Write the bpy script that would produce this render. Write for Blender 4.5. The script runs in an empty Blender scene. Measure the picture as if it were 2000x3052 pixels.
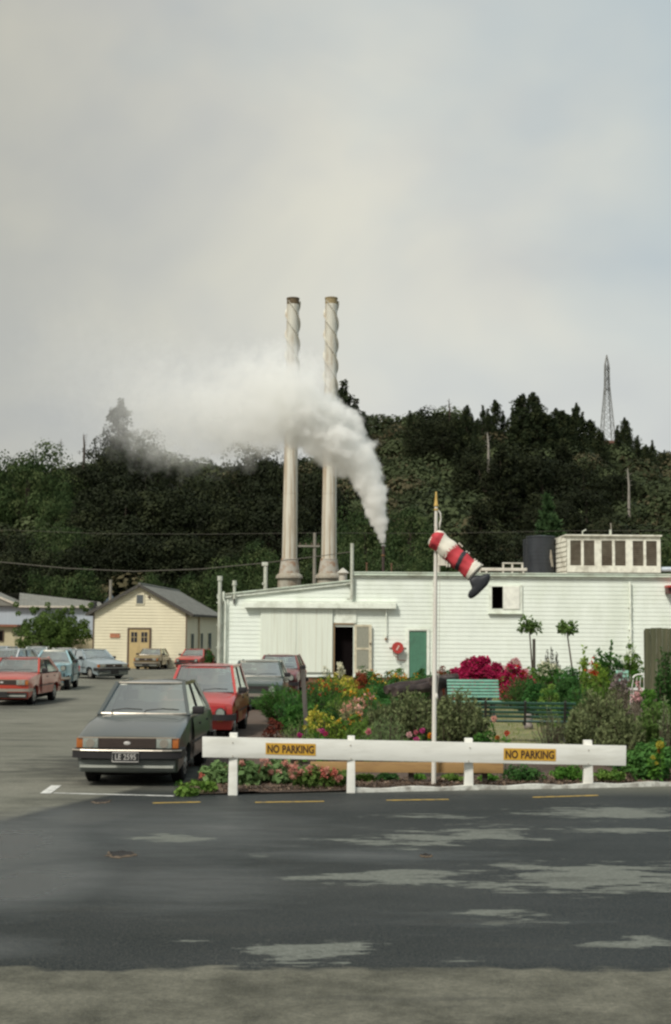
import bpy, bmesh, math, random
import numpy as np
from mathutils import Vector, Matrix
R = math.radians
rng = np.random.default_rng(7)
random.seed(7)
SC = bpy.context.scene
COL = SC.collection

# ------------------------------------------------------------------ camera
F_PX = 4000.0; CAM_H = 2.35
PITCH = math.atan(339 / F_PX); ROLL = R(0.4)
FW = Vector((0, math.cos(PITCH), math.sin(PITCH)))
U0 = Vector((0, -math.sin(PITCH), math.cos(PITCH))); R0 = Vector((1, 0, 0))
UP = U0 * math.cos(ROLL) - R0 * math.sin(ROLL)
RT = R0 * math.cos(ROLL) + U0 * math.sin(ROLL)
CAM = Vector((0, 0, CAM_H))
cam = bpy.data.cameras.new('camera'); camo = bpy.data.objects.new('camera', cam); COL.objects.link(camo)
cam.sensor_fit = 'VERTICAL'; cam.sensor_height = 36; cam.lens = F_PX / 3052 * 36
cam.clip_start = 0.1; cam.clip_end = 5000
M = Matrix((RT, UP, -FW)).transposed().to_4x4(); M.translation = CAM
camo.matrix_world = M
SC.camera = camo

def ray(px, py):
    return FW + RT * ((px - 1000) / F_PX) + UP * ((1526 - py) / F_PX)
def P(px, py, Y):
    "world point seen at that place of the photograph on the plane y = Y"
    d = ray(px, py); return CAM + d * (Y / d.y)
GY = [0, 35, 55, 63, 90, 112, 2000]; GZ = [0, 0, -.1, -.2, -.55, -.6, -.6]
def gz(Y): return float(np.interp(Y, GY, GZ))
def G(px, py):
    "ground point under that place of the photograph"
    d = ray(px, py); z = 0
    for _ in range(12):
        t = (z - CAM_H) / d.z; z = gz(d.y * t)
    return CAM + d * t
def K(Y): return F_PX / Y            # photo pixels per metre at distance Y

# ------------------------------------------------------------------ tagging
def tag(o, label=None, cat=None, group=None, kind=None):
    if label: o['label'] = label
    if cat: o['category'] = cat
    if group: o['group'] = group
    if kind: o['kind'] = kind
    return o
def thing(name, label, cat, loc=(0, 0, 0), rz=0, group=None):
    o = bpy.data.objects.new(name, None); COL.objects.link(o)
    o.empty_display_size = .2
    o.location = loc; o.rotation_euler = (0, 0, rz)
    return tag(o, label, cat, group)
def link(name, me, mats, parent=None, loc=None):
    o = bpy.data.objects.new(name, me); COL.objects.link(o)
    if mats is not None:
        for m in (mats if isinstance(mats, (list, tuple)) else [mats]): me.materials.append(m)
    if parent: o.parent = parent
    if loc is not None: o.location = loc
    return o
def copy_tree(o, parent=None):
    c = o.copy(); COL.objects.link(c)
    if parent: c.parent = parent
    for ch in o.children: copy_tree(ch, c)
    return c

# ------------------------------------------------------------------ mesh builder
class MB:
    def __init__(s): s.v = []; s.f = []; s.m = []
    def add(s, vs, fs, mi=0):
        b = len(s.v); s.v += [tuple(v) for v in vs]
        for f in fs: s.f.append([b + i for i in f]); s.m.append(mi)
        return s
    def box(s, a, b, mi=0, M=None):
        x0, y0, z0 = a; x1, y1, z1 = b
        vs = [(x0,y0,z0),(x1,y0,z0),(x1,y1,z0),(x0,y1,z0),(x0,y0,z1),(x1,y0,z1),(x1,y1,z1),(x0,y1,z1)]
        if M is not None: vs = [tuple(M @ Vector(v)) for v in vs]
        return s.add(vs, [(0,3,2,1),(4,5,6,7),(0,1,5,4),(1,2,6,5),(2,3,7,6),(3,0,4,7)], mi)
    def bar(s, a, b, w, h=None, mi=0, up=(0,0,1)):
        "rectangular bar from a to b"
        a = Vector(a); b = Vector(b); h = h or w; d = (b - a).normalized()
        u = Vector(up)
        if abs(d.dot(u)) > .98: u = Vector((1, 0, 0))
        x = d.cross(u).normalized(); y = x.cross(d)
        vs = []
        for p in (a, b):
            for sx, sy in ((-1,-1),(1,-1),(1,1),(-1,1)): vs.append(p + x*sx*w/2 + y*sy*h/2)
        return s.add(vs, [(0,1,2,3),(7,6,5,4),(0,4,5,1),(1,5,6,2),(2,6,7,3),(3,7,4,0)], mi)
    def tube(s, pts, rad, n=8, mi=0, cap=True, jag=0):
        pts = [Vector(p) for p in pts]
        if not hasattr(rad, '__len__'): rad = [rad] * len(pts)
        rings = []; x = None
        for i, p in enumerate(pts):
            d = (pts[min(i+1, len(pts)-1)] - pts[max(i-1, 0)]).normalized()
            if x is None:
                u = Vector((0,0,1)) if abs(d.z) < .9 else Vector((1,0,0))
                x = d.cross(u).normalized()
            else:
                x = (x - d * x.dot(d)).normalized()
            y = d.cross(x)
            rings.append([p + (x*math.cos(2*math.pi*k/n) + y*math.sin(2*math.pi*k/n)) * rad[i] * (1 + (random.random()-.5)*jag) for k in range(n)])
        vs = [v for r in rings for v in r]; fs = []
        for i in range(len(pts)-1):
            for k in range(n):
                k2 = (k+1) % n
                fs.append((i*n+k, i*n+k2, (i+1)*n+k2, (i+1)*n+k))
        if cap: fs.append(tuple(range(n))[::-1]); fs.append(tuple((len(pts)-1)*n+k for k in range(n)))
        return s.add(vs, fs, mi)
    def lathe(s, c, prof, n=24, mi=0, cap=True):
        "profile of (radius, z) about the vertical through c"
        c = Vector(c); vs = []; fs = []
        for r, z in prof:
            for k in range(n):
                a = 2*math.pi*k/n; vs.append(c + Vector((r*math.cos(a), r*math.sin(a), z)))
        for i in range(len(prof)-1):
            for k in range(n):
                k2 = (k+1) % n; fs.append((i*n+k, i*n+k2, (i+1)*n+k2, (i+1)*n+k))
        if cap: fs.append(tuple(range(n))[::-1]); fs.append(tuple((len(prof)-1)*n+k for k in range(n)))
        return s.add(vs, fs, mi)
    def ball(s, c, r, mi=0, seg=8, sc=(1,1,1), jag=0):
        c = Vector(c); vs = [c + Vector((0,0,r*sc[2]))]; fs = []; rn = seg//2
        for i in range(1, rn):
            th = math.pi*i/rn
            for k in range(seg):
                a = 2*math.pi*k/seg; q = r*(1+(random.random()-.5)*jag)
                vs.append(c + Vector((q*math.sin(th)*math.cos(a)*sc[0], q*math.sin(th)*math.sin(a)*sc[1], q*math.cos(th)*sc[2])))
        vs.append(c - Vector((0,0,r*sc[2]))); L = len(vs)-1
        for k in range(seg):
            k2 = (k+1) % seg
            fs.append((0, 1+k, 1+k2)); fs.append((L, 1+(rn-2)*seg+k2, 1+(rn-2)*seg+k))
            for i in range(rn-2): fs.append((1+i*seg+k, 1+(i+1)*seg+k, 1+(i+1)*seg+k2, 1+i*seg+k2))
        return s.add(vs, fs, mi)
    def grid(s, f, nu, nv, mi=0):
        "grid of points f(u, v), u and v in 0..1"
        vs = [f(i/nu, j/nv) for j in range(nv+1) for i in range(nu+1)]; fs = []
        for j in range(nv):
            for i in range(nu):
                a = j*(nu+1)+i; fs.append((a, a+1, a+nu+2, a+nu+1))
        return s.add(vs, fs, mi)
    def mesh(s, name, smooth=False, bev=0, angle=35):
        me = bpy.data.meshes.new(name); me.from_pydata(s.v, [], s.f)
        me.polygons.foreach_set('material_index', s.m)
        if bev:
            bm = bmesh.new(); bm.from_mesh(me)
            es = [e for e in bm.edges if len(e.link_faces) == 2 and e.calc_face_angle(0) > R(30)]
            bmesh.ops.bevel(bm, geom=es, offset=bev, segments=2, affect='EDGES', profile=.6)
            bm.to_mesh(me); bm.free()
        if smooth or bev:
            me.polygons.foreach_set('use_smooth', [True]*len(me.polygons))
            try: me.set_sharp_from_angle(angle=R(angle))
            except Exception: pass
        me.update(); return me
    def build(s, name, mats, parent=None, **k):
        return link(name, s.mesh(name, **k), mats, parent)

def np_mesh(name, V, Fq, attrs=None):
    me = bpy.data.meshes.new(name); n = len(Fq); q = Fq.shape[1]
    me.vertices.add(len(V)); me.vertices.foreach_set('co', V.astype(np.float32).ravel())
    me.loops.add(n*q); me.loops.foreach_set('vertex_index', Fq.astype(np.int32).ravel())
    me.polygons.add(n); me.polygons.foreach_set('loop_start', (np.arange(n)*q).astype(np.int32))
    try: me.polygons.foreach_set('loop_total', np.full(n, q, np.int32))
    except Exception: pass
    me.update(calc_edges=True)
    for k, a in (attrs or {}).items():
        at = me.attributes.new(k, 'FLOAT', 'POINT'); at.data.foreach_set('value', a.astype(np.float32))
    return me

# ------------------------------------------------------------------ materials
def _m(name):
    m = bpy.data.materials.new(name); m.use_nodes = True; nt = m.node_tree
    for n in list(nt.nodes): nt.nodes.remove(n)
    out = nt.nodes.new('ShaderNodeOutputMaterial'); return m, nt, out
def N(nt, t, **k):
    n = nt.nodes.new(t)
    for a, b in k.items():
        if a.startswith('i_'): n.inputs[a[2:].replace('_', ' ')].default_value = b
        else: setattr(n, a, b)
    return n
def c4(c): return (c[0], c[1], c[2], 1)
def mix(nt, fac, a, b, mode='MIX'):
    n = nt.nodes.new('ShaderNodeMix'); n.data_type = 'RGBA'; n.blend_type = mode
    for sock, v in ((n.inputs[0], fac), (n.inputs[6], a), (n.inputs[7], b)):
        if hasattr(v, 'is_output'): nt.links.new(v, sock)
        elif isinstance(v, (int, float)): sock.default_value = v
        else: sock.default_value = c4(v)
    return n.outputs[2]
def noise(nt, scale, detail=4, coord='Object', stretch=None, rough=.55):
    tc = nt.nodes.new('ShaderNodeTexCoord'); src = tc.outputs[coord]
    if stretch:
        mp = nt.nodes.new('ShaderNodeMapping'); mp.inputs['Scale'].default_value = stretch
        nt.links.new(src, mp.inputs[0]); src = mp.outputs[0]
    n = N(nt, 'ShaderNodeTexNoise'); n.inputs['Scale'].default_value = scale; n.inputs['Detail'].default_value = detail
    n.inputs['Roughness'].default_value = rough
    nt.links.new(src, n.inputs['Vector']); return n.outputs['Fac']
def ramp(nt, src, lo, hi, a=0, b=1):
    n = N(nt, 'ShaderNodeMapRange'); n.clamp = True
    n.inputs[1].default_value = lo; n.inputs[2].default_value = hi; n.inputs[3].default_value = a; n.inputs[4].default_value = b
    nt.links.new(src, n.inputs[0]); return n.outputs[0]
def attr(nt, name):
    a = N(nt, 'ShaderNodeAttribute', attribute_name=name); return a.outputs['Fac']
def math_(nt, op, a, b=None):
    n = N(nt, 'ShaderNodeMath', operation=op)
    for i, v in enumerate((a, b)):
        if v is None: continue
        if hasattr(v, 'is_output'): nt.links.new(v, n.inputs[i])
        else: n.inputs[i].default_value = v
    return n.outputs[0]
def bump(nt, b, h, strength=.3, dist=.02):
    n = N(nt, 'ShaderNodeBump'); n.inputs['Strength'].default_value = strength; n.inputs['Distance'].default_value = dist
    nt.links.new(h, n.inputs['Height']); nt.links.new(n.outputs[0], b.inputs['Normal'])
_cache = {}
def paint(name, col, rough=.6, metal=0, var=.12, scale=6, dirt=None, dirt_amt=.5, dirt_scale=1.2, stretch=None, spec=.5, coat=0, bmp=0, bmp_scale=60):
    if name in _cache: return _cache[name]
    m, nt, out = _m(name); b = N(nt, 'ShaderNodeBsdfPrincipled')
    b.inputs['Roughness'].default_value = rough; b.inputs['Metallic'].default_value = metal
    b.inputs['Specular IOR Level'].default_value = spec
    if coat: b.inputs['Coat Weight'].default_value = coat; b.inputs['Coat Roughness'].default_value = .08
    nz = noise(nt, scale, 5, stretch=stretch)
    c = mix(nt, ramp(nt, nz, .3, .7), [x*(1-var) for x in col], [min(1, x*(1+var)) for x in col])
    if dirt:
        d = noise(nt, dirt_scale, 6, stretch=stretch, rough=.65)
        c = mix(nt, ramp(nt, d, .47, .63, 0, dirt_amt), c, dirt)
    nt.links.new(c, b.inputs['Base Color'])
    if bmp: bump(nt, b, noise(nt, bmp_scale, 3, stretch=stretch), bmp, .01)
    nt.links.new(b.outputs[0], out.inputs[0]); _cache[name] = m; return m
def leafmat(name, c1, c2, c3=None, trans=.25, rough=.6):
    if name in _cache: return _cache[name]
    m, nt, out = _m(name); b = N(nt, 'ShaderNodeBsdfPrincipled'); b.inputs['Roughness'].default_value = rough
    b.inputs['Specular IOR Level'].default_value = .06
    c = mix(nt, attr(nt, 'tint'), c1, c2)
    if c3 is not None: c = mix(nt, ramp(nt, attr(nt, 'hue'), .72, .9), c, c3)
    t = N(nt, 'ShaderNodeBsdfTranslucent'); ms = N(nt, 'ShaderNodeMixShader'); ms.inputs[0].default_value = trans
    nt.links.new(c, b.inputs['Base Color']); nt.links.new(c, t.inputs[0])
    nt.links.new(b.outputs[0], ms.inputs[1]); nt.links.new(t.outputs[0], ms.inputs[2]); nt.links.new(ms.outputs[0], out.inputs[0])
    _cache[name] = m; return m
def glassmat(name, tint=(.55,.62,.6), gl=.3):
    if name in _cache: return _cache[name]
    m, nt, out = _m(name); t = N(nt, 'ShaderNodeBsdfTransparent'); t.inputs[0].default_value = c4(tint)
    g = N(nt, 'ShaderNodeBsdfGlossy'); g.inputs['Roughness'].default_value = .05; g.inputs['Color'].default_value = (.9,.95,.93,1)
    fr = N(nt, 'ShaderNodeFresnel'); fr.inputs[0].default_value = 1.5
    ms = N(nt, 'ShaderNodeMixShader'); nt.links.new(math_(nt, 'ADD', fr.outputs[0], gl), ms.inputs[0])
    nt.links.new(t.outputs[0], ms.inputs[1]); nt.links.new(g.outputs[0], ms.inputs[2]); nt.links.new(ms.outputs[0], out.inputs[0])
    _cache[name] = m; return m

# ------------------------------------------------------------------ foliage
def leaves(Pn, D, size, aspect=.5, tint=None, hue=None, NRM=None):
    "rhombic leaves: N points, N directions, N lengths -> verts, quads"
    n = len(Pn); D = D / (np.linalg.norm(D, axis=1, keepdims=True) + 1e-9)
    a = rng.normal(size=(n, 3)) if NRM is None else NRM; W = np.cross(D, a); W /= (np.linalg.norm(W, axis=1, keepdims=True) + 1e-9)
    L = np.asarray(size).reshape(-1, 1) * np.ones((n, 1)); w = L * aspect * .5
    droop = np.cross(W, D) * L * .12
    V = np.empty((n, 4, 3)); V[:, 0] = Pn; V[:, 1] = Pn + D*L*.5 + W*w + droop; V[:, 2] = Pn + D*L; V[:, 3] = Pn + D*L*.5 - W*w + droop
    Fq = np.arange(n*4).reshape(n, 4)
    tint = rng.random(n) if tint is None else tint; hue = rng.random(n) if hue is None else hue
    return V.reshape(-1, 3), Fq, np.repeat(tint, 4), np.repeat(hue, 4)
def unit(n):
    a = rng.normal(size=(n, 3)); return a / np.linalg.norm(a, axis=1, keepdims=True)
def cluster_leaves(C, rad, per, size, aspect=.5, squash=.8, up=.3, lower=-.5, jit=.35, shell=0):
    "leaves on the shells of many small clumps C (n,3) with radii rad (n)"
    n = len(C); d = unit(n*per); d[:, 2] = np.where(d[:, 2] < lower, -d[:, 2], d[:, 2])
    Cc = np.repeat(C, per, 0); rr = np.repeat(rad, per).reshape(-1, 1)
    pos = Cc + d * rr * (1 - jit*rng.random((n*per, 1))) * np.array([1, 1, squash])
    dirs = d + rng.normal(size=d.shape)*.45 + np.array([0, 0, up])
    NRM = None
    if shell:   # leaves lie over the clump like shingles, so each clump is lit as one rounded mass
        NRM = d + rng.normal(size=d.shape)*shell
        t = rng.normal(size=d.shape) + np.array([0, 0, -.4]); dirs = t - d*(t*d).sum(1, keepdims=True)
    ct = np.repeat(rng.random(n), per)*.68 + rng.random(n*per)*.32
    if shell: ct = np.repeat(np.clip(.5+.32*np.sin(C[:, 0]*.19+C[:, 1]*.05)*np.sin(C[:, 1]*.13+C[:, 2]*.2)+rng.normal(size=n)*.24, 0, 1), per)*.84 + rng.random(n*per)*.16
    ch = np.repeat(rng.random(n), per)
    sz = size * (.6 + .8*rng.random(n*per))
    return leaves(pos, dirs, sz, aspect, np.clip(ct, 0, 1), ch, NRM)
def foliage(name, parts, mat, parent=None):
    V = []; Fq = []; T = []; H = []; b = 0
    for v, f, t, h in parts:
        V.append(v); Fq.append(f + b); T.append(t); H.append(h); b += len(v)
    me = np_mesh(name, np.concatenate(V), np.concatenate(Fq), {'tint': np.concatenate(T), 'hue': np.concatenate(H)})
    return link(name, me, mat, parent)
# ------------------------------------------------------------------ world, sun, render look
SUN_EL, SUN_AZ = R(48), R(215)      # azimuth from +Y clockwise: behind the camera on its left
w = bpy.data.worlds.new('World'); SC.world = w; w.use_nodes = True; nt = w.node_tree
for n in list(nt.nodes): nt.nodes.remove(n)
wo = nt.nodes.new('ShaderNodeOutputWorld'); bg = nt.nodes.new('ShaderNodeBackground')
sky = nt.nodes.new('ShaderNodeTexSky'); sky.sky_type = 'NISHITA'; sky.sun_disc = False
sky.sun_elevation = SUN_EL; sky.sun_rotation = SUN_AZ; sky.air_density = 1.2; sky.dust_density = 3
tc = nt.nodes.new('ShaderNodeTexCoord'); sep = nt.nodes.new('ShaderNodeSeparateXYZ'); nt.links.new(tc.outputs['Generated'], sep.inputs[0])
X, Z = sep.outputs[0], sep.outputs[2]
def wnoise(scale, stretch, detail=5, off=(0, 0, 0)):
    mp = nt.nodes.new('ShaderNodeMapping'); mp.inputs['Scale'].default_value = stretch; mp.inputs['Location'].default_value = off
    nt.links.new(tc.outputs['Generated'], mp.inputs[0])
    n = nt.nodes.new('ShaderNodeTexNoise'); n.inputs['Scale'].default_value = scale; n.inputs['Detail'].default_value = detail; n.inputs['Roughness'].default_value = .5
    n.inputs['Distortion'].default_value = .3
    nt.links.new(mp.outputs[0], n.inputs['Vector']); return n.outputs['Fac']
n1 = wnoise(2.6, (1, 1, 1.3), 4, (.3, 0, .15)); n2 = wnoise(4.2, (1, 1, 1.5), 4, (1.7, 0, .4))
# thinner, bluer cloud towards the upper right; warm deck on the left; bright above the hills
b1 = math_(nt, 'ADD', math_(nt, 'MULTIPLY', X, 2.1), math_(nt, 'MULTIPLY', math_(nt, 'MINIMUM', Z, .45), .8))
b2 = math_(nt, 'ADD', b1, math_(nt, 'MULTIPLY', math_(nt, 'SUBTRACT', n1, .5), 1.7))
blue = ramp(nt, b2, .22, .85)
deck = mix(nt, ramp(nt, n2, .38, .66), (5.0, 4.86, 4.12), (4.0, 4.02, 3.75))
c = mix(nt, blue, deck, (2.95, 3.6, 3.9))
hb = ramp(nt, Z, .02, .26, 1, 0)
c = mix(nt, math_(nt, 'MULTIPLY', hb, .75), c, (5.95, 5.8, 5.05))
# low grey band in the cloud
gb = math_(nt, 'MULTIPLY', ramp(nt, wnoise(4.0, (1, 1, 1.9), 4, (.9, 0, .1)), .48, .7), ramp(nt, Z, .1, .24, .95, .35))
c = mix(nt, gb, c, (3.75, 3.82, 3.8))
left = ramp(nt, X, -.30, .02, .66, 1)
lm = nt.nodes.new('ShaderNodeVectorMath'); lm.operation = 'SCALE'; nt.links.new(c, lm.inputs[0]); nt.links.new(left, lm.inputs['Scale'])
c = mix(nt, .92, sky.outputs[0], lm.outputs[0])
nt.links.new(c, bg.inputs[0]); bg.inputs[1].default_value = .108
nt.links.new(bg.outputs[0], wo.inputs[0])
w.cycles.sampling_method = 'MANUAL'; w.cycles.sample_map_resolution = 256
sl = bpy.data.lights.new('sun', 'SUN'); sl.energy = 2.5; sl.angle = R(12); sl.color = (1, .96, .88)
so = bpy.data.objects.new('sun', sl); COL.objects.link(so)
sd = Vector((math.sin(SUN_AZ)*math.cos(SUN_EL), math.cos(SUN_AZ)*math.cos(SUN_EL), math.sin(SUN_EL)))
so.rotation_euler = sd.to_track_quat('Z', 'Y').to_euler(); so.location = (-20, -20, 40)
vs = SC.view_settings; vs.view_transform = 'Standard'; vs.look = 'None'; vs.exposure = .5; vs.gamma = 1
SC.render.engine = 'CYCLES'
cy = SC.cycles; cy.max_bounces = 12; cy.diffuse_bounces = 2; cy.glossy_bounces = 3; cy.transmission_bounces = 4
cy.transparent_max_bounces = 12; cy.volume_bounces = 10; cy.use_denoising = True
cy.sample_clamp_indirect = 4; cy.use_adaptive_sampling = True; cy.adaptive_threshold = .02
cy.pixel_filter_type = 'BLACKMAN_HARRIS'; cy.filter_width = 2.5
cy.volume_step_rate = 1.0; cy.volume_max_steps = 256

# ------------------------------------------------------------------ ground
def gmat():
    m, nt, out = _m('wet_patched_asphalt'); b = N(nt, 'ShaderNodeBsdfPrincipled')
    big = noise(nt, .55, 6, stretch=(1, .8, 1)); mid = noise(nt, 2.2, 8, stretch=(.45, 1.5, 1), rough=.72); fine = noise(nt, 60, 4, rough=.8)
    mot = noise(nt, 9, 5, rough=.75); grit = noise(nt, 24, 5, rough=.9)
    dry = math_(nt, 'ADD', attr(nt, 'dry'), math_(nt, 'ADD', math_(nt, 'MULTIPLY', math_(nt, 'SUBTRACT', mid, .5), 2.6), math_(nt, 'MULTIPLY', math_(nt, 'SUBTRACT', noise(nt, 7, 6, stretch=(.35, 1.6, 1), rough=.7), .5), 1.1)))
    dry = ramp(nt, dry, .56, .66)
    wetc = mix(nt, ramp(nt, big, .3, .7), (.006, .010, .0125), (.017, .021, .024))
    dryc = mix(nt, ramp(nt, mot, .3, .7), (.135, .145, .126), (.18, .19, .166))
    c = mix(nt, dry, wetc, dryc)
    parkc = mix(nt, ramp(nt, noise(nt, .5, 7, stretch=(.8, 1.0, 1), rough=.7), .3, .7), (.135, .135, .105), (.23, .222, .18))
    c = mix(nt, attr(nt, 'park'), c, parkc)
    oldc = mix(nt, ramp(nt, noise(nt, 1.3, 8, rough=.75), .38, .60), (.06, .058, .043), (.165, .158, .122))
    c = mix(nt, ramp(nt, math_(nt, 'ADD', attr(nt, 'old'), math_(nt, 'MULTIPLY', math_(nt, 'SUBTRACT', mid, .5), 1.7)), .38, .62), c, oldc)
    stain = ramp(nt, noise(nt, 1.1, 6, stretch=(.35, 1.8, 1), rough=.6), .56, .68, 0, .55)
    c = mix(nt, stain, c, (.03, .031, .029))
    c = mix(nt, ramp(nt, grit, .42, .56, .5, 0), c, [x*.45 for x in (.12, .12, .105)], 'MIX')
    c = mix(nt, ramp(nt, fine, .53, .63, 0, .42), c, (.21, .21, .17))
    dk = math_(nt, 'ADD', attr(nt, 'dark'), math_(nt, 'MULTIPLY', math_(nt, 'SUBTRACT', mid, .5), 2.2)); c = mix(nt, ramp(nt, dk, .35, .8, 0, .7), c, (.026, .026, .024))  # stains and under-car shade, both mixed into the ground colour
    far = attr(nt, 'far'); c = mix(nt, far, c, (.05, .06, .03))
    nt.links.new(c, b.inputs['Base Color'])
    allr = math_(nt, 'MAXIMUM', dry, math_(nt, 'MAXIMUM', attr(nt, 'park'), attr(nt, 'old')))
    allr = math_(nt, 'MAXIMUM', allr, far)
    rw = ramp(nt, noise(nt, .35, 4, stretch=(.7, 1.3, 1)), .35, .68, .52, .75)
    puddle = attr(nt, 'puddle')
    rr = N(nt, 'ShaderNodeMix'); nt.links.new(allr, rr.inputs[0]); nt.links.new(rw, rr.inputs[2]); rr.inputs[3].default_value = .85
    r2 = N(nt, 'ShaderNodeMix'); nt.links.new(math_(nt, 'MULTIPLY', ramp(nt, math_(nt, 'ADD', puddle, math_(nt, 'MULTIPLY', math_(nt, 'SUBTRACT', mid, .5), .7)), .15, .95), math_(nt, 'SUBTRACT', 1, math_(nt, 'MAXIMUM', dry, attr(nt, 'old')))), r2.inputs[0])
    nt.links.new(rr.outputs[0], r2.inputs[2]); r2.inputs[3].default_value = .22
    nt.links.new(r2.outputs[0], b.inputs['Roughness'])
    sp = N(nt, 'ShaderNodeMix'); nt.links.new(allr, sp.inputs[0]); sp.inputs[2].default_value = .5; sp.inputs[3].default_value = .15
    sp.inputs[2].default_value = .14; sp2 = N(nt, 'ShaderNodeMix'); nt.links.new(r2.inputs[0].links[0].from_socket, sp2.inputs[0]); nt.links.new(sp.outputs[0], sp2.inputs[2]); sp2.inputs[3].default_value = .9; nt.links.new(sp2.outputs[0], b.inputs['Specular IOR Level'])
    b.inputs['Specular Tint'].default_value = (.78, .95, 1.0, 1)
    bump(nt, b, math_(nt, 'ADD', fine, grit), .35, .006)
    nt.links.new(b.outputs[0], out.inputs[0]); return m
xs = np.concatenate([[-900, -400, -200, -120, -70, -45, -30, -22], np.arange(-16, 12.01, .09), [16, 24, 40, 70, 120, 250, 500, 900]])
ys = np.concatenate([[-60, -20, 0, 4], np.arange(6.5, 26, .08), np.arange(26.3, 64, .6), [66, 70, 76, 83, 90, 100, 112, 150, 250, 500, 1000, 1800, 3000]])
XX, YY = np.meshgrid(xs, ys); ZZ = np.interp(YY, GY, GZ)
nx, ny = len(xs), len(ys)
idx = np.arange(nx*ny).reshape(ny, nx)
Fq = np.stack([idx[:-1, :-1], idx[:-1, 1:], idx[1:, 1:], idx[1:, :-1]], -1).reshape(-1, 4)
dry = np.full(XX.shape, -.12); old = np.zeros(XX.shape); park = np.zeros(XX.shape); pud = np.zeros(XX.shape)
def patch(A, x0, x1, y0, y1, amt=1, p=2.0, rot=0):
    "soft-edged patch between those places of the ground (photo pixels)"
    c = G((x0+x1)/2, (y0+y1)/2); a = G(x0, (y0+y1)/2); d0 = G((x0+x1)/2, y0); d1 = G((x0+x1)/2, y1)
    rx = abs(c.x-a.x); ry = abs(d0.y-d1.y)/2; cx, cy_ = c.x, (d0.y+d1.y)/2
    dx = (XX-cx)/rx; dy = (YY-cy_-rot*(XX-cx))/ry
    q = np.exp(-(np.abs(dx)**p + np.abs(dy)**p)*.75)
    np.maximum(A, q*amt, out=A)
for q in [(375, 640, 2480, 2512, .9), (950, 1500, 2470, 2530, .78), (1240, 1640, 2455, 2520, .8), (1500, 2150, 2400, 2445, .8), (1050, 1500, 2425, 2442, .7),
          (1600, 2100, 2462, 2490, .72), (860, 1500, 2585, 2650, .82), (1300, 2200, 2568, 2670, .9), (720, 1140, 2798, 2868, .95), (480, 640, 2795, 2815, .7),
          (1330, 1700, 2700, 2760, .75), (1300, 1500, 2850, 2880, .62), (1000, 1080, 2845, 2880, .6), (700, 900, 2545, 2560, .55), (1700, 2100, 2780, 2840, .7)]:
    patch(dry, *q)
ye = G(1000, 2888).y
old = np.clip((ye + .05*np.sin(XX*1.1) + .03*np.sin(XX*5.3+1) + .03*np.sin(XX*13.7) - YY)/.35+.5, 0, 1)
# car park on the left of a slanting seam, and everything beyond the kerb line
pa, pb = G(0, 2455), G(330, 2372)
seam = pa.y + (XX-pa.x)*(pb.y-pa.y)/(pb.x-pa.x) + .15*np.sin(XX*3)
park = np.clip((YY - seam)/.5, 0, 1)*np.clip((G(400, 2372).x + .3 - XX + .6*(YY-18))/1.0, 0, 1)
park = np.maximum(park, np.clip((YY-19.0)/1.2, 0, 1)*.85)
for q in [(-300, 260, 2440, 2640, 1.0), (-200, 230, 2600, 2700, 1.2), (60, 420, 2400, 2470, .8), (100, 900, 2400, 2560, .6), (200, 900, 2560, 2720, .45), (-200, 150, 2790, 2860, .6), (700, 1500, 2530, 2570, .5), (900, 1900, 2700, 2790, .25), (-100, 300, 2560, 2700, 1)]: patch(pud, *q)
dark = np.zeros(XX.shape)  # dark asphalt stains, plus painted shade on the ground under the cars
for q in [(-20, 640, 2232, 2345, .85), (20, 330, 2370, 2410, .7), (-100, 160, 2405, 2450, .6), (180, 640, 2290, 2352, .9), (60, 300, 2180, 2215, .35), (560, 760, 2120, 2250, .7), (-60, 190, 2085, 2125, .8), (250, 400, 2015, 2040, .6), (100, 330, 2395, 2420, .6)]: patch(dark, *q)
far = np.clip((YY-100)/20, 0, 1)
V = np.stack([XX, YY, ZZ], -1).reshape(-1, 3)
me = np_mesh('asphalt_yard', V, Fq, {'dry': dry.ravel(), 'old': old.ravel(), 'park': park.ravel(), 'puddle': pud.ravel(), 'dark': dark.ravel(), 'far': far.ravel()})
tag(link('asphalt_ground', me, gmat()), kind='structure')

# painted markings, each 4 mm above the sheet below
M_white_line = paint('road_line_white', (.62, .62, .58), .7, var=.1, scale=20, dirt=(.15, .15, .14), dirt_amt=.7, dirt_scale=7)
M_yellow = paint('road_line_yellow', (.50, .33, .055), .7, var=.15, scale=20, dirt=(.09, .09, .08), dirt_amt=.8, dirt_scale=9)
def stripe(name, a, b, wid, mat, label, cat, group=None, z=.004):
    a = Vector(a); b = Vector(b); d = (b-a).normalized(); n = Vector((-d.y, d.x, 0))*wid/2
    n_ = 14; mb = MB()
    pts = []
    for i in range(n_+1):
        p = a.lerp(b, i/n_); j = .006
        pts.append((p + n + Vector((0, random.uniform(-j, j), z)), p - n + Vector((0, random.uniform(-j, j), z))))
    for i in range(n_):
        mb.add([pts[i][0], pts[i][1], pts[i+1][1], pts[i+1][0]], [(0, 1, 2, 3)])
    o = mb.build(name, mat); return tag(o, label, cat, group)
DL = ['short yellow dash nearest the parked grey sedan', 'yellow dash in front of the pink bedding plants', 'yellow dash in front of the flagpole', 'yellow dash in front of the right end of the white rail']
for (x0, y0, x1, y1), lb in zip([(455, 2394, 597, 2391), (760, 2392, 966, 2389), (1152, 2386, 1337, 2383), (1588, 2377, 1782, 2371)], DL):
    stripe('road_dash', G(x0, y0), G(x1, y1), .075, M_yellow, lb, 'road marking', 'yellow dashes painted along the kerb')
ln = thing('parking_bay_line', 'white parking bay corner line painted in front of the grey sedan', 'road marking', G(150, 2355))
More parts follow.
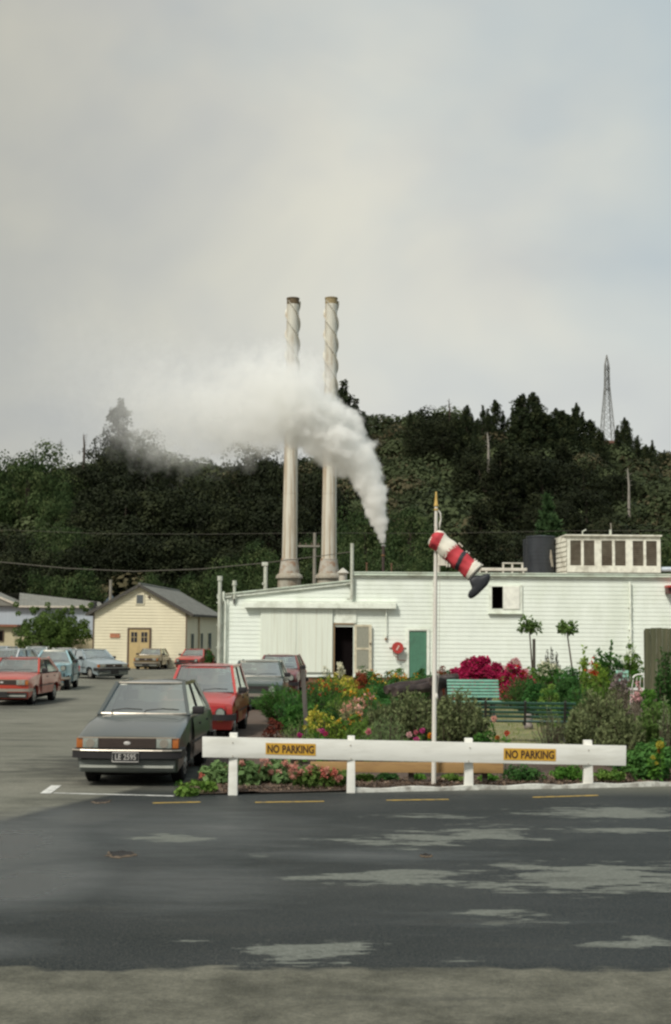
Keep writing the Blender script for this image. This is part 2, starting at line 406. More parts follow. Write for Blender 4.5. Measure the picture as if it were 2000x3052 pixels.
def child_stripe(name, a, b, wid, z):
    a = Vector(a) - ln.location; b = Vector(b) - ln.location; d = (b-a).normalized(); n = Vector((-d.y, d.x, 0))*wid/2
    mb = MB().add([a+n+Vector((0, 0, z)), a-n+Vector((0, 0, z)), b-n+Vector((0, 0, z)), b+n+Vector((0, 0, z))], [(0, 1, 2, 3)]); mb.build(name, M_white_line, ln)
child_stripe('long_stripe', G(160, 2364), G(518, 2373), .085, .004)
child_stripe('corner_stripe', G(135, 2366), G(168, 2342), .15, .007)

# potholes: real little sunken bowls would cut the sheet; broken rims of dark tar lie on it
M_hole = paint('pothole_tar', (.014, .012, .011), .9, var=.4, scale=25)
M_rim = paint('pothole_rim', (.10, .075, .05), .9, var=.3, scale=30)
def pothole(px, py, wpx, hpx, lb):
    c = G(px, py); wx = wpx/K(c.y)/2; dy = abs(G(px, py-hpx/2).y - G(px, py+hpx/2).y)/2
    t = thing('pothole', lb, 'pothole', c, 0, 'potholes in the asphalt')
    n = 26; vo = []; vi = []
    for k in range(n):
        a = 2*math.pi*k/n; q = 1 + random.uniform(-.22, .22)
        vo.append(Vector((math.cos(a)*wx*q, math.sin(a)*dy*q, .003))); vi.append(Vector((math.cos(a)*wx*q*.86, math.sin(a)*dy*q*.8, .010 + random.uniform(0, .01))))
    MB().add(vo+vi, [(k, (k+1) % n, n+(k+1) % n, n+k) for k in range(n)]).build('rim', M_rim, t)
    vb = [Vector((v.x*.8, v.y*.8, .005)) for v in vi]
    MB().add(vi+vb, [(k, (k+1) % n, n+(k+1) % n, n+k) for k in range(n)] + [tuple(range(n, 2*n))]).build('bowl', M_hole, t)
pothole(362, 2547, 92, 22, 'large ragged dark pothole in the wet asphalt on the left')
pothole(1270, 2552, 34, 9, 'small round pothole in the asphalt below the flagpole')
pothole(300, 2390, 55, 12, 'dark pothole beside the parking bay line')
# ------------------------------------------------------------------ building materials
def boards_mat(name, col, dirt, amt=.25):
    return paint(name, col, .65, var=.05, scale=1.5, dirt=dirt, dirt_amt=amt, dirt_scale=.8, stretch=(1, 1, .45))
M_wb = boards_mat('white_weatherboard_paint', (.77, .82, .73), (.58, .63, .50), .35)
M_trim = paint('pale_trim_paint', (.80, .84, .73), .6, var=.06, dirt=(.35, .36, .26), dirt_amt=.4, dirt_scale=2)
M_gut = paint('gutter_paint', (.62, .70, .58), .5, var=.08, dirt=(.22, .19, .12), dirt_amt=.6, dirt_scale=1.5)
M_cream = boards_mat('cream_weatherboard_paint', (.70, .64, .46), (.60, .54, .38), .3)
M_creamdoor = paint('tan_door_paint', (.48, .36, .17), .6, var=.06)
M_brown = paint('brown_frame_paint', (.10, .065, .04), .6)
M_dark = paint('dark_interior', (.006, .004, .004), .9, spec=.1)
M_base = paint('brown_foundation', (.16, .075, .04), .9, var=.25, dirt=(.3, .22, .14), dirt_amt=.5)
M_roofgrey = paint('grey_roofing', (.17, .17, .145), .85, var=.22, scale=3, dirt=(.07, .065, .055), dirt_amt=.7, dirt_scale=2)
M_rustroof = paint('rusty_flat_roof', (.19, .15, .10), .9, var=.3, scale=3, dirt=(.09, .055, .03), dirt_amt=.8, dirt_scale=2.5)
M_conc = paint('weathered_concrete', (.34, .32, .26), .85, var=.15, scale=4, dirt=(.18, .12, .07), dirt_amt=.7, dirt_scale=1.6, stretch=(1, 1, .4))
M_green = paint('green_door_paint', (.075, .20, .125), .6, var=.1, dirt=(.05, .10, .07), dirt_amt=.6)
M_mesh = paint('insect_screen', (.27, .27, .21), .8, var=.12, scale=20)
M_red = paint('red_paint', (.42, .045, .035), .5)
M_black = paint('black_paint', (.012, .012, .013), .6)
M_steel = paint('rust_streaked_steel', (.58, .55, .46), .6, var=.15, scale=3, dirt=(.28, .18, .09), dirt_amt=.8, dirt_scale=2.0, stretch=(2.6, 2.6, .10))
M_steeltop = paint('pale_steel', (.55, .535, .46), .55, var=.08, scale=3, dirt=(.28, .20, .11), dirt_amt=.55, dirt_scale=1.2, stretch=(2, 2, .3))
M_rust = paint('rusty_edge', (.16, .085, .03), .8, var=.3)
M_soot = paint('sooty_steel', (.10, .07, .035), .8, var=.4)
M_pipe = paint('pipe_paint', (.48, .50, .42), .6, var=.1, dirt=(.22, .2, .15), dirt_amt=.5)
M_wire = paint('cable', (.10, .09, .07), .7)
M_pole = paint('grey_timber_pole', (.22, .20, .165), .85, var=.2)

def boards(mb, x0, x1, z0, z1, y, pitch=.175, ax='x', d=.012, org=None, mi=0):
    "overlapping boards as a saw-tooth sheet facing -y (ax x) or running along a direction"
    n = max(1, round((z1-z0)/pitch)); h = (z1-z0)/n; vs = []; fs = []
    for i in range(n):
        za, zb = z0+i*h, z0+(i+1)*h; b = len(vs)
        if ax == 'x':
            vs += [(x0, y-d, za), (x1, y-d, za), (x1, y, zb), (x0, y, zb), (x0, y, za), (x1, y, za)]
        else:
            o, dr, nr = org
            def pt(s, off, z): q = o + dr*s + nr*off; return (q.x, q.y, z)
            vs += [pt(x0, d, za), pt(x1, d, za), pt(x1, 0, zb), pt(x0, 0, zb), pt(x0, 0, za), pt(x1, 0, za)]
        fs += [(b, b+1, b+2, b+3), (b+4, b+5, b+1, b)]
    mb.add(vs, fs, mi)

# ------------------------------------------------------------------ the white shed
YB = 55.5; kb = K(YB)
def bx(px, py=1865): return P(px, py, YB).x
def bz(py, px=1300): return P(px, py, YB).z
g0 = gz(YB) - .25
shed = thing('weatherboard_shed', 'long white weatherboard shed with sliding doors behind the garden', 'shed', (bx(655), YB, g0))
def S(name, mb, mat, parent=shed, **k):
    "link a mesh written in world coordinates under the shed"
    o = mb.build(name, mat, parent, **k); o.matrix_parent_inverse = Matrix.Translation(-Vector(shed.location)) if parent is shed else Matrix(); return o
xl = bx(655, 1900); xj = bx(1051); xr = bx(2000) + 9
zg = bz(1716); zl = bz(1781, 655); zj = bz(1737, 1040)
zb_ = bz(2020)
dx0, dx1, dzt = bx(997), bx(1053), bz(1861)
gx0, gx1, gzt = bx(1219), bx(1272), bz(1879)
wx0, wx1, wz0, wz1 = bx(1466), bx(1499), bz(1813), bz(1747)
mb = MB()
# monopitch left part up to its raking top, in board courses clipped by the rake
pitch = .172; z = zb_
def rake(x): return zl + (zj-zl)*(x-xl)/(xj-xl)
while z < zj:
    z2 = z+pitch
    segs = [(xl, xj)] if z2 <= zl else [(xl + (xj-xl)*max(0, (z2-zl))/(zj-zl), xj)]
    for a, b in segs:
        if b-a < .05: continue
        for c, d in ([(a, dx0), (dx1, b)] if z2 <= dzt+.05 and a < dx0 else [(a, b)]):
            if d-c > .02: boards(mb, c, d, z, z2, YB, pitch)
    z = z2
mb.add([(xl, YB+.012, zl-.3), (xj, YB+.012, zl-.3), (xj, YB+.012, zj), (xl, YB+.012, zl)], [(0, 1, 2, 3)])
z = zb_
while z < zg-.02:
    z2 = min(z+pitch, zg); cuts = []
    if z2 <= dzt+.05: cuts.append((dx0, dx1))
    if z2 <= gzt+.05: cuts.append((gx0, gx1))
    if z >= wz0-.1 and z2 <= wz1+.1: cuts.append((wx0, wx1))
    a = xj
    for c, d in sorted(cuts)+[(xr, xr)]:
        if c-a > .02: boards(mb, a, c, z, z2, YB, z2-z)
        a = max(a, d)
    z = z2
# end wall, side and back
mb.box((xl, YB+.03, zb_), (xl+.05, YB+16, zl)); 
S('wall', mb, M_wb)
S('foundation', MB().box((xl+.03, YB+.03, g0-.3), (xr, YB+.4, zb_)), M_base)
# near-black panels behind the openings, an unlit room's shade painted as colour
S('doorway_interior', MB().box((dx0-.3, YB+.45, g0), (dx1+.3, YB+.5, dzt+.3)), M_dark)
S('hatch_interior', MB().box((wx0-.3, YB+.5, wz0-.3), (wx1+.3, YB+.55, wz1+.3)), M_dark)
# roofs
S('roof', MB().add([(xl-.1, YB-.12, zl+.05), (xj+.1, YB-.12, zj+.05), (xj+.1, YB+16, zj+.35), (xl-.1, YB+16, zl+.35)], [(0, 1, 2, 3)])
  .add([(xj, YB-.05, zg+.13), (xr, YB-.05, zg+.13), (xr, YB+7, zg+.42), (xj, YB+7, zg+.42)], [(0, 1, 2, 3)])
  .add([(xj, YB+7, zg+.42), (xr, YB+7, zg+.42), (xr, YB+14, zg+.1), (xj, YB+14, zg+.1)], [(0, 1, 2, 3)]), M_rustroof)
mb = MB(); mb.bar((xl-.12, YB-.06, zl+.02), (xj+.02, YB-.06, zj+.02), .1, .13, up=(0, 0, 1)); S('verge_board', mb, M_trim)
S('verge_capping', MB().bar((xl-.12, YB-.08, zl+.11), (xj+.02, YB-.08, zj+.11), .18, .05), M_gut)
mb = MB(); mb.box((xj-.05, YB-.14, zg), (xr, YB-.02, zg+.13)); mb.box((xj-.06, YB-.17, zg+.095), (xr, YB-.14, zg+.14)); mb.box((xj-.06, YB-.155, zg-.005), (xr, YB-.14, zg+.02)); S('gutter', mb, M_gut)
S('fascia', MB().box((xj-.03, YB-.045, zg-.11), (xr, YB-.012, zg-.005)), M_trim)
for a in (bx(657), bx(674)): S('corner_board', MB().box((a, YB-.05, zb_-.2), (a+.09, YB-.024, zl-.05)), M_trim)
S('corner_board', MB().box((xj-.02, YB-.05, zj-.6), (xj+.09, YB-.024, zg-.12)), M_trim)
S('joint_strip', MB().box((bx(1288), YB-.045, zb_), (bx(1288)+.05, YB-.0235, zg-.12)), M_trim)
# sliding doors and their track cover
def ss(n, x0, x1): return S('sliding_door', MB().box((bx(x0), YB-.085-.0*n, bz(2006)), (bx(x1), YB-.035, bz(1816))), paint('ribbed_door_paint', (.74, .78, .67), .6, var=.05, scale=2, stretch=(9, 1, .2), dirt=(.45, .42, .3), dirt_amt=.3))
for n, (a, b) in enumerate(((777, 882.5), (883.5, 991))):
    d = ss(n, a, b)
    rb = MB(); xa = bx(a)
    while xa < bx(b)-.02: rb.box((xa+.03, YB-.092, bz(2004)), (xa+.045, YB-.0855, bz(1818))); xa += .12
    o = rb.build('rib', M_wb, d); o.matrix_parent_inverse = Matrix()
S('track_cover', MB().box((bx(729), YB-.24, bz(1814)), (bx(1180), YB-.03, bz(1796))).box((bx(729), YB-.262, bz(1815)), (bx(1180), YB-.24, bz(1800))), M_trim)
S('upper_panel', MB().box((bx(1000), YB-.06, bz(1859)), (bx(1062), YB-.03, bz(1820))), M_trim)
# doorway frame + open screen door
mb = MB(); mb.box((dx0-.04, YB-.06, zb_), (dx0+.015, YB+.05, dzt)); mb.box((dx0-.04, YB-.062, dzt-.03), (dx1+.02, YB+.05, dzt+.03)); S('door_frame', mb, paint('door_frame_brown', (.25, .17, .09), .7))
sdr = MB(); sx0, sx1 = bx(1056), bx(1108); st, sb = bz(1863), bz(2008); ff = M_creamframe = paint('cream_frame_paint', (.60, .55, .40), .6, dirt=(.3, .24, .14), dirt_amt=.4, dirt_scale=4)
for a, b in (((sx0, st-.09), (sx1, st)), ((sx0, bz(1935)-.04), (sx1, bz(1935)+.04)), ((sx0, sb), (sx1, sb+.16))): sdr.box((a[0], YB-.14, a[1]), (b[0], YB-.10, b[1]))
sdr.box((sx0, YB-.142, sb), (sx0+.1, YB-.098, st)); sdr.box((sx1-.12, YB-.142, sb), (sx1, YB-.098, st)); 
d = S('screen_door', sdr, ff); o = MB().box((sx0+.08, YB-.125, sb+.1), (sx1-.1, YB-.115, st-.05)).build('screen', M_mesh, d)
o = MB().box((sx1-.09, YB-.19, bz(1921)), (sx1-.03, YB-.143, bz(1917))).build('handle', M_brown, d)
S('green_door', MB().box((gx0+.01, YB-.0, zb_), (gx1-.01, YB+.04, gzt-.01)), M_green)
mb = MB(); xa = gx0+.14
while xa < gx1-.05: mb.box((xa, YB-.012, zb_), (xa+.02, YB-.0005, gzt-.02)); xa += .14
S('door_batten', mb, M_green)
mb = MB(); mb.box((gx0-.11, YB-.06, zb_), (gx0, YB+.03, gzt+.09)); mb.box((gx1, YB-.06, zb_), (gx1+.11, YB+.03, gzt+.09)); mb.box((gx0+.001, YB-.058, gzt), (gx1-.001, YB+.03, gzt+.088)); S('door_surround', mb, M_trim)
# high hatch window with its sliding shutter
mb = MB(); ax0, ax1 = bx(1458), bx(1557)
mb.box((ax0, YB-.07, wz0-.19), (ax1, YB-.0255, wz0-.0)); mb.box((ax0, YB-.07, wz1), (ax1, YB-.0255, wz1+.07)); mb.box((ax0, YB-.069, wz0), (wx0, YB-.0255, wz1)); mb.box((bx(1549), YB-.069, wz0), (ax1, YB-.0255, wz1))
wf = S('hatch_window', mb, M_trim)
o = MB().box((wx1, YB-.10, wz0-.01), (bx(1548), YB-.071, wz1+.01)).build('shutter', paint('shutter_paint', (.80, .80, .70), .6), wf)
o = MB().box((bx(1455), YB-.14, wz0-.22), (ax1+.05, YB-.02, wz0-.19)).build('sill', M_gut, wf)
# pipes on the front
def vpipe(name, px, py0, py1, r, mat=M_pipe, cap=False, par=None, off=.11):
    x = bx(px); mb = MB().tube([(x, YB-off, bz(py1)), (x, YB-off, bz(py0))], r, 8)
    if cap: mb.tube([(x, YB-off, bz(py0)-.16), (x, YB-off, bz(py0)+.03)], r*1.45, 8)
    for q in np.linspace(py0+10, py1-8, max(2, int(abs(py1-py0)/60)+1)):
        if q > 1745: mb.box((x-r*1.8, YB-off, bz(q)-.02), (x+r*1.8, YB-.02, bz(q)+.02))
    return S(name, mb, mat, smooth=True)
vpipe('downpipe', 1878, 1730, 2010, .045, M_trim); vpipe('vent_pipe', 655, 1724, 2008, .075, M_pipe, True, off=.2); vpipe('vent_pipe', 698, 1737, 1790, .06, M_pipe, True)
mb = MB().tube([(bx(672), YB-.12, bz(2008)), (bx(672), YB-.12, bz(1800)), (bx(666), YB-.16, bz(1790)), (bx(666), YB-.16, bz(1768))], .045, 8); S('downpipe', mb, M_trim, smooth=True)
vpipe('conduit', 1151, 1815, 1903, .022, M_trim)
S('conduit_box', MB().box((bx(1147), YB-.1, bz(1908)), (bx(1153), YB-.02, bz(1902))), paint('box_brown', (.3, .16, .07), .7))
S('vent_cover', MB().box((bx(694), YB-.09, bz(1803)), (bx(700), YB-.02, bz(1788))), paint('grey_vent', (.13, .13, .12), .7), bev=.01)
mb = MB(); x = bx(1048); mb.tube([(x, YB-.16, bz(1790)), (x, YB-.16, bz(1622))], .07, 8)
for q in (1741, 1788): mb.box((bx(1033), YB-.19, bz(q)-.035), (x, YB-.13, bz(q)+.035))
S('mast_pipe', mb, M_pipe, smooth=True)

def top(name, label, cat, loc, group=None, rz=0): return thing(name, label, cat, loc, rz, group)
# fire hose reel on the wall
hr = top('fire_hose_reel', 'round red fire hose reel fixed to the white wall beside the green door', 'hose reel', (bx(1185), YB-.03, bz(1931)))
def disc(mb, y0, y1, r, n=24, mi=0, cx=0, cz=0):
    vs = [(cx+r*math.cos(2*math.pi*k/n), y, cz+r*math.sin(2*math.pi*k/n)) for y in (y0, y1) for k in range(n)]
    mb.add(vs, [tuple(range(n)), tuple(range(2*n-1, n-1, -1))] + [(k, n+k, n+(k+1) % n, (k+1) % n) for k in range(n)], mi); return mb
mb = MB(); disc(mb, -.30, -.27, .235); disc(mb, -.06, -.03, .235); disc(mb, -.27, -.06, .19); mb.build('drum', M_red, hr, smooth=True)
mb = MB().box((-.03, -.312, -.11), (.03, -.302, .10), M=Matrix.Rotation(R(30), 4, 'Y')); mb.build('label_plate', paint('faded_label', (.62, .45, .38), .6, var=.3, scale=20), hr)
MB().tube([(-.2, -.2, -.1), (-.16, -.2, -.3), (.0, -.2, -.42), (.02, -.2, -.5), (.34, -.2, -.52)], .018, 6).tube([(0, -.2, -.22), (.0, -.2, -.5)], .014, 6).build('hose', paint('hose_brown', (.16, .07, .04), .6), hr)
MB().box((-.34, -.02, -.03), (.36, -.0, .01)).build('bracket', paint('rail_brown', (.2, .12, .07), .7), hr)
# red hood at the far right
rh = top('wall_hood', 'small red metal hood sticking out of the shed wall at the right edge', 'hood', (bx(1990), YB, bz(1748)))
MB().box((-.12, -.7, .02), (.7, -.03, .1)).box((-.12, -.69, -.0), (-.08, -.03, .02)).build('canopy', M_red, rh, bev=.01)
MB().box((-.1, -.55, -.24), (.08, -.03, -.0)).build('lamp_box', paint('dark_red_brown', (.10, .035, .03), .6), rh)

# ------------------------------------------------------------------ things on the roof
Yv = 62.0
def rooftop(px, Y): return (P(px, 1700, Y).x, Y, P(px, 1703, Y).z)
t = top('steam_vent_pipe', 'thin dark vent pipe on the shed roof blowing the steam plume', 'vent pipe', rooftop(1142, Yv))
zt = P(1142, 1627, Yv).z - t.location.z
MB().tube([(0, 0, -.4), (0, 0, zt)], .07, 10).build('pipe', paint('scorched_pipe', (.045, .03, .025), .8), t, smooth=True)
MB().tube([(0, 0, zt*.6), (0, 0, zt*.6+.06)], .095, 10).build('collar', M_rust, t)
for px, h, lb in ((1093, 26, 'short rusty stub pipe left of the steam vent on the roof'), (1167, 24, 'short rusty stub pipe right of the steam vent on the roof')):
    q = rooftop(px, 61); t = top('stub_pipe', lb, 'pipe', q, 'stub pipes beside the steam vent')
    MB().tube([(0, 0, -.3), (0, 0, h/65)], .035, 7).tube([(0, 0, h/65-.05), (0, 0, h/65)], .055, 7).build('pipe', paint('stub_rust', (.13, .07, .04), .8), t)
# black water tanks
def tank(px0, px1, pyt, pyb, Y, lb, mat):
    c = P((px0+px1)/2, pyb, Y); r = (px1-px0)/2/K(Y); h = (pyb-pyt)/K(Y)
    t = top('water_tank', lb, 'water tank', c, 'black tanks on the shed roof')
    prof = [(r, -.5)]
    for i in range(9): z = h*i/8; prof += [(r, z), (r, z+h/8-.03), (r*1.012, z+h/8-.02), (r*1.012, z+h/8-.005)]
    prof = prof[:-3] + [(r*1.01, h-.05), (r*1.035, h-.04), (r*1.035, h), (r*.96, h+.02), (r*.2, h+.07)]
    MB().lathe((0, 0, 0), prof, 40).build('shell', mat, t, smooth=True, angle=25)
    return t, r, h
M_tank = paint('black_tank', (.020, .024, .030), .55, var=.3, scale=3, dirt=(.04, .045, .05), dirt_amt=.6, dirt_scale=.9, stretch=(1, 1, .3))
t, r, h = tank(1569, 1654, 1600, 1690, 59.5, 'round black water tank standing beside the louvred roof housing', M_tank)
a = R(-55)
MB().tube([(r*1.02*math.cos(a), r*1.02*math.sin(a), h*.55), (r*1.04*math.cos(a), r*1.04*math.sin(a), h*.3), (r*1.04*math.cos(a+.1), r*1.04*math.sin(a+.1), .0)], [.03, .07, .05], 6, jag=.5).build('overflow_stain', M_conc, t)
tank(1559, 1600, 1610, 1690, 61.8, 'second black tank mostly hidden behind the round water tank', M_tank)
# louvred plant housing
c = P(1690, 1700, 57.5); Yh = 57.5
lv = top('louvre_housing', 'white box housing with six dark louvred vents on the shed roof', 'roof housing', (c.x, Yh, P(1690, 1702, Yh).z))
def lx(px): return P(px, 1650, Yh).x - c.x
def lz(py): return P(1800, py, Yh).z - lv.location.z
M_hous = paint('housing_paint', (.78, .77, .65), .65, dirt=(.3, .27, .2), dirt_amt=.55, dirt_scale=2)
W_, Hh = lx(1969), lz(1598)
mb = MB(); mb.box((0, 0, lz(1611)), (W_, .1, Hh)); mb.box((0, 0, -.05), (W_, .1, lz(1686)))
edges = [(1690, 1700), (1732, 1740), (1772, 1793), (1825, 1833), (1865, 1886), (1918, 1926), (1958, 1969)]
for a, b in edges: mb.box((lx(a), .003, lz(1686)), (lx(b), .1, lz(1611)))
mb.box((-.08, -.1, Hh), (W_+.05, 3.4, Hh+.06)); mb.box((0, 3.2, -.05), (W_, 3.3, Hh)); mb.box((W_-.1, .1, -.05), (W_, 3.2, Hh))
mb.build('housing', M_hous, lv)
o = link('side_wall', None, None, lv) if False else None
mb = MB(); boards(mb, 0, 3.2, -.2, Hh-.01, 0, .2, 'y', .03, (Vector((0, 0, 0)), Vector((-.085, 1, 0)).normalized(), Vector((-1, -.085, 0)).normalized())); mb.build('side_boards', M_hous, lv)
bays = [(1700, 1732), (1740, 1772), (1793, 1825), (1833, 1865), (1886, 1918), (1926, 1958)]
M_slat = paint('louvre_slat', (.20, .17, .12), .8, var=.2, dirt=(.08, .05, .03), dirt_amt=.6)
for a, b in bays:
    mb = MB(); z = lz(1686)
    while z < lz(1612): mb.add([(lx(a), .02, z), (lx(b), .02, z), (lx(b), .10, z+.07), (lx(a), .10, z+.07)], [(0, 1, 2, 3)]); mb.box((lx(a), .015, z-.008), (lx(b), .03, z+.008)); z += .085
    lo = mb.build('louvre', M_slat, lv)
    MB().box((lx(a)-.01, .16, lz(1688)), (lx(b)+.01, .2, lz(1610))).build('backing', M_dark, lo)
MB().box((lx(1820), .2, Hh+.06), (lx(1826), .25, Hh+.3)).build('roof_spike', M_pipe, lv)
MB().tube([(lx(1741), .33, Hh+.05), (lx(1741), .33, Hh+.22), (lx(1752), .33, Hh+.3)], .03, 6).build('roof_fitting', M_pipe, lv)
t = top('stay_wire_post', 'thin pale stay standing up behind the louvred housing', 'post', P(1822, 1600, 60)); MB().tube([(0, 0, -1.2), (0, 0, .3), (-.02, 0, .62)], .025, 6).build('post', M_pole, t)
# pale rails, ducts and pipes lying on the roof
def roofbar(name, lb, cat, px0, px1, py0, py1, Y, dep, mat, legs=()):
    a = P(px0, py1, Y); t = top(name, lb, cat, a); b = P(px1, py0, Y)
    MB().box((0, 0, 0), (b.x-a.x, dep, b.z-a.z)).build('beam', mat, t, bev=.008)
    for l in legs: x = P(l, py1, Y).x - a.x; MB().box((x-.04, .02, -.45), (x+.04, dep-.02, -.002)).build('leg', mat, t)
    return t
M_rb = paint('roof_white', (.66, .63, .54), .6, dirt=(.3, .26, .2), dirt_amt=.4, dirt_scale=3)
roofbar('flat_duct', 'long flat white duct lying on the roof right of the windsock', 'duct', 1436, 1571, 1693, 1701, 57.2, .6, M_rb, (1450, 1500, 1560))
roofbar('roof_handrail', 'low white rail with dark gaps beside the black tank', 'rail', 1497, 1560, 1677, 1680, 58.5, .08, M_rb, (1500, 1527, 1557))
roofbar('roof_walkway_rail', 'thin white rail on the roof behind the flagpole', 'rail', 1302, 1440, 1682, 1685, 58.2, .08, M_rb, (1306, 1370, 1430))
t = roofbar('square_roof_duct', 'pale square duct standing on the roof behind the windsock', 'duct', 1306, 1328, 1625, 1683, 59.5, .7, M_rb)
for a, b, lb in ((1330, 1334, 'left of the two thin white roof posts under the windsock'), (1338, 1342, 'right of the two thin white roof posts under the windsock')): roofbar('roof_post', lb, 'post', a, b, 1640, 1690, 58, .1, M_rb)['group'] = 'white posts on the roof'
t = top('insulated_pipe', 'fat pale blue pipe lying on the roof at the right edge', 'pipe', P(1968, 1697, 57.6))
MB().tube([(0, .1, 0), (.4, 0, 0), (5, 0, 0)], .11, 10).build('pipe', paint('lagging_blue', (.45, .50, .55), .5), t, smooth=True)
for i in range(0, 5): MB().box((.5+i, -.09, -.3), (.58+i, .09, -.08)).build('support', M_rb, t)
cw = top('roof_cowl', 'small white capped cowl on the roof right of the chimneys', 'cowl', P(1022, 1730, 66))
k_ = K(66)
MB().lathe((0, 0, 0), [(.2, -.6), (.2, .35), (.24, .36)], 14).build('neck', M_rb, cw, smooth=True)
MB().lathe((0, 0, .34), [(.30, 0), (.32, .03), (.05, .26), (.0, .27)], 14).build('cap', M_rb, cw, smooth=True)

# ------------------------------------------------------------------ the two chimneys
YC = 80.0; kc = K(YC)
def chimney(pxb, pxt, pytop, lb, topmat):
    base = P(pxb, 1752, YC); gzv = gz(YC)
    t = top('steel_chimney', lb, 'chimney', (base.x, YC, gzv), 'pair of tall steel chimneys with spiral fins')
    def Z(py): return P(pxb, py, YC).z - gzv
    ztop = Z(pytop); lean = (P(pxt, pytop, YC).x - base.x)/ztop
    r0 = .455; r1 = .33
    sh = Matrix.Identity(4); sh[0][2] = lean
    def tf(o): o.data.transform(sh); return o
    zc0, zc1 = Z(1708), Z(1667)
    n = 24; prof = [(r0*1.0, zc1)]
    for i in range(1, 25):
        z = zc1+(ztop-zc1)*i/24; rr = r0+(r1-r0)*i/24
        prof += [(rr, z)] if i % 6 else [(rr, z-.03), (rr+.012, z-.028), (rr+.012, z+.028), (rr, z+.03)]
    tf(MB().lathe((0, 0, 0), prof[:-2], n, cap=False).build('shaft', M_steel, t, smooth=True, angle=50))
    zs = Z(1215)
    tf(MB().lathe((0, 0, 0), [(r1*1.12, zs), (r1*1.12, ztop-.38)], n, cap=False).build('upper_shaft', M_steeltop, t, smooth=True))
    tf(MB().lathe((0, 0, 0), [(r1*1.12, ztop-.38), (r1*1.13, ztop-.05), (r1*1.2, ztop-.04), (r1*1.2, ztop+.02), (r1, ztop+.02), (r1*.9, ztop-2)], n, cap=False).build('top_ring', topmat, t, smooth=True))
    # three helical strakes
    for s in range(3):
        vs = []; fs = []; m = 110
        for i in range(m):
            z = zs+.05 + (ztop-.25-zs)*i/(m-1); a = R(120)*s - 2*math.pi*z/3.85 + R(40)
            ra, rb2 = r1*1.10, r1*1.12+.105
            for q, dz in ((ra, -.016), (rb2, -.016), (rb2, .016), (ra, .016)): vs.append((q*math.cos(a), q*math.sin(a), z+dz))
        for i in range(m-1):
            for k in range(4): k2 = (k+1) % 4; fs.append((i*4+k, i*4+k2, i*4+4+k2, i*4+4+k))
        tf(MB().add(vs, fs).build('helical_strake', M_steeltop, t, smooth=True))
    tf(MB().lathe((0, 0, 0), [(r0, zc1+.04), (r0*1.12, zc1+.02), (r0*1.12, zc1-.05), (r0+.05, zc1-.06), (r0+.16, zc0), (r0+.16, zc0-.03)], n, cap=False).build('cone_skirt', paint('skirt_steel', (.40, .37, .31), .7, var=.12, dirt=(.26, .13, .06), dirt_amt=.9, dirt_scale=2.2), t, smooth=True, angle=30))
    zr = Z(1724)
    tf(MB().lathe((0, 0, 0), [(r0+.14, zc0), (r0+.3, zc0-.12), (r0+.36, zr+.06), (r0+.36, zr), (r0+.2, zr-.01)], n).build('collar', M_conc, t, smooth=True, angle=30))
    tf(MB().lathe((0, 0, 0), [(r0+.24, -.2), (r0+.24, zr)], n, cap=False).build('plinth', M_conc, t, smooth=True))
    return t
chimney(861, 873.5, 890, 'left of the two tall pale steel chimneys, thicker soot at the rim', M_soot)
chimney(979, 987.5, 889, 'right of the two tall pale steel chimneys, more of its spiral fins showing', paint('tan_rim', (.26, .20, .10), .7, var=.2))

# ------------------------------------------------------------------ cream hut
YH = 89.0; kh = K(YH)
def hx(px, py=1865): return P(px, py, YH).x
def hz(py, px=417): return P(px, py, YH).z
hut = thing('weatherboard_hut', 'cream weatherboard gabled hut with double doors beside the car park', 'hut', (hx(415), YH, gz(YH)))
hxl, hxr = hx(279), hx(556); ze = hz(1826); zap = hz(1748); hxc = hx(415); zb0 = gz(YH)-.1
D = Vector((.0283, 1, 0)).normalized(); Nr = Vector((1, -.0283, 0)); HL = 18
def Hh_(name, mb, mat, parent=None, **k):
    o = mb.build(name, mat, parent or hut, **k)
    if not parent: o.matrix_parent_inverse = Matrix.Translation(-Vector(hut.location))
    return o
dX0, dX1, dZt = hx(386), hx(446), hz(1876)
mb = MB(); z = zb0; p = .2
while z < zap:
    z2 = z+p
    if z2 < ze: a, b = hxl, hxr
    else: q = (z2-ze)/(zap-ze); a, b = hxl+(hxc-hxl)*q, hxr+(hxc-hxr)*q
    if b-a > .1: boards(mb, a, b, z, z2, YH, p, d=.03)
    z = z2
mb.add([(hxl, YH+.01, ze-.3), (hxr, YH+.01, ze-.3), (hxr, YH+.01, ze), (hxc, YH+.01, zap), (hxl, YH+.01, ze)], [(0, 1, 2, 3, 4)])
boards(mb, 0, HL, zb0, ze, 0, .2, 'y', .028, (Vector((hxr, YH, 0)), D, Nr))
boards(mb, 0, HL, zb0, ze, 0, .2, 'y', .028, (Vector((hxl, YH, 0)), D, -Nr))
Hh_('wall', mb, M_cream)
th = .07; ov = .45; ovf = .25
sl = (zap-ze)/(hxr-hxc)
def roofpt(side, s, f): # side +-1, s 0 ridge 1 eave
    xe = (hxr if side > 0 else hxl) + side*ov; ze2 = ze - sl*ov
    x = hxc + (xe-hxc)*s; z_ = zap + .1 + (ze2+.1-zap-.1)*s
    q = Vector((x, YH, z_)) + D*(f*(HL+ovf) - ovf); return q
mb = MB()
for side in (-1, 1):
    mb.grid(lambda u, v: roofpt(side, u, v), 10, 14)
    mb.grid(lambda u, v: roofpt(side, u, v) + Vector((0, 0, th)) + Vector((0, 0, .012*(int(u*10) % 2))), 10, 60)
Hh_('roof', mb, M_roofgrey)
mb = MB()
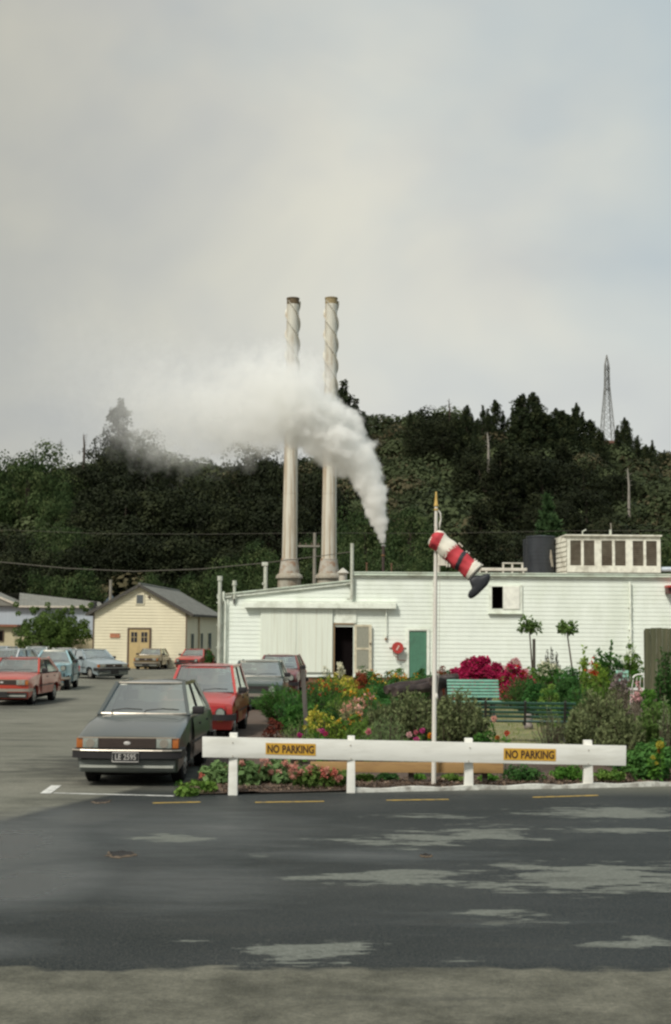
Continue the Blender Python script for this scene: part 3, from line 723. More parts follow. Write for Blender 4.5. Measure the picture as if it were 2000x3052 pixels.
for side in (-1, 1):
    mb.bar(roofpt(side, -.0, 0)+Vector((0, -.03, -.02)), roofpt(side, 1, 0)+Vector((0, -.03, -.02)), .05, .2, up=(0, 0, 1))
    mb.bar(roofpt(side, 1, 0)+Vector((0, 0, -.02)), roofpt(side, 1, 1)+Vector((0, 0, -.02)), .12, .12)
Hh_('bargeboard', mb, paint('dark_barge', (.06, .055, .045), .7))
Hh_('ridge_cap', MB().tube([roofpt(1, 0, 0)+Vector((0, 0, .06)), roofpt(1, 0, 1)+Vector((0, 0, .06))], .1, 8), M_roofgrey)
Hh_('corner_board', MB().box((hxl-.04, YH-.06, zb0), (hxl+.04, YH-.031, ze)).box((hxr-.05, YH-.06, zb0), (hxr+.03, YH-.031, ze)), M_brown)
fr = Hh_('door_frame', MB().box((dX0-.12, YH-.08, zb0), (dX0, YH-.0, dZt+.1)).box((dX1, YH-.08, zb0), (dX1+.12, YH-.0, dZt+.1)).box((dX0+.001, YH-.078, dZt), (dX1-.001, YH-.0, dZt+.098)), M_brown)
mid = (dX0+dX1)/2
for a, b in ((dX0+.01, mid-.012), (mid+.012, dX1-.01)):
    d = Hh_('door', MB().box((a, YH-.06, zb0), (b, YH-.032, dZt-.01)), M_creamdoor)
    w0, w1 = a+.12, b-.12; z0, z1 = hz(1914), hz(1884)
    MB().box((w0, YH-.075, z0), (w1, YH-.061, z1)).build('window', paint('dark_pane', (.02, .022, .03), .2), d)
    MB().box((w0, YH-.085, (z0+z1)/2-.015), (w1, YH-.076, (z0+z1)/2+.015)).box(((w0+w1)/2-.015, YH-.084, z0), ((w0+w1)/2+.015, YH-.0755, z1)).build('glazing_bar', M_creamdoor, d)
    MB().box((a+.1, YH-.07, zb0+.2), (b-.1, YH-.061, z0-.3)).build('lower_panel', M_creamdoor, d)
gw = Hh_('gable_window', MB().box((hx(403), YH-.07, hz(1802)), (hx(429), YH-.031, hz(1770))), M_cream)
MB().box((hx(406), YH-.08, hz(1799)), (hx(426), YH-.0705, hz(1773))).build('pane', paint('grey_pane', (.10, .11, .11), .35), gw)
Hh_('gable_light', MB().ball((hx(443), YH-.08, hz(1779)), .08), M_brown)
Hh_('name_board', MB().box((hx(329), YH-.07, hz(1901)), (hx(358), YH-.031, hz(1889))), paint('faded_red_board', (.42, .17, .09), .7, var=.25, scale=9))
for px0, px1 in ((571, 580), (600, 607), (622, 632)):
    s0 = ((px0-1000)/F_PX*YH-hxr)/(.0283-(px0-1000)/F_PX); s1 = ((px1-1000)/F_PX*YH-hxr)/(.0283-(px1-1000)/F_PX)
    s0, s1 = min(s0, s1), min(max(s0, s1), 17)
    o_ = Vector((hxr, YH, 0)); pa = o_ + D*s0 + Nr*.035; pb_ = o_ + D*s1 + Nr*.035
    zt, zb2 = gz(YH)+2.35, gz(YH)+1.0
    f_ = Hh_('side_window', MB().bar(pa+Vector((0, 0, (zt+zb2)/2)), pb_+Vector((0, 0, (zt+zb2)/2)), .05, zt-zb2), M_cream)
    MB().bar(pa+D*.08+Nr*.03+Vector((0, 0, (zt+zb2)/2)), pb_-D*.08+Nr*.03+Vector((0, 0, (zt+zb2)/2)), .02, zt-zb2-.16).build('pane', paint('pale_pane', (.12, .14, .15), .2), f_)
Hh_('downpipe', MB().tube([Vector((hxr, YH, ze-.1))+D*5.5+Nr*.12, Vector((hxr, YH, zb0))+D*5.5+Nr*.12], .05, 7), paint('rusty_downpipe', (.3, .2, .1), .7))

# ------------------------------------------------------------------ long low building on the far left
YL = 104.0
lb_ = thing('long_workshop', 'long low workshop with grey corrugated roof and pale blue wall on the far left', 'workshop', (P(100, 1900, YL).x, YL, gz(YL)))
def Lg(name, mb, mat, **k):
    o = mb.build(name, mat, lb_, **k); o.matrix_parent_inverse = Matrix.Translation(-Vector(lb_.location)); return o
x0, x1 = P(-330, 1800, YL).x, P(300, 1800, YL).x; ze_ = P(100, 1806, YL).z; zr_ = P(100, 1768, YL+5).z
wallb = paint('pale_blue_wall', (.38, .42, .46), .6, var=.08, scale=1, stretch=(6, 1, .3))
Lg('wall', MB().box((x0, YL, gz(YL)-.3), (x1, YL+.1, ze_)).box((x0, YL+10, gz(YL)-.3), (x1, YL+10.1, ze_)).add([(x1-.02, YL+.1, gz(YL)-.3), (x1-.02, YL+10, gz(YL)-.3), (x1-.02, YL+10, ze_), (x1-.02, YL+5, zr_), (x1-.02, YL+.1, ze_)], [(0, 1, 2, 3, 4)]), wallb)
xg = P(36, 1800, YL).x
mb = MB()
zr2 = P(270, 1795, YL+5).z
mb.grid(lambda u, v: (xg+.6+(x1+.3-xg-.6)*u - 1.2*v, YL-.3+5.3*v, ze_+.02+((zr_+(zr2-zr_)*u)-ze_)*v+.02*math.sin(u*300)), 120, 3)
mb.grid(lambda u, v: (x0+(x1+.3-x0)*u, YL+5+5.3*v, (zr_+(zr2-zr_)*max(0, (x0+(x1+.3-x0)*u-xg)/(x1+.3-xg)))*(1-v)+ze_*v-.03), 20, 3)
Lg('roof', mb, paint('corrugated_grey', (.19, .19, .165), .7, var=.15, scale=2, dirt=(.16, .15, .12), dirt_amt=.5))
zc = P(0, 1768, YL+1).z
Lg('cross_gable', MB().add([(xg-6, YL-.35, ze_), (xg+.6, YL-.35, ze_), (xg-2.4, YL-.35, zc+.25), (xg-2.4, YL+5, zc+.25), (xg-6, YL+5, ze_), (xg+.6, YL+5, ze_)], [(0, 1, 2), (1, 5, 3, 2), (0, 2, 3, 4)]), paint('corrugated_grey', (1, 1, 1)))
Lg('barge_trim', MB().bar((xg-2.4, YL-.4, zc+.27), (xg+.62, YL-.4, ze_+.02), .08, .16).box((xg+.5, YL-.42, ze_-.12), (x1+.3, YL-.3, ze_+.02)), paint('pale_barge', (.5, .46, .38), .6))
Lg('roof_vent_box', MB().box((P(272, 1800, YL).x, YL-.6, ze_-.15), (P(290, 1800, YL).x, YL-.1, ze_+.35)), M_black)
# lean-to in front of it, beige
YA = 97.0
lt = thing('beige_lean_to', 'low beige shed with rusty roof edge and dark window at the left edge', 'shed', (P(30, 1900, YA).x, YA, gz(YA)))
def Lt(name, mb, mat, **k):
    o = mb.build(name, mat, lt, **k); o.matrix_parent_inverse = Matrix.Translation(-Vector(lt.location)); return o
xa, xb = P(-260, 1900, YA).x, P(42, 1900, YA).x; zt = P(20, 1868, YA).z
Lt('wall', MB().box((xa, YA, gz(YA)-.2), (xb, YA+5, zt)), paint('beige_wall', (.46, .40, .26), .7, var=.1))
Lt('roof', MB().box((xa-.2, YA-.3, zt), (xb+.25, YA+5.2, zt+.16)), paint('rusty_roof_edge', (.22, .09, .05), .8, var=.2))
wn = Lt('window', MB().box((P(-22, 1890, YA).x, YA-.06, P(0, 1912, YA).z), (P(12, 1890, YA).x, YA-.002, P(0, 1878, YA).z)), M_brown)
MB().box((P(-19, 1890, YA).x, YA-.07, P(0, 1909, YA).z), (P(9, 1890, YA).x, YA-.061, P(0, 1881, YA).z)).build('pane', M_dark, wn)
fw = thing('beige_boundary_wall', 'low beige wall running behind the parked cars under the round tree', 'wall', P(40, 1960, 95))
zt = P(80, 1898, 95).z - fw.location.z; xe = P(300, 1900, 95).x - fw.location.x
MB().box((0, 0, -1), (xe, .2, zt)).build('wall_panel', paint('beige_wall', (1, 1, 1)), fw)
for i in range(5): MB().box((xe*i/4-.12, -.05, -1), (xe*i/4+.12, -.001, zt+.05)).build('pier', paint('beige_wall', (1, 1, 1)), fw)

# ------------------------------------------------------------------ poles and wires
def upole(px, py0, py1, Y, lb, r=.13, cross=None, grp='utility poles behind the sheds'):
    a = P(px, py1, Y); zt = P(px, py0, Y).z; t = top('utility_pole', lb, 'utility pole', (a.x, Y, a.z), grp)
    MB().tube([(0, 0, -2), (0, 0, zt-a.z)], [r*1.15, r*.85], 9).build('pole', M_pole, t, smooth=True)
    if cross:
        z = P(px, cross, Y).z - a.z
        MB().box((-1.15, -.16, z-.06), (.35, -.08, z+.06)).build('crossarm', M_pole, t)
        for q in (-1.0, -.6, -.2, .25): MB().lathe((q, -.12, z+.06), [(.03, 0), (.06, .04), (.06, .1), (.02, .16)], 7).build('insulator', M_brown, t)
    return Vector((a.x, Y, zt))
p1 = upole(329, 1728, 1785, 106, 'bare grey pole rising behind the cream hut roof')
p2 = upole(937, 1588, 1745, 92, 'timber pole with crossarm between the two chimneys', .12, 1628)
a = P(791, 1758, 57); t = top('roof_mast', 'short pale mast carrying the cable on the shed roof left of the chimneys', 'mast', a)
zt = P(791, 1680, 57).z - a.z
MB().tube([(0, 0, -.5), (0, 0, zt)], .085, 9).build('mast', M_pipe, t, smooth=True); MB().box((-.16, -.1, zt-.1), (.1, .1, zt+.06)).build('cable_clamp', M_pipe, t, bev=.02)
MB().tube([(-.09, -.05, zt-.9), (-.09, -.05, zt-.8)], .05, 6).build('insulator', M_pipe, t)
def cable(name, lb, pts, r):
    t = [Vector(p) for p in pts]; mb = MB(); out = []
    for i in range(len(t)-1):
        for k in range(8):
            out.append(t[i].lerp(t[i+1], k/8))
    out.append(t[-1]); mb.tube(out, r, 5); o = mb.build(name, M_wire); return tag(o, lb, 'cable', 'overhead cables')
cable('overhead_cable', 'thick overhead cable sagging to the roof mast', [P(-120, 1667, 60), P(0, 1675, 59.6), P(200, 1694, 58.8), P(400, 1703, 58.2), P(600, 1696, 57.6), P(788, 1678, 57), P(940, 1659, 56.2), P(1046, 1645, 55.5)], .017)
cable('overhead_cable', 'thin high overhead cable crossing in front of the dark trees', [P(-120, 1577, 96), P(0, 1579, 96), P(330, 1591, 95), P(640, 1592, 94), P(936, 1588, 92.1), P(1300, 1590, 92), P(1700, 1582, 92), P(2150, 1580, 92)], .011)
# ------------------------------------------------------------------ hillside
RX = [-400, 0, 170, 300, 500, 800, 950, 1050, 1150, 1300, 1450, 1600, 1750, 1850, 2000, 2400]
RY = [1440, 1450, 1450, 1435, 1440, 1440, 1400, 1345, 1300, 1300, 1322, 1335, 1340, 1360, 1405, 1440]
def hill_z(x, y):
    y = np.asarray(y, float); x = np.asarray(x, float)
    px = 1000 + F_PX*x/265.; py = np.interp(px, RX, RY)
    zr = (1865 - py)*265/F_PX + CAM_H
    s = np.clip((y-112)/150., 0, 1); s = s**1.15*(1-.12*np.sin(math.pi*s))
    h = gz(112) + (zr-gz(112))*s
    h = h + (y > 262)*(-(y-262)*.02)
    return h + 1.0*np.sin(x*.11+y*.07)*np.clip((y-125)/40, 0, 1)
hxs = np.arange(-240, 241, 4.); hys = np.concatenate([np.arange(112, 270, 3.), np.arange(272, 420, 12.)])
HX, HY = np.meshgrid(hxs, hys); HZ = hill_z(HX, HY) - .02
idx = np.arange(HX.size).reshape(HX.shape); Fq = np.stack([idx[:-1, :-1], idx[:-1, 1:], idx[1:, 1:], idx[1:, :-1]], -1).reshape(-1, 4)
hm = np_mesh('hillside', np.stack([HX, HY, HZ], -1).reshape(-1, 3), Fq)
tag(link('hillside', hm, paint('hill_grass', (.060, .070, .028), .95, var=.35, scale=.25, dirt=(.13, .115, .05), dirt_amt=.8, dirt_scale=.12)), kind='structure')

def in_px(P3, m=260):
    d = P3 - np.array(CAM); dep = d @ np.array(FW); return 1000 + F_PX*(d @ np.array(RT))/dep, 1526 - F_PX*(d @ np.array(UP))/dep
# scrub: one mass nobody could count
scrubs = [('hill_scrub', leafmat('scrub_leaf', (.014, .020, .009), (.080, .100, .045), (.085, .074, .040), .12))]
n = 6200
x = rng.uniform(-88, 88, n); y = 112 + 158*np.sqrt(rng.random(n))*1.0
C = np.stack([x, y, hill_z(x, y)], 1); px, py = in_px(C)
lawn = (px > 195) & (px < 345) & (y < 150)
ok = (px > -260) & (px < 2260) & ~lawn & (y > 118); C = C[ok]
rad = rng.uniform(1.2, 3.3, len(C)); C[:, 2] += rad*.35
pa_ = cluster_leaves(C, rad, 66, .60, .7, .9, .35, -.25, .25, .25)
nb = 520; xb_ = rng.uniform(-80, 80, nb); yb_ = 122 + 145*rng.random(nb); CB = np.stack([xb_, yb_, hill_z(xb_, yb_)], 1)
pxb, pyb = in_px(CB); CB = CB[~((pxb > 180) & (pxb < 360) & (yb_ < 165))]; rb_ = rng.uniform(2.6, 4.6, len(CB)); CB[:, 2] += rb_*.45
pb2_ = cluster_leaves(CB, rb_, 330, .62, .75, .95, .35, -.35, .18, .22)
tag(foliage('hill_scrub', [pa_, pb2_], scrubs[0][1]), 'dense mixed green scrub covering the hillside', 'scrub', kind='stuff')
# brown and olive open patches
C = np.stack([rng.uniform(-60, 75, 260), rng.uniform(190, 266, 260), np.zeros(260)], 1); C[:, 2] = hill_z(C[:, 0], C[:, 1])+.6
tag(foliage('dry_fern', [cluster_leaves(C, rng.uniform(1.2, 2.6, 260), 40, .8, .5, .6, .5, 0, .3)], leafmat('dry_fern_leaf', (.075, .055, .025), (.115, .10, .045), None, .2)), 'brown and olive dry fern patches between the scrub', 'ferns', kind='stuff')

# ---------- tree prototypes (unit about 10 m high)
def trunk_mb(h, r, lean=.02, n=7):
    pts = [(lean*h*math.sin(i*.9), lean*h*math.cos(i*1.3), h*i/6) for i in range(7)]
    return MB().tube(pts, [r*(1-.85*i/6) for i in range(7)], n)
M_bark = paint('pine_bark', (.055, .040, .028), .9, var=.3, scale=2)
M_pale_bark = paint('dead_bark', (.26, .235, .20), .9, var=.2, scale=2)
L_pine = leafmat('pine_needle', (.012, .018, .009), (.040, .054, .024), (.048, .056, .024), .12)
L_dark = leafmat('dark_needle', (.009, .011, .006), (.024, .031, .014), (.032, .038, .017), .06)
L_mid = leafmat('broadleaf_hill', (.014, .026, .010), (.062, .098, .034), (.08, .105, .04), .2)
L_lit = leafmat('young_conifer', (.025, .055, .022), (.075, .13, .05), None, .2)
def pine_parts(h=10., seed=0, spread=.26, sparse=1., leader=.16):
    "whorled pine: tufts along rising boughs, bare leader with bottle-brush tip"
    rs = np.random.default_rng(seed); tp = []; mb = trunk_mb(h, .18)
    z = h*.10; lv = 0
    while z < h*(1-leader*.4):
        f = z/h; R_ = h*spread*(1-f)**.95*(.7+.6*rs.random()) + .18
        nb = int(5 + 3*rs.random())
        for b in range(nb):
            if rs.random() > sparse: continue
            a = rs.random()*6.283; L = R_*(.65+.5*rs.random()); m = max(2, int(L/.38))
            for i in range(m):
                s = (i+1)/m; p = np.array([math.cos(a)*L*s, math.sin(a)*L*s, z + L*.32*s*s + .1*rs.normal()]); tp.append((p, .34+.18*(1-f)))
            mb.tube([(0, 0, z), (math.cos(a)*L*.9, math.sin(a)*L*.9, z+L*.26)], [.05, .015], 4, cap=False)
        z += h*(.062 - .022*f); lv += 1
    for i in range(7): tp.append((np.array([0, 0, h*(1-leader*.45)+h*leader*.42*i/6]), .30-.022*i))
    C = np.array([t[0] for t in tp]); rad = np.array([t[1] for t in tp])
    return mb, cluster_leaves(C, rad*1.0, 26, .30, .4, 1.0, .75, -.6, .5, .8)
def round_parts(h=10., wid=8., seed=0, lumps=34, leaf=.55, per=60, low=.18):
    rs = np.random.default_rng(seed); mb = trunk_mb(h*.75, .28); C = []; Rr = []
    for i in range(lumps):
        u = rs.normal(size=3); u /= np.linalg.norm(u); q = .55+.45*rs.random()
        r = (.13+.11*rs.random())*wid
        c = np.array([u[0]*wid*.42*q, u[1]*wid*.42*q, h*(low+(1-low)*.5) + u[2]*h*(1-low)*.42*q]); C.append(c); Rr.append(r)
        if i % 3 == 0: mb.tube([(0, 0, h*.25), tuple(c*np.array([.5, .5, 1]) - np.array([0, 0, r*.6])), tuple(c)], [.1, .05, .02], 4, cap=False)
    C = np.array(C); Rr = np.array(Rr)
    return mb, cluster_leaves(C, Rr, per, leaf, .7, .85, .3, -.6, .3, .4)
def cone_parts(h=10., wid=3., seed=0):
    rs = np.random.default_rng(seed); mb = trunk_mb(h*.9, .12); n = 150; f = rs.random(n)**1.3; a = rs.random(n)*6.283
    rr = wid*.5*(1-f)**.8*(.55+.5*rs.random(n)); C = np.stack([np.cos(a)*rr, np.sin(a)*rr, h*(.04+.93*f)], 1)
    return mb, cluster_leaves(C, .42*(1.15-f)*1.0, 26, .4, .4, 1.2, .9, -.7, .5)
PROTO = {}
def proto(key, parts, leafm, bark=M_bark):
    mb, fol = parts; V, Fq, T, H = fol
    PROTO[key] = (mb.mesh('trunk'), np_mesh('crown', V, Fq, {'tint': T, 'hue': H}), leafm, bark)
    PROTO[key][0].materials.append(bark); PROTO[key][1].materials.append(leafm)
for i in range(3): proto('pine%d' % i, pine_parts(10, 20+i, .30+.04*i, .95), L_pine)
proto('thin', pine_parts(10, 31, .15, .6, .3), L_pine)
proto('sparse', pine_parts(10, 33, .34, .7, .22), L_dark)
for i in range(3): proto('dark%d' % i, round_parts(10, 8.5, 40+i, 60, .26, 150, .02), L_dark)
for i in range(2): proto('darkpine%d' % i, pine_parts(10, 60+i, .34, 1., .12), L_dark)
for i in range(3): proto('round%d' % i, round_parts(10, 9.5, 50+i, 44, .28, 130, .05), L_mid)
proto('cone', cone_parts(10, 3.4, 5), L_lit)
def put_tree(key, px, pytop, Y, label, group, wscale=1., name='pine_tree', cat='tree'):
    x = P(px, 1700, Y).x; z0 = float(hill_z(x, Y)) if Y > 112 else gz(Y)
    h = P(px, pytop, Y).z - z0; s = h/10.
    t = thing(name, label, cat, (x, Y, z0-.2), random.uniform(0, 6.28), group)
    sw = s*wscale; t.scale = (sw, sw, s)
    tr, cr, lm, bk = PROTO[key]
    link('trunk', tr, None, t); link('crown', cr, None, t); return t
# skyline pines on the right
sky_p = [(1393, 1212, 'pine1'), (1455, 1222, 'thin'), (1476, 1196, 'pine0'), (1515, 1255, 'pine2'), (1560, 1180, 'pine0'), (1592, 1174, 'pine1'), (1632, 1248, 'thin'), (1660, 1222, 'pine2'), (1690, 1262, 'thin'),
         (1722, 1206, 'pine0'), (1762, 1255, 'pine1'), (1866, 1250, 'pine2'), (1905, 1302, 'thin'), (1949, 1316, 'thin'), (1425, 1250, 'pine2'), (1540, 1232, 'pine1'), (1615, 1228, 'pine2'), (1500, 1228, 'thin'), (1408, 1238, 'pine0'), (1640, 1240, 'pine1'), (1700, 1242, 'pine2'), (1740, 1232, 'thin'), (1575, 1215, 'thin'), (1790, 1285, 'pine2'), (1845, 1272, 'thin'), (1878, 1275, 'thin'), (1360, 1245, 'pine1'), (1385, 1225, 'pine2'), (1440, 1212, 'thin'), (1530, 1222, 'thin'), (1605, 1190, 'thin'), (1680, 1228, 'pine0'), (1712, 1222, 'thin'), (1770, 1262, 'thin'), (1300, 1240, 'thin'), (1930, 1330, 'pine2'), (1985, 1345, 'thin')]
for i, (px, py, kq) in enumerate(sky_p):
    put_tree(kq, px, py-6, 232 + (i*7) % 26, 'dark pine with pointed top standing along the skyline on the right', 'pines on the skyline right of the windsock', (1.05 + .3*((i*5) % 3 - 1)) if kq != 'thin' else .9)
for px, py, kq, ws, lb in ((1022, 1133, 'thin', 1.3, 'tall thin ragged pine just right of the right chimney'), (1058, 1188, 'thin', 1.2, 'small pine between the chimney and the hilltop'), (1082, 1225, 'thin', 1.0, 'shortest pine leaning at the edge of the steam'),
                           (1220, 1222, 'thin', .9, 'tiny lone pine on the bare hilltop'), (350, 1188, 'sparse', 1.15, 'tall sparse dark pine with open boughs on the left skyline'),
                           (1045, 1262, 'pine1', 1.3, 'bushy pine behind the right edge of the steam')):
    put_tree(kq, px, py, 240, lb, None, ws)
put_tree('dark0', 1275, 1208, 236, 'broad dark round tree at the left end of the right-hand skyline', None, 1.0, 'broadleaf_tree')
put_tree('dark1', 1325, 1232, 232, 'smaller dark tree beside the broad skyline tree', None, .9, 'broadleaf_tree')
# dark stand below the skyline on the right
for i, (px, py, Y) in enumerate([(1395, 1330, 205), (1450, 1300, 200), (1500, 1330, 195), (1560, 1290, 205), (1620, 1310, 200), (1680, 1320, 208), (1740, 1330, 205), (1500, 1420, 165), (1610, 1430, 165), (1750, 1410, 180), (1430, 1490, 150),
                                 (1540, 1530, 142), (1720, 1530, 145), (1800, 1500, 150), (1860, 1370, 205), (1450, 1580, 128), (1540, 1590, 127), (1650, 1575, 128), (1370, 1580, 130), (1780, 1580, 130)]):
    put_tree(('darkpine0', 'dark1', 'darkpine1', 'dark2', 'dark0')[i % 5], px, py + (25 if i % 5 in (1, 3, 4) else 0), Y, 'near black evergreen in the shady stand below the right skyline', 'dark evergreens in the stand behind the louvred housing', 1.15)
put_tree('cone', 1632, 1466, 126, 'light green narrow conifer in front of the dark pine stand', None, 1.0, 'young_conifer')
put_tree('cone', 1655, 1540, 125, 'smaller light green conifer at the foot of the narrow one', None, 1.5, 'young_conifer')
# dark mass on the left
for i, (px, py, Y, w_) in enumerate([(285, 1350, 190, .9), (345, 1300, 195, .6), (400, 1262, 200, .6), (430, 1360, 185, 1), (505, 1345, 190, .8), (560, 1400, 185, .9), (620, 1405, 190, .9), (680, 1420, 185, 1), (745, 1300, 180, .8), (800, 1330, 180, .8), (900, 1350, 175, .8), (950, 1400, 175, .9),
                                     (300, 1440, 160, 1), (370, 1420, 158, 1.1), (450, 1440, 155, 1.1), (530, 1450, 155, 1.1), (610, 1470, 155, 1.), (690, 1490, 152, 1.), (760, 1440, 155, 1.), (820, 1470, 150, 1), (330, 1560, 132, 1.1), (420, 1560, 130, 1.1), (510, 1580, 130, 1.1), (600, 1590, 130, 1), (250, 1600, 130, 1), (680, 1600, 130, 1), (900, 1500, 150, .9), (10, 1560, 135, 1.1), (90, 1610, 128, 1)]):
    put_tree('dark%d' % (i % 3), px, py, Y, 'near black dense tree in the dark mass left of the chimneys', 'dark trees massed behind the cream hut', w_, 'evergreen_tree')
for i, (px, py, Y) in enumerate([(35, 1335, 190), (115, 1304, 195), (75, 1370, 185), (0, 1375, 190), (150, 1400, 185), (-60, 1350, 190)]):
    put_tree('round%d' % (i % 3), px, py, Y, 'rounded dark green tree at the far left of the skyline', 'round trees on the far left skyline', .8, 'broadleaf_tree')
for i, (px, py, Y) in enumerate([(200, 1385, 200), (235, 1375, 195), (170, 1460, 175), (215, 1480, 170), (150, 1540, 150), (230, 1560, 140), (130, 1690, 122), (700, 1640, 124), (760, 1600, 128), (800, 1690, 119), (820, 1620, 124), (560, 1700, 118), (640, 1680, 119), (470, 1690, 118), (250, 1680, 119),
                                 (1010, 1560, 128), (1060, 1600, 122), (1090, 1520, 138), (1120, 1640, 118), (1180, 1590, 122), (1020, 1650, 118), (1240, 1630, 119), (1150, 1480, 150), (1220, 1500, 145), (960, 1590, 124), (1060, 1480, 150), (1940, 1590, 122), (1990, 1560, 125), (1990, 1640, 117), (1300, 1560, 128)]):
    put_tree('round%d' % (i % 3), px, py, Y, 'leafy mid green tree low on the hillside behind the sheds', 'leafy trees low on the hillside', .75, 'broadleaf_tree')
# dead snags
for px, y0, y1, Y, lb in ((1340, 1188, 1262, 236, 'bare dead spar on the skyline beside the broad dark tree'), (1455, 1288, 1352, 198, 'white dead trunk in front of the right-hand pines'), (1874, 1395, 1480, 190, 'tall white dead trunk on the slope below the pylon'), (250, 1292, 1350, 200, 'bare broken trunk on the left skyline')):
    a = P(px, y1, Y); hh = P(px, y0, Y).z - a.z; t = thing('dead_trunk', lb, 'dead tree', a)
    mb = MB().tube([(0, 0, -3), (.05, 0, hh*.4), (-.08, 0, hh*.8), (-.1, 0, hh)], [.22, .16, .1, .04], 6, jag=.3)
    for q in (.35, .5, .62, .75, .86): mb.tube([(0, 0, hh*q), (random.choice((-1, 1))*.5, 0, hh*q+.3)], [.05, .015], 4)
    mb.build('trunk', M_pale_bark if 'white' in lb else M_bark, t)

# ------------------------------------------------------------------ lattice pylons
M_gal = paint('galvanised_lattice', (.22, .22, .21), .6, metal=.2)
def pylon_parts():
    H = 26.; tw = MB(); arms = MB()
    prof = [(0, 3.3), (5, 2.65), (9.5, 2.05), (13.5, 1.5), (16.8, 1.1), (20, 1.0), (23, .92), (26, .05)]
    def wd(z): return float(np.interp(z, [p[0] for p in prof], [p[1] for p in prof]))
    zs = [0, 2.6, 5, 7.4, 9.5, 11.6, 13.5, 15.2, 16.8, 18, 19.2, 20.4, 21.6, 23, 26]
    cor = [(-1, -1), (1, -1), (1, 1), (-1, 1)]
    for a, b in zip(zs[:-1], zs[1:]):
        for i in range(4):
            c0, c1 = cor[i], cor[(i+1) % 4]; wa, wb = wd(a)*.5, wd(b)*.5
            tw.bar((c0[0]*wa*1.15, c0[1]*wa, a), (c0[0]*wb*1.15, c0[1]*wb, b), .2)
            tw.bar((c0[0]*wa*1.15, c0[1]*wa, a), (c1[0]*wb*1.15, c1[1]*wb, b), .08); tw.bar((c1[0]*wa*1.15, c1[1]*wa, a), (c0[0]*wb*1.15, c0[1]*wb, b), .08)
            tw.bar((c0[0]*wb*1.15, c0[1]*wb, b), (c1[0]*wb*1.15, c1[1]*wb, b), .07)
    A = []
    for z in (15.6, 18.6, 21.7):
        am = MB()
        for s in (-1, 1):
            am.bar((s*.1, -.5, z), (s*.5, -3.4*s*0-3.2 if s < 0 else 3.2, z+.1), .14); am.bar((s*.4, 0, z+.9), (s*.5, -3.2 if s < 0 else 3.2, z+.1), .1)
            am.box((s*.5-.12, (-3.3 if s < 0 else 3.1), z-1.0), (s*.5+.12, (-3.1 if s < 0 else 3.3), z+.05))
        A.append(am)
    return tw, A
tw, arms = pylon_parts(); tm = tw.mesh('tower'); tm.materials.append(M_gal); ams = []
for a in arms: m_ = a.mesh('crossarm'); m_.materials.append(paint('arm_steel', (.10, .10, .10), .6)); ams.append(m_)
def pylon(px, py0, py1, Y, lb, rz):
    a = P(px, py1, Y); hh = P(px, py0, Y).z - a.z; t = thing('transmission_tower', lb, 'pylon', a, rz, 'lattice pylons beyond the hill'); s = hh/26; t.scale = (s, s, s)
    link('tower', tm, None, t)
    for m_ in ams: link('crossarm', m_, None, t)
    return t
pylon(1811, 1058, 1318, 420, 'tall lattice pylon standing on the skyline on the right', R(10))
pylon(180, 1308, 1385, 900, 'tiny faint pylon between the trees on the far left skyline', R(60))
pc = P(1806, 1316, 418); pb_ = thing('pylon_base_hut', 'low rusty red roof at the foot of the tall pylon', 'hut', pc)
MB().box((-3.3, -1.5, -6), (3.6, 1.5, -.9)).build('wall', M_conc, pb_); MB().box((-3.6, -1.8, -.9), (3.9, 1.8, .1)).build('roof', paint('far_rust', (.15, .07, .05), .8), pb_)

# round tree by the hut
YT = 92
t = thing('garden_tree', 'round leafy green tree in front of the workshop left of the cream hut', 'tree', (P(158, 1930, YT).x, YT, gz(YT)))
L_gt = leafmat('garden_tree_leaf', (.035, .065, .018), (.14, .21, .055), None, .3)
rs = np.random.default_rng(3); C = []; Rr = []
for i in range(230):
    u = rs.normal(size=3); u /= np.linalg.norm(u); q = rs.random()**.4
    C.append([u[0]*2.6*q, u[1]*2.0*q, 2.15+u[2]*1.6*q]); Rr.append(.26+.2*rs.random())
for i in range(16): C.append([-2.5+5.0*i/15+rs.normal()*.15, rs.normal()*.5, 3.5+.7*rs.random()]); Rr.append(.2)
foliage('crown', [cluster_leaves(np.array(C), np.array(Rr), 80, .14, .6, .9, .3, -.6, .4, .6)], L_gt, t)
mb = MB()
for i in range(7):
    a = i*.9; mb.tube([(0, 0, -.1), (.3*math.cos(a), .3*math.sin(a), .8), (1.4*math.cos(a), 1.1*math.sin(a), 2.2)], [.12, .09, .03], 6)
mb.build('trunk', M_bark, t)
# ------------------------------------------------------------------ garden ground, kerb
kerb_px = [(470, 2376), (560, 2373), (693, 2371), (1046, 2363), (1398, 2355), (1755, 2349), (2000, 2343), (2400, 2333)]
kp = [G(*q) for q in kerb_px]
M_soil = paint('mulch_soil', (.075, .050, .035), .95, var=.45, scale=30, dirt=(.16, .12, .09), dirt_amt=.6, dirt_scale=22, bmp=.8, bmp_scale=40)
M_lawn = paint('dry_lawn', (.20, .18, .085), .95, var=.2, scale=6, dirt=(.10, .13, .045), dirt_amt=.7, dirt_scale=1.6, bmp=.5, bmp_scale=80)
gl = [G(598, 2300), G(610, 2210), G(700, 2110), G(760, 2050), G(800, 2035)]
front = [q + Vector((0, .10, 0)) for q in kp[1:]]
back = [Vector((18, 54.9, 0)), Vector((gl[-1].x-.3, 54.9, 0))]
poly = front + [Vector((18, front[-1].y, 0))] + back + gl[::-1]
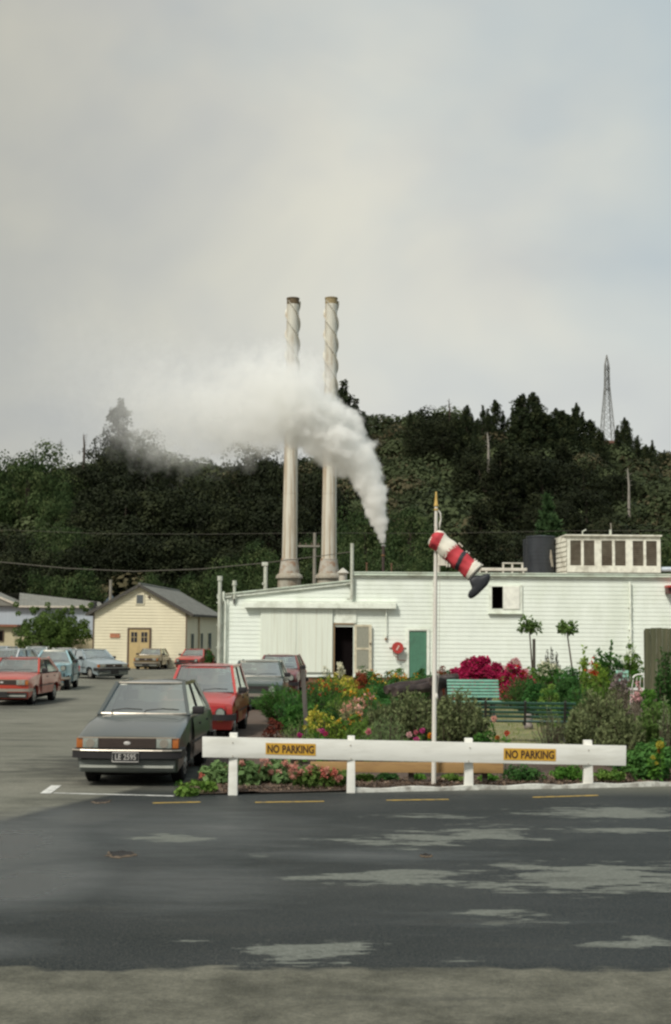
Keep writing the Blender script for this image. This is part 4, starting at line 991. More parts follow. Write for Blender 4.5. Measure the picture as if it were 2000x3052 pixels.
# fine sheet clipped to the bed outline
def inside(x, y, pl):
    c = False; n = len(pl)
    for i in range(n):
        a, b = pl[i], pl[(i+1) % n]
        if (a.y > y) != (b.y > y) and x < (b.x-a.x)*(y-a.y)/(b.y-a.y)+a.x: c = not c
    return c
def bed_mesh(name, pl, z, mat, h=.5, rough=.02):
    bm = bmesh.new(); vs = [bm.verts.new((p.x, p.y, 0)) for p in pl]; f = bm.faces.new(vs)
    if f.normal.z < 0: f.normal_flip()
    for ax, lo, hi in ((0, -8, 18), (1, 18, 56)):
        v = lo
        while v < hi:
            co = (v, 0, 0) if ax == 0 else (0, v, 0); no = (1, 0, 0) if ax == 0 else (0, 1, 0)
            bmesh.ops.bisect_plane(bm, geom=bm.verts[:]+bm.edges[:]+bm.faces[:], plane_co=co, plane_no=no); v += h
    for v in bm.verts: v.co.z = gz(v.co.y) + z + (random.random()*rough)
    me = bpy.data.meshes.new(name); bm.to_mesh(me); bm.free(); return link(name, me, mat)
tag(bed_mesh('garden_soil', poly, .02, M_soil, .5, .03), kind='structure')
lawn = [G(1040, 2200), G(1130, 2262), G(1360, 2262), G(1700, 2255), G(1760, 2200), G(1700, 2110), G(1620, 2082), G(1360, 2084), G(1180, 2080), G(1100, 2105), G(1060, 2150)]
tag(bed_mesh('lawn', [Vector((p.x, p.y, 0)) for p in lawn], .058, M_lawn, .6, .006), kind='structure')
# grass blades on the lawn
n = 9000; gp = []
while len(gp) < n:
    x, y = random.uniform(-1, 6), random.uniform(22, 44)
    if inside(x, y, lawn): gp.append((x, y, gz(y)+.06))
gp = np.array(gp); dd = rng.normal(size=gp.shape)*.35 + np.array([0, 0, 1])
tag(foliage('lawn_grass', [leaves(gp, dd, .035+.04*rng.random(n), .22)], leafmat('lawn_blade', (0.133, 0.186, 0.042), (0.287, 0.323, 0.103), None, .3)), 'short dry olive grass around the benches', 'grass', kind='stuff')
# kerb: a low painted strip on the right, bare on the left
M_kerb = paint('worn_white_kerb', (.60, .60, .54), .75, var=.12, scale=12, dirt=(.2, .18, .15), dirt_amt=.8, dirt_scale=5)
kb_ = MB(); ks = kp[3:]
for a, b in zip(ks[:-1], ks[1:]):
    m = 12
    for i in range(m):
        p, q = a.lerp(b, i/m), a.lerp(b, (i+1)/m); h0, h1 = .055+.012*math.sin(p.x*7), .055+.012*math.sin(q.x*7)
        kb_.add([p+Vector((0, 0, -.02)), q+Vector((0, 0, -.02)), q+Vector((0, 0, h1)), p+Vector((0, 0, h0)), p+Vector((0, .12, h0)), q+Vector((0, .12, h1)), q+Vector((0, .12, -.02)), p+Vector((0, .12, -.02))], [(0, 1, 2, 3), (3, 2, 5, 4), (4, 5, 6, 7)])
tag(kb_.build('garden_kerb', M_kerb), kind='structure')
# litter of bark chips and dead leaves
n = 5200; t_ = rng.random(n); lx_ = rng.uniform(-2.2, 6.2, n)
ky = np.interp(lx_, [p.x for p in kp], [p.y for p in kp]) + .13 + 1.3*t_**1.3
pp = np.stack([lx_, ky, np.full(n, .045)], 1); dr = rng.normal(size=pp.shape); dr[:, 2] = np.abs(dr[:, 2])*.35
tag(foliage('bark_litter', [leaves(pp, dr, .02+.045*rng.random(n), .55)], leafmat('bark_chip', (.05, .03, .02), (.26, .19, .14), None, .05)), 'brown bark chips and dead leaves on the bed behind the kerb', 'bark mulch', kind='stuff')

# ------------------------------------------------------------------ white rail with NO PARKING signs
M_rail = paint('rail_white_paint', (.80, .79, .72), .55, var=.04, scale=3, dirt=(.5, .48, .4), dirt_amt=.35, dirt_scale=2.5, bmp=.12, bmp_scale=14, stretch=(.4, 1, 3))
posts = [(693, 2371, 2184, 28), (1046, 2364, 2193, 26), (1398, 2355, 2200, 28), (1755, 2349, 2206, 29)]
pw = [G(p[0], p[1]) for p in posts]
rail = thing('barrier_rail', 'low white timber barrier rail with two yellow signs along the garden edge', 'barrier', pw[1])
RO = Vector(rail.location)
for (px, pb2, pt, wpx), g in zip(posts, pw):
    Y = g.y+.07; w_ = wpx/K(Y)/2; top_ = P(px+2, pt, Y).z
    mb = MB().box((g.x-w_-RO.x, Y-.05-RO.y, -.12-RO.z), (g.x+w_-RO.x, Y+.05-RO.y, top_-RO.z))
    for v in range(4, 8): q = mb.v[v]; mb.v[v] = (q[0] + (.012 if q[0] < g.x-RO.x else -.012), q[1], q[2])
    mb.build('post', M_rail, rail, bev=.006)
def railpt(px, py, off=0):
    a, b = pw[0], pw[3]; # plane of the rail: vertical through the post feet
    d = ray(px, py); nrm = Vector((-(b.y-a.y), b.x-a.x, 0)).normalized(); o = a - nrm*.0 + nrm*off
    t = (o-CAM).dot(nrm)/d.dot(nrm); return CAM + d*t - RO
cs = [(603, 2195.5), (1867, 2222.5), (1866, 2282.5), (603, 2257)]
fr_ = [railpt(x, y, -.005) for x, y in cs]; bk = [railpt(x, y, -.005)+Vector((0, .022, 0)) for x, y in cs]
mb = MB(); nn = 24
def lp(c, u, v): return (c[0].lerp(c[1], u)).lerp(c[3].lerp(c[2], u), v)
vs = [lp(fr_, i/nn, j) for j in (0, 1) for i in range(nn+1)] + [lp(bk, i/nn, j) for j in (0, 1) for i in range(nn+1)]
m = nn+1; fs = []
for i in range(nn):
    fs += [(m+i, m+i+1, i+1, i), (2*m+i, 2*m+i+1, 3*m+i+1, 3*m+i), (i, i+1, 2*m+i+1, 2*m+i), (3*m+i, 3*m+i+1, m+i+1, m+i)]
fs += [(0, 2*m, 3*m, m), (nn, m+nn, 3*m+nn, 2*m+nn)]
mb.add(vs, fs).build('rail_board', M_rail, rail, bev=.005)
for px, _, _, _ in posts:
    for py in (2212, 2252):
        c_ = railpt(px+random.uniform(-3, 3), py + (px-600)*.021, -.008); mb = MB(); disc(mb, -.003, .002, .012, 10, 0, c_.x, c_.z); mb.v = [(v[0], v[1]+c_.y, v[2]) for v in mb.v]; mb.build('bolt', paint('rusty_bolt', (.42, .39, .33), .7), rail)
M_signy = paint('sign_yellow', (.60, .335, .035), .5, var=.05, scale=5)
M_ink = paint('sign_ink', (.045, .022, .015), .6)
def text_mesh(s, size, extr=.001, bold=.0, sx=1.0):
    cu = bpy.data.curves.new('lettering', 'FONT'); cu.body = s; cu.size = size; cu.extrude = extr; cu.offset = bold
    cu.align_x = 'CENTER'; cu.align_y = 'CENTER'; cu.space_word = 1.15; cu.resolution_u = 4
    o = bpy.data.objects.new('lettering_tmp', cu); COL.objects.link(o)
    bpy.context.view_layer.update(); dg = bpy.context.evaluated_depsgraph_get()
    me = bpy.data.meshes.new_from_object(o.evaluated_get(dg)); bpy.data.objects.remove(o); bpy.data.curves.remove(cu)
    me.transform(Matrix.Diagonal((sx, 1, 1, 1))); return me
for nm, q in (('sign', [(792, 2214), (941, 2217), (941, 2252.5), (792, 2248)]), ('sign', [(1501.5, 2230), (1657, 2232.5), (1657, 2268.5), (1501, 2265)])):
    f4 = [railpt(x, y, -.010) for x, y in q]; b4 = [v+Vector((0, .0025, 0)) for v in f4]
    s = MB().add(f4+b4, [(3, 2, 1, 0), (4, 5, 6, 7), (0, 1, 5, 4), (2, 3, 7, 6), (1, 2, 6, 5), (3, 0, 4, 7)]).build('sign', M_signy, rail)
    ctr = (f4[0]+f4[1]+f4[2]+f4[3])/4; ex = (f4[1]-f4[0]); wd_ = ex.length; ex.normalize(); ez = (f4[0]-f4[3]).normalized()
    me = text_mesh('NO PARKING', .165, .0008, .0042, 1); xs_ = [v.co.x for v in me.vertices]; ys_ = [v.co.y for v in me.vertices]
    sx = wd_*.93/(max(xs_)-min(xs_)); sy = (f4[0]-f4[3]).length*.70/(max(ys_)-min(ys_)); cx_, cy_ = (max(xs_)+min(xs_))/2, (max(ys_)+min(ys_))/2
    ey = ex.cross(ez)
    for v in me.vertices: v.co = ctr + ex*((v.co.x-cx_)*sx) + ez*((v.co.y-cy_)*sy) + ey*(-v.co.z) + Vector((0, -.0032, 0))
    link('lettering', me, M_ink, s)
# tan beam behind the rail
a, b = P(925, 2285, 20.2), P(1492, 2290, 20.5)
tb = thing('timber_beam', 'unpainted tan timber beam low behind the white rail', 'timber', (a.x, a.y, 0)); h_ = .15
M_tan = paint('tan_timber', (.36, .22, .085), .75, var=.12, scale=3, stretch=(.5, 1, 6), dirt=(.18, .10, .045), dirt_amt=.6, dirt_scale=3)
MB().box((0, -.03, a.z-.075), ((b.x-a.x), .03, a.z+.075)).build('beam', M_tan, tb, bev=.006)
for q in (.25, 1.5, 2.6): MB().box((q-.04, .035, -.1), (q+.04, .10, a.z+.05)).build('stake', paint('dark_timber', (.05, .04, .03), .9), tb)

# ------------------------------------------------------------------ flagpole and windsock
fb = G(1294, 2347); YF = fb.y+.1
M_polew = paint('pole_white', (.68, .65, .58), .45, var=.06, dirt=(.4, .34, .28), dirt_amt=.4, dirt_scale=3, stretch=(1, 1, .3))
fp = thing('flagpole', 'tall white flagpole with a gold spike finial rising from the garden bed', 'flagpole', (fb.x, YF, 0))
zf = lambda py: P(1300, py, YF).z
xt = P(1300, 1500, YF).x - fb.x
MB().tube([(0, 0, -.2), (xt*.5, 0, zf(1900)), (xt, 0, zf(1508))], [.036, .032, .024], 14).build('pole', M_polew, fp, smooth=True)
M_gold = paint('gold_finial', (.52, .34, .09), .45, metal=.1)
MB().lathe((xt, 0, zf(1510)), [(.028, 0), (.036, .01), (.036, .022), (.026, .05), (.018, .14), (.012, .215), (.008, .225)], 14).build('finial', M_gold, fp, smooth=True)
MB().lathe((xt, 0, zf(1522)), [(.026, 0), (.034, .006), (.034, .025), (.026, .03)], 12).build('truck', M_gold, fp)
mb = MB().tube([(xt+.03, -.01, zf(1520)), (xt+.062, -.01, zf(1530)), (xt+.07, -.01, zf(1548)), (xt+.055, -.01, zf(1560)), (xt+.05, -.01, zf(1572))], [.008, .013, .01, .014, .008], 7)
mb.build('pulley', M_polew, fp)
MB().tube([(xt+.05, -.02, zf(1570)), (.09, -.02, zf(1680)), (.075, -.02, zf(2000)), (.045, -.03, zf(2068))], .0035, 5).build('halyard', paint('halyard', (.45, .42, .36), .8), fp)
MB().lathe((.038, -.02, zf(2082)), [(.0, 0), (.02, .005), (.026, .035), (.02, .07), (.0, .08)], 10).build('cleat', M_polew, fp)

sk_red = paint('sock_red', (.44, .035, .045), .75, var=.12, scale=14); sk_white = paint('sock_white', (.66, .62, .52), .8, var=.06, scale=14); sk_black = paint('sock_black', (.018, .02, .024), .6, var=.15, scale=12)
wa, wb_ = P(1293, 1598, YF-.02), P(1415, 1706, YF-.16)
wsk = thing('windsock', 'red and white striped cloth windsock with black boots flying from the flagpole', 'windsock', wa)
ax = (wb_-wa); LW = ax.length; ax.normalize(); sx_ = ax.cross(Vector((0, 0, 1))).normalized(); sy_ = sx_.cross(ax)
# sx_ is horizontal across, sy_ is 'up' across
nA, nT = 72, 70; vs = []; fs = []; mi = []
def sock_r(t): return .150*(1-.05*t) + .008*math.sin(t*22) * (1 if t > .05 else 0)
for j in range(nT+1):
    t = j/nT
    for i in range(nA):
        a_ = 2*math.pi*i/nA
        r = sock_r(t)*(1+.03*math.sin(3*a_+t*6)+.02*math.sin(7*a_-t*11))
        if t < .08: r *= math.sqrt(max(.02, 1-((.08-t)/.085)**2))*1.0 if False else (.78+.22*(t/.08)**.5)
        c_ = wa - RO*0 + ax*(t*LW) + Vector((0, 0, -.02*math.sin(math.pi*t)))
        vs.append(c_ + sx_*(math.cos(a_)*r) + sy_*(math.sin(a_)*r*.97) - Vector(wsk.location))
for j in range(nT):
    for i in range(nA):
        i2 = (i+1) % nA; a_ = 2*math.pi*(i+.5)/nA; t = (j+.5)/nT; side = math.sin(a_)   # +1 top
        jag = .035*(abs(((i*5/nA*3) % 1)-.5)*2) + .018*math.sin(i*2.3)
        tilt = t + .05*side
        top_white = side > .55 + .8*t*4.5 and t < .3
        if top_white: k = 1
        elif tilt < .0: k = 1
        elif tilt < .155+.03*math.cos(a_): k = 0
        elif tilt < .385 + jag + .06*side: k = 1
        elif tilt < .625: k = 0
        elif tilt < .705: k = 2
        elif tilt < .905: k = 0
        else: k = 1
        fs.append((j*nA+i, j*nA+i2, (j+1)*nA+i2, (j+1)*nA+i)); mi.append(k)
# closed rounded head end
vs.append(-ax*.03 - Vector((0, 0, 0))); hd = len(vs)-1
for i in range(nA): fs.append((hd, (i+1) % nA, i)); mi.append(0)
me = bpy.data.meshes.new('sock_tube'); me.from_pydata([tuple(v) for v in vs], [], fs); me.polygons.foreach_set('material_index', mi); me.polygons.foreach_set('use_smooth', [True]*len(fs))
so_ = link('sock_tube', me, [sk_red, sk_white, sk_black], wsk); sm = so_.modifiers.new('thick', 'SOLIDIFY'); sm.thickness = .004
# fringe and ribbons
mb = MB()
def W(px, py, dy=0): return P(px, py, YF-.1+dy) - Vector(wsk.location)
for x0, y0, x1, y1 in ((1327, 1643, 1332, 1658), (1330, 1646, 1340, 1652), (1336, 1640, 1343, 1646), (1345, 1634, 1350, 1639), (1330, 1648, 1326, 1664)): mb.tube([W(x0, y0, -.09), W((x0+x1)/2+2, (y0+y1)/2, -.1), W(x1, y1, -.09)], [.012, .010, .004], 6)
for px, py in ((1372, 1616), (1380, 1624), (1376, 1620), (1394, 1640), (1401, 1645), (1418, 1663), (1424, 1668)): mb.ball(W(px-3, py+4, 0), .014, seg=8, jag=.3)
mb.build('fringe', sk_white, wsk, smooth=True)
# mouth cuff
e_ = ax*LW + Vector((0, 0, 0)); n = 40
mb = MB(); ring = [(.925, .150), (.94, .160), (1.0, .162), (1.02, .150), (1.0, .138)]
vs = []
for t, r in ring:
    for i in range(n):
        a_ = 2*math.pi*i/n; vs.append(ax*(t*LW) + sx_*math.cos(a_)*r*.97 + sy_*math.sin(a_)*r*(.97+.02*math.sin(5*a_)))
fs = [(j*n+i, j*n+(i+1) % n, (j+1)*n+(i+1) % n, (j+1)*n+i) for j in range(4) for i in range(n)]
mb.add(vs, fs).build('cuff', sk_white, wsk, smooth=True)
# boots: padded black shape, outlined leg and foot with real thickness
def boot(dy, sc, oy):
    out = [(1397, 1728), (1405, 1718), (1420, 1712), (1432, 1716), (1445, 1712), (1458, 1706), (1464, 1713), (1463, 1724), (1457, 1742), (1446, 1752), (1430, 1768), (1417, 1780), (1404, 1787), (1396, 1784), (1392, 1775), (1396, 1766), (1406, 1758), (1405, 1748), (1400, 1738)]
    cx_ = sum(p[0] for p in out)/len(out); cy_ = sum(p[1] for p in out)/len(out); vs = []; n = len(out)
    for d, q in ((-1, .62), (-.72, .88), (0, 1), (.72, .88), (1, .62)):
        for x, y in out: vs.append(W(cx_+(x-cx_)*q*sc, cy_+(y-cy_)*q*sc+oy, dy+d*.062))
    fs = [(j*n+i, j*n+(i+1) % n, (j+1)*n+(i+1) % n, (j+1)*n+i) for j in range(4) for i in range(n)] + [tuple(range(n))[::-1], tuple(range(4*n, 5*n))]
    return MB().add(vs, fs)
for dy, sc, oy in ((-.14, 1, 0), (.0, .93, -3)):
    b_ = boot(dy, sc, oy).build('boot', sk_black, wsk, smooth=True, angle=70); s_ = b_.modifiers.new('round', 'SUBSURF'); s_.levels = 1; s_.render_levels = 1
MB().tube([W(1320, 1625), W(1316, 1612, .02), W(1305, 1585, .05), (0, 0, .17)], .004, 5).build('cord', paint('halyard', (1, 1, 1)), wsk)

# ------------------------------------------------------------------ plants
def upright(w, d, h, n, leaf, per=26, asp=.3, spread=.5, lean=.15, start=.12, stems=True, wob=.05):
    "many rising stems set with leaves"
    mb = MB(); Ps = []; Ds = []; Hs = []; Ts = []
    for i in range(n):
        a = random.random()*6.283; q = math.sqrt(random.random())
        tx, ty = math.cos(a)*q*w/2, math.sin(a)*q*d/2; hh = h*(1-.42*q**2)*random.uniform(.72, 1.02)
        bx_, by_ = tx*(1-spread), ty*(1-spread); pts = []
        for k in range(5):
            s = k/4; pts.append(np.array([bx_+(tx-bx_)*s**1.3+random.gauss(0, wob)*s*w*.3, by_+(ty-by_)*s**1.3+random.gauss(0, wob)*s*d*.3, hh*s]))
        if stems and i % 2 == 0: mb.tube([tuple(p) for p in pts], [.012, .010, .008, .006, .003], 4, cap=False)
        s = start+(1-start)*np.random.default_rng(i+int(w*100)).random(per)
        P_ = np.stack([np.interp(s, np.linspace(0, 1, 5), [p[c] for p in pts]) for c in range(3)], 1)
        dr = (pts[4]-pts[2]); dr = dr/np.linalg.norm(dr); D_ = dr*.8 + rng.normal(size=(per, 3))*.55
        Ps.append(P_); Ds.append(D_); Hs.append(np.full(per, random.random())); Ts.append(np.clip(.25+.5*s*random.random()+.35*rng.random(per), 0, 1))
    Pn = np.concatenate(Ps); sz = leaf*(.6+.8*rng.random(len(Pn)))
    return mb, leaves(Pn, np.concatenate(Ds), sz, asp, np.concatenate(Ts), np.concatenate(Hs))
def mound(w, d, h, n, leaf, per=60, asp=.55, r=.16, low=.12, up=.25, sq=.9):
    C = []; Rr = []; mb = MB()
    for i in range(n):
        u = np.array([random.gauss(0, 1), random.gauss(0, 1), abs(random.gauss(0, 1))*1.1]); u /= np.linalg.norm(u); q = random.uniform(.45, 1)
        rr = r*w*random.uniform(.6, 1.2)
        C.append([u[0]*(w/2-rr*.6)*q, u[1]*(d/2-rr*.4)*q, h*low + u[2]*max(.05, h*(1-low)-rr*.8)*q]); Rr.append(rr)
        if i % 2 == 0: mb.tube([(C[-1][0]*.15, C[-1][1]*.15, 0), tuple(np.array(C[-1])*np.array([.7, .7, .6])), tuple(C[-1])], [.014, .010, .004], 4, cap=False)
    return mb, cluster_leaves(np.array(C), np.array(Rr), per, leaf, asp, sq, up, -.5, .4, .7)
M_stem = paint('green_stem', (.05, .07, .025), .8); M_wood = paint('woody_stem', (.07, .05, .035), .9)
def plant(name, label, px, pytop, Y, wpx, kind, mat, group=None, cat='plant', depth=1., flowers=None, stem=M_wood, **kw):
    g = gz(Y)+.02; base = P(px, 2200, Y); h = P(px, pytop, Y).z - g; w_ = wpx/K(Y); d_ = w_*depth
    t = thing(name, label, cat, (base.x, Y, g), random.uniform(-.3, .3), group)
    mb, fol = (upright if kind == 'up' else mound)(w_, d_, h, **kw)
    if mb.v: mb.build('stems', stem, t)
    foliage('foliage', [fol], mat, t)
    for fl in (flowers or []):
        nF, size, fm, mode = fl[:4]; per = fl[4] if len(fl) > 4 else 6
        V = fol[0].reshape(-1, 4, 3)[:, 2]; zz = V[:, 2]
        lo = {'top': .62, 'all': .25, 'front': .2}[mode]; ok = (zz > h*lo)
        if mode == 'top': ok &= zz > h*(.5+.3*rng.random(len(zz)))
        if mode == 'front': ok &= (V[:, 1] < -d_*.1)
        out_ = (V[:, 0]/(w_/2))**2 + (V[:, 1]/(d_/2))**2 + ((zz-h*.3)/(h*.7))**2
        ok &= out_ > .35
        ix = np.nonzero(ok)[0]
        if len(ix) == 0: continue
        Cf = V[rng.choice(ix, nF)] + np.array([0, 0, size*.3])
        foliage('blossoms', [cluster_leaves(Cf, np.full(nF, size*.45), per, size, .8, .8, .2, -1, .5)], fm, t)
    return t
# leaf colours
L_greygreen = leafmat('grey_green_leaf', (.045, .068, .026), (.235, .27, .125), None, .25)
L_bluegreen = leafmat('blue_green_leaf', (0.022, 0.079, 0.021), (0.083, 0.218, 0.056), None, .25)
L_bright = leafmat('bright_leaf', (0.035, 0.107, 0.016), (0.134, 0.284, 0.048), None, .3)
L_fresh = leafmat('fresh_leaf', (0.051, 0.126, 0.024), (0.197, 0.309, 0.064), None, .3)
L_yg = leafmat('yellow_green_leaf', (0.083, 0.157, 0.021), (0.265, 0.379, 0.056), None, .3)
L_darkg = leafmat('dark_garden_leaf', (0.014, 0.043, 0.012), (0.055, 0.133, 0.033), None, .2)
L_red = leafmat('dark_red_leaf', (.05, .012, .010), (.16, .045, .028), None, .2)
L_grey = leafmat('silver_twig_leaf', (0.099, 0.136, 0.061), (0.287, 0.365, 0.178), None, .2)
L_brownred = leafmat('russet_leaf', (.10, .022, .012), (.30, .075, .035), None, .2)
L_darkcone = leafmat('dwarf_conifer_leaf', (.022, .028, .022), (.075, .075, .055), None, .1)
F_mag = leafmat('magenta_petal', (.26, .012, .05), (.54, .035, .13), None, .3)
F_pink = leafmat('pale_pink_petal', (.55, .24, .26), (.75, .48, .46), None, .3)
F_salmon = leafmat('salmon_petal', (.55, .20, .15), (.78, .46, .38), None, .3)
F_yel = leafmat('yellow_petal', (.38, .33, .04), (.62, .55, .10), None, .3)
F_or = leafmat('orange_petal', (.60, .18, .015), (.80, .36, .03), None, .3)
F_cream = leafmat('cream_petal', (.6, .58, .4), (.8, .78, .6), None, .3)
F_red = leafmat('red_petal', (.35, .02, .015), (.6, .06, .03), None, .3)
F_lil = leafmat('lilac_petal', (.17, .12, .13), (.34, .27, .27), None, .3)

# bedding plants under the rail
bed = [(655, 2268, 20.1, 115, 'leafy pink-flowered bedding plant at the left post of the rail'), (745, 2262, 20.0, 130, 'leafy pink-flowered bedding plant under the left yellow sign'),
       (835, 2266, 20.2, 120, 'leafy bedding plant with big salmon flower head under the left sign edge'), (925, 2285, 19.8, 110, 'bedding plant with salmon flowers under the end of the tan beam'),
       (1000, 2292, 19.9, 100, 'darkest bedding plant crowded with salmon flowers beside the second rail post')]
for i, (px, pt, Y, w_, lb) in enumerate(bed):
    t = plant('bedding_plant', lb, px, pt, Y, w_, 'mound', leafmat('round_bedding_leaf', (.045, .09, .03), (.19, .29, .11), None, .25) if i < 3 else leafmat('dark_bedding_leaf', (0.034, 0.060, 0.014), (0.153, 0.240, 0.058), None, .25), 'pink bedding plants under the rail', depth=1.2,
              n=34, leaf=.095, per=34, asp=.85, r=.17, low=.08, up=.5, stem=M_stem, flowers=None)
    hh = P(px, pt, Y).z; nh = (4, 3, 6, 7, 9)[i]
    for j in range(nh):
        fx, fy, fz = random.uniform(-.25, .25), random.uniform(-.3, -.12), random.uniform(.35, 1.0)*hh
        mb = MB().tube([(fx*.4, fy*.4, 0), (fx, fy, fz)], [.008, .005], 5); s_ = mb.build('flower_stem', paint('red_stem', (.22, .07, .05), .7), t)
        q = np.array([[fx+random.gauss(0, .022), fy+random.gauss(0, .018), fz+random.gauss(0, .022)] for _ in range(9)])
        foliage('flower_head', [cluster_leaves(q, np.full(9, .013), 10, .024, .85, .8, .2, -1, .5)], F_salmon if (i+j) % 4 else leafmat('coral_petal', (.50, .08, .07), (.70, .26, .20), None, .3), s_)
# ground cover creeping past the kerb left of the rail
for px, pt, Y, w_, lb in ((560, 2345, 18.75, 75, 'low green creeping plant left of the rail post'), (625, 2322, 19.0, 60, 'low leafy plant with brown leaves just left of the rail post')):
    plant('creeping_plant', lb, px, pt, Y, w_, 'mound', L_fresh, 'creeping plants at the end of the rail', depth=.6, n=14, leaf=.06, per=30, asp=.8, r=.16, up=.4, stem=M_stem)
for px, pt, Y, w_, lb in ((575, 2352, 19.6, 120, 'trailing leafy plant against the car wheel'),):
    plant('creeping_plant', lb, px, pt, Y, w_, 'mound', L_fresh, 'creeping plants at the end of the rail', depth=.5, n=16, leaf=.05, per=26, asp=.8, r=.12, up=.4, stem=M_stem)
for px, pt, Y, w_, m_, lb in ((1085, 2310, 20.4, 90, L_fresh, 'small yellow-green plant just right of the second rail post'), (1160, 2318, 20.6, 90, L_darkg, 'low dark green plant under the tan beam'), (1240, 2322, 20.6, 70, L_bright, 'small low plant left of the flagpole foot'),
                              (1550, 2272, 20.6, 150, L_darkg, 'dark green low bush under the right sign'), (1690, 2262, 20.7, 125, L_bright, 'round bright green low bush left of the fourth rail post'), (1455, 2308, 20.6, 70, L_bright, 'small green plant right of the third rail post'),
                              (1810, 2285, 20.7, 110, L_fresh, 'pale green plant just right of the fourth rail post'), (1345, 2318, 20.6, 80, L_fresh, 'small yellow-green plant right of the flagpole foot'), (1400, 2268, 21.5, 120, L_darkg, 'dark bush behind the third rail post')):
    plant('low_plant', lb, px, pt, Y, w_, 'mound', m_, 'low plants along the kerb', depth=.8, n=18, leaf=.05, per=50, asp=.6, r=.17, up=.35, stem=M_stem)
# left corner of the garden
plant('cosmos', 'feathery bright green shrub leaning towards the dark green car', 835, 2038, 32.5, 185, 'up', L_bluegreen and leafmat('feathery_leaf', (0.023, 0.082, 0.017), (0.099, 0.229, 0.048), None, .3), cat='shrub', depth=.8, n=130, leaf=.085, per=60, asp=.16, spread=.75)
plant('cosmos', 'second feathery green shrub with red tips below the yellow bush', 965, 2022, 31.5, 190, 'up', leafmat('feathery_leaf', (0, 0, 0), (0, 0, 0)), cat='shrub', depth=.8, n=130, leaf=.085, per=60, asp=.16, spread=.6, flowers=[(40, .035, F_red, 'top')])
plant('broom_bush', 'bright yellow flowering bush near the white shed doors', 1005, 1998, 38, 120, 'up', L_yg, cat='shrub', depth=.9, n=60, leaf=.07, per=40, asp=.3, spread=.6, flowers=[(130, .065, F_yel, 'all')])
plant('broom_bush', 'second yellow flowering bush lower to the right', 1045, 2028, 36, 80, 'up', L_yg, cat='shrub', depth=.9, n=40, leaf=.07, per=36, asp=.3, spread=.6, flowers=[(80, .06, F_yel, 'all')])
plant('barberry', 'dark red leaved shrub behind the left end of the rail', 815, 2132, 23.4, 90, 'mound', L_red, cat='shrub', n=26, leaf=.045, per=70, asp=.6, r=.18)
plant('herb_clump', 'thin grey green herb clump behind the left yellow sign', 885, 2128, 22.8, 120, 'up', L_grey and leafmat('thin_herb_leaf', (0.077, 0.143, 0.042), (0.243, 0.351, 0.112), None, .3), n=60, leaf=.05, per=34, asp=.2, spread=.5)
plant('yarrow', 'yellow green clump with small yellow flowers behind the rail', 965, 2118, 23.5, 130, 'up', L_yg, n=70, leaf=.055, per=40, asp=.35, spread=.4, flowers=[(40, .045, F_yel, 'top')])
plant('herb_clump', 'green leafy clump dotted with orange flowers left of the grey shrub', 1045, 2112, 24, 130, 'mound', L_bright and leafmat('olive_leaf', (0.049, 0.107, 0.017), (0.144, 0.253, 0.047), None, .3), n=36, leaf=.05, per=80, asp=.5, r=.15, flowers=[(26, .04, F_or, 'all')])
plant('yarrow', 'flat topped golden flower clump in the left bed', 937, 2105, 25.5, 50, 'up', L_yg, n=20, leaf=.05, per=30, flowers=[(60, .05, F_yel, 'top')])
plant('grass_clump', 'pale straw coloured grass clump beside the lawn', 1050, 2085, 28, 90, 'up', leafmat('straw_leaf', (0.208, 0.200, 0.091), (0.442, 0.421, 0.221), None, .3), n=60, leaf=.12, per=22, asp=.08, spread=.7, flowers=[(24, .05, F_salmon, 'top')])
plant('grass_clump', 'grey green tuft at the left end of the dark logs', 1100, 2060, 30, 90, 'up', L_bluegreen, n=60, leaf=.11, per=26, asp=.1, spread=.7, flowers=[(10, .07, F_salmon, 'top')])
plant('leafy_bush', 'low green bush behind the feathery shrubs', 1080, 2040, 34, 150, 'mound', leafmat('olive_leaf', (0, 0, 0), (0, 0, 0)), cat='shrub', n=40, leaf=.055, per=70, r=.14, flowers=[(24, .06, F_or, 'all')])
plant('leafy_bush', 'green bush filling the bed below the yellow flowers', 900, 2088, 29, 160, 'mound', leafmat('mid_bed_leaf', (0.020, 0.072, 0.013), (0.077, 0.183, 0.037), None, .3), cat='shrub', n=36, leaf=.06, per=70, r=.15)
plant('leafy_bush', 'dark green bush behind the orange dotted clump', 985, 2092, 27.5, 130, 'mound', L_darkg, cat='shrub', n=30, leaf=.05, per=70, r=.15)
# middle bed by the shed
for i, (px, pt, w_, lb) in enumerate([(1110, 1992, 90, 'orange marigold clump nearest the screen door'), (1170, 1990, 110, 'orange marigold clump below the fire hose reel'), (1225, 1990, 90, 'orange marigold clump below the green door')]):
    plant('marigold', lb, px, pt, 42+i*.5, w_, 'mound', L_bluegreen, 'marigold clumps by the shed', cat='flowers', n=30, leaf=.07, per=60, asp=.35, r=.16, flowers=[(20, .075, F_or, 'all'), (6, .07, F_yel, 'all')])
plant('marigold', 'low marigold clump at the back of the logs', 1150, 2030, 38, 130, 'mound', L_bluegreen, 'marigold clumps by the shed', cat='flowers', n=36, leaf=.06, per=60, asp=.35, r=.15, flowers=[(18, .065, F_or, 'all')])
plant('russet_shrub', 'rust red shrub in front of the open screen door', 1070, 1990, 40, 75, 'mound', L_brownred, cat='shrub', n=26, leaf=.07, per=50, r=.17)
plant('russet_shrub', 'small rust red shrub right of the flagpole', 1316, 1972, 43, 55, 'mound', L_brownred, cat='shrub', n=22, leaf=.06, per=50, r=.18)
plant('leafy_bush', 'dark green bush in front of the green door', 1255, 1985, 44, 80, 'mound', L_darkg, cat='shrub', n=30, leaf=.06, per=60, r=.17)
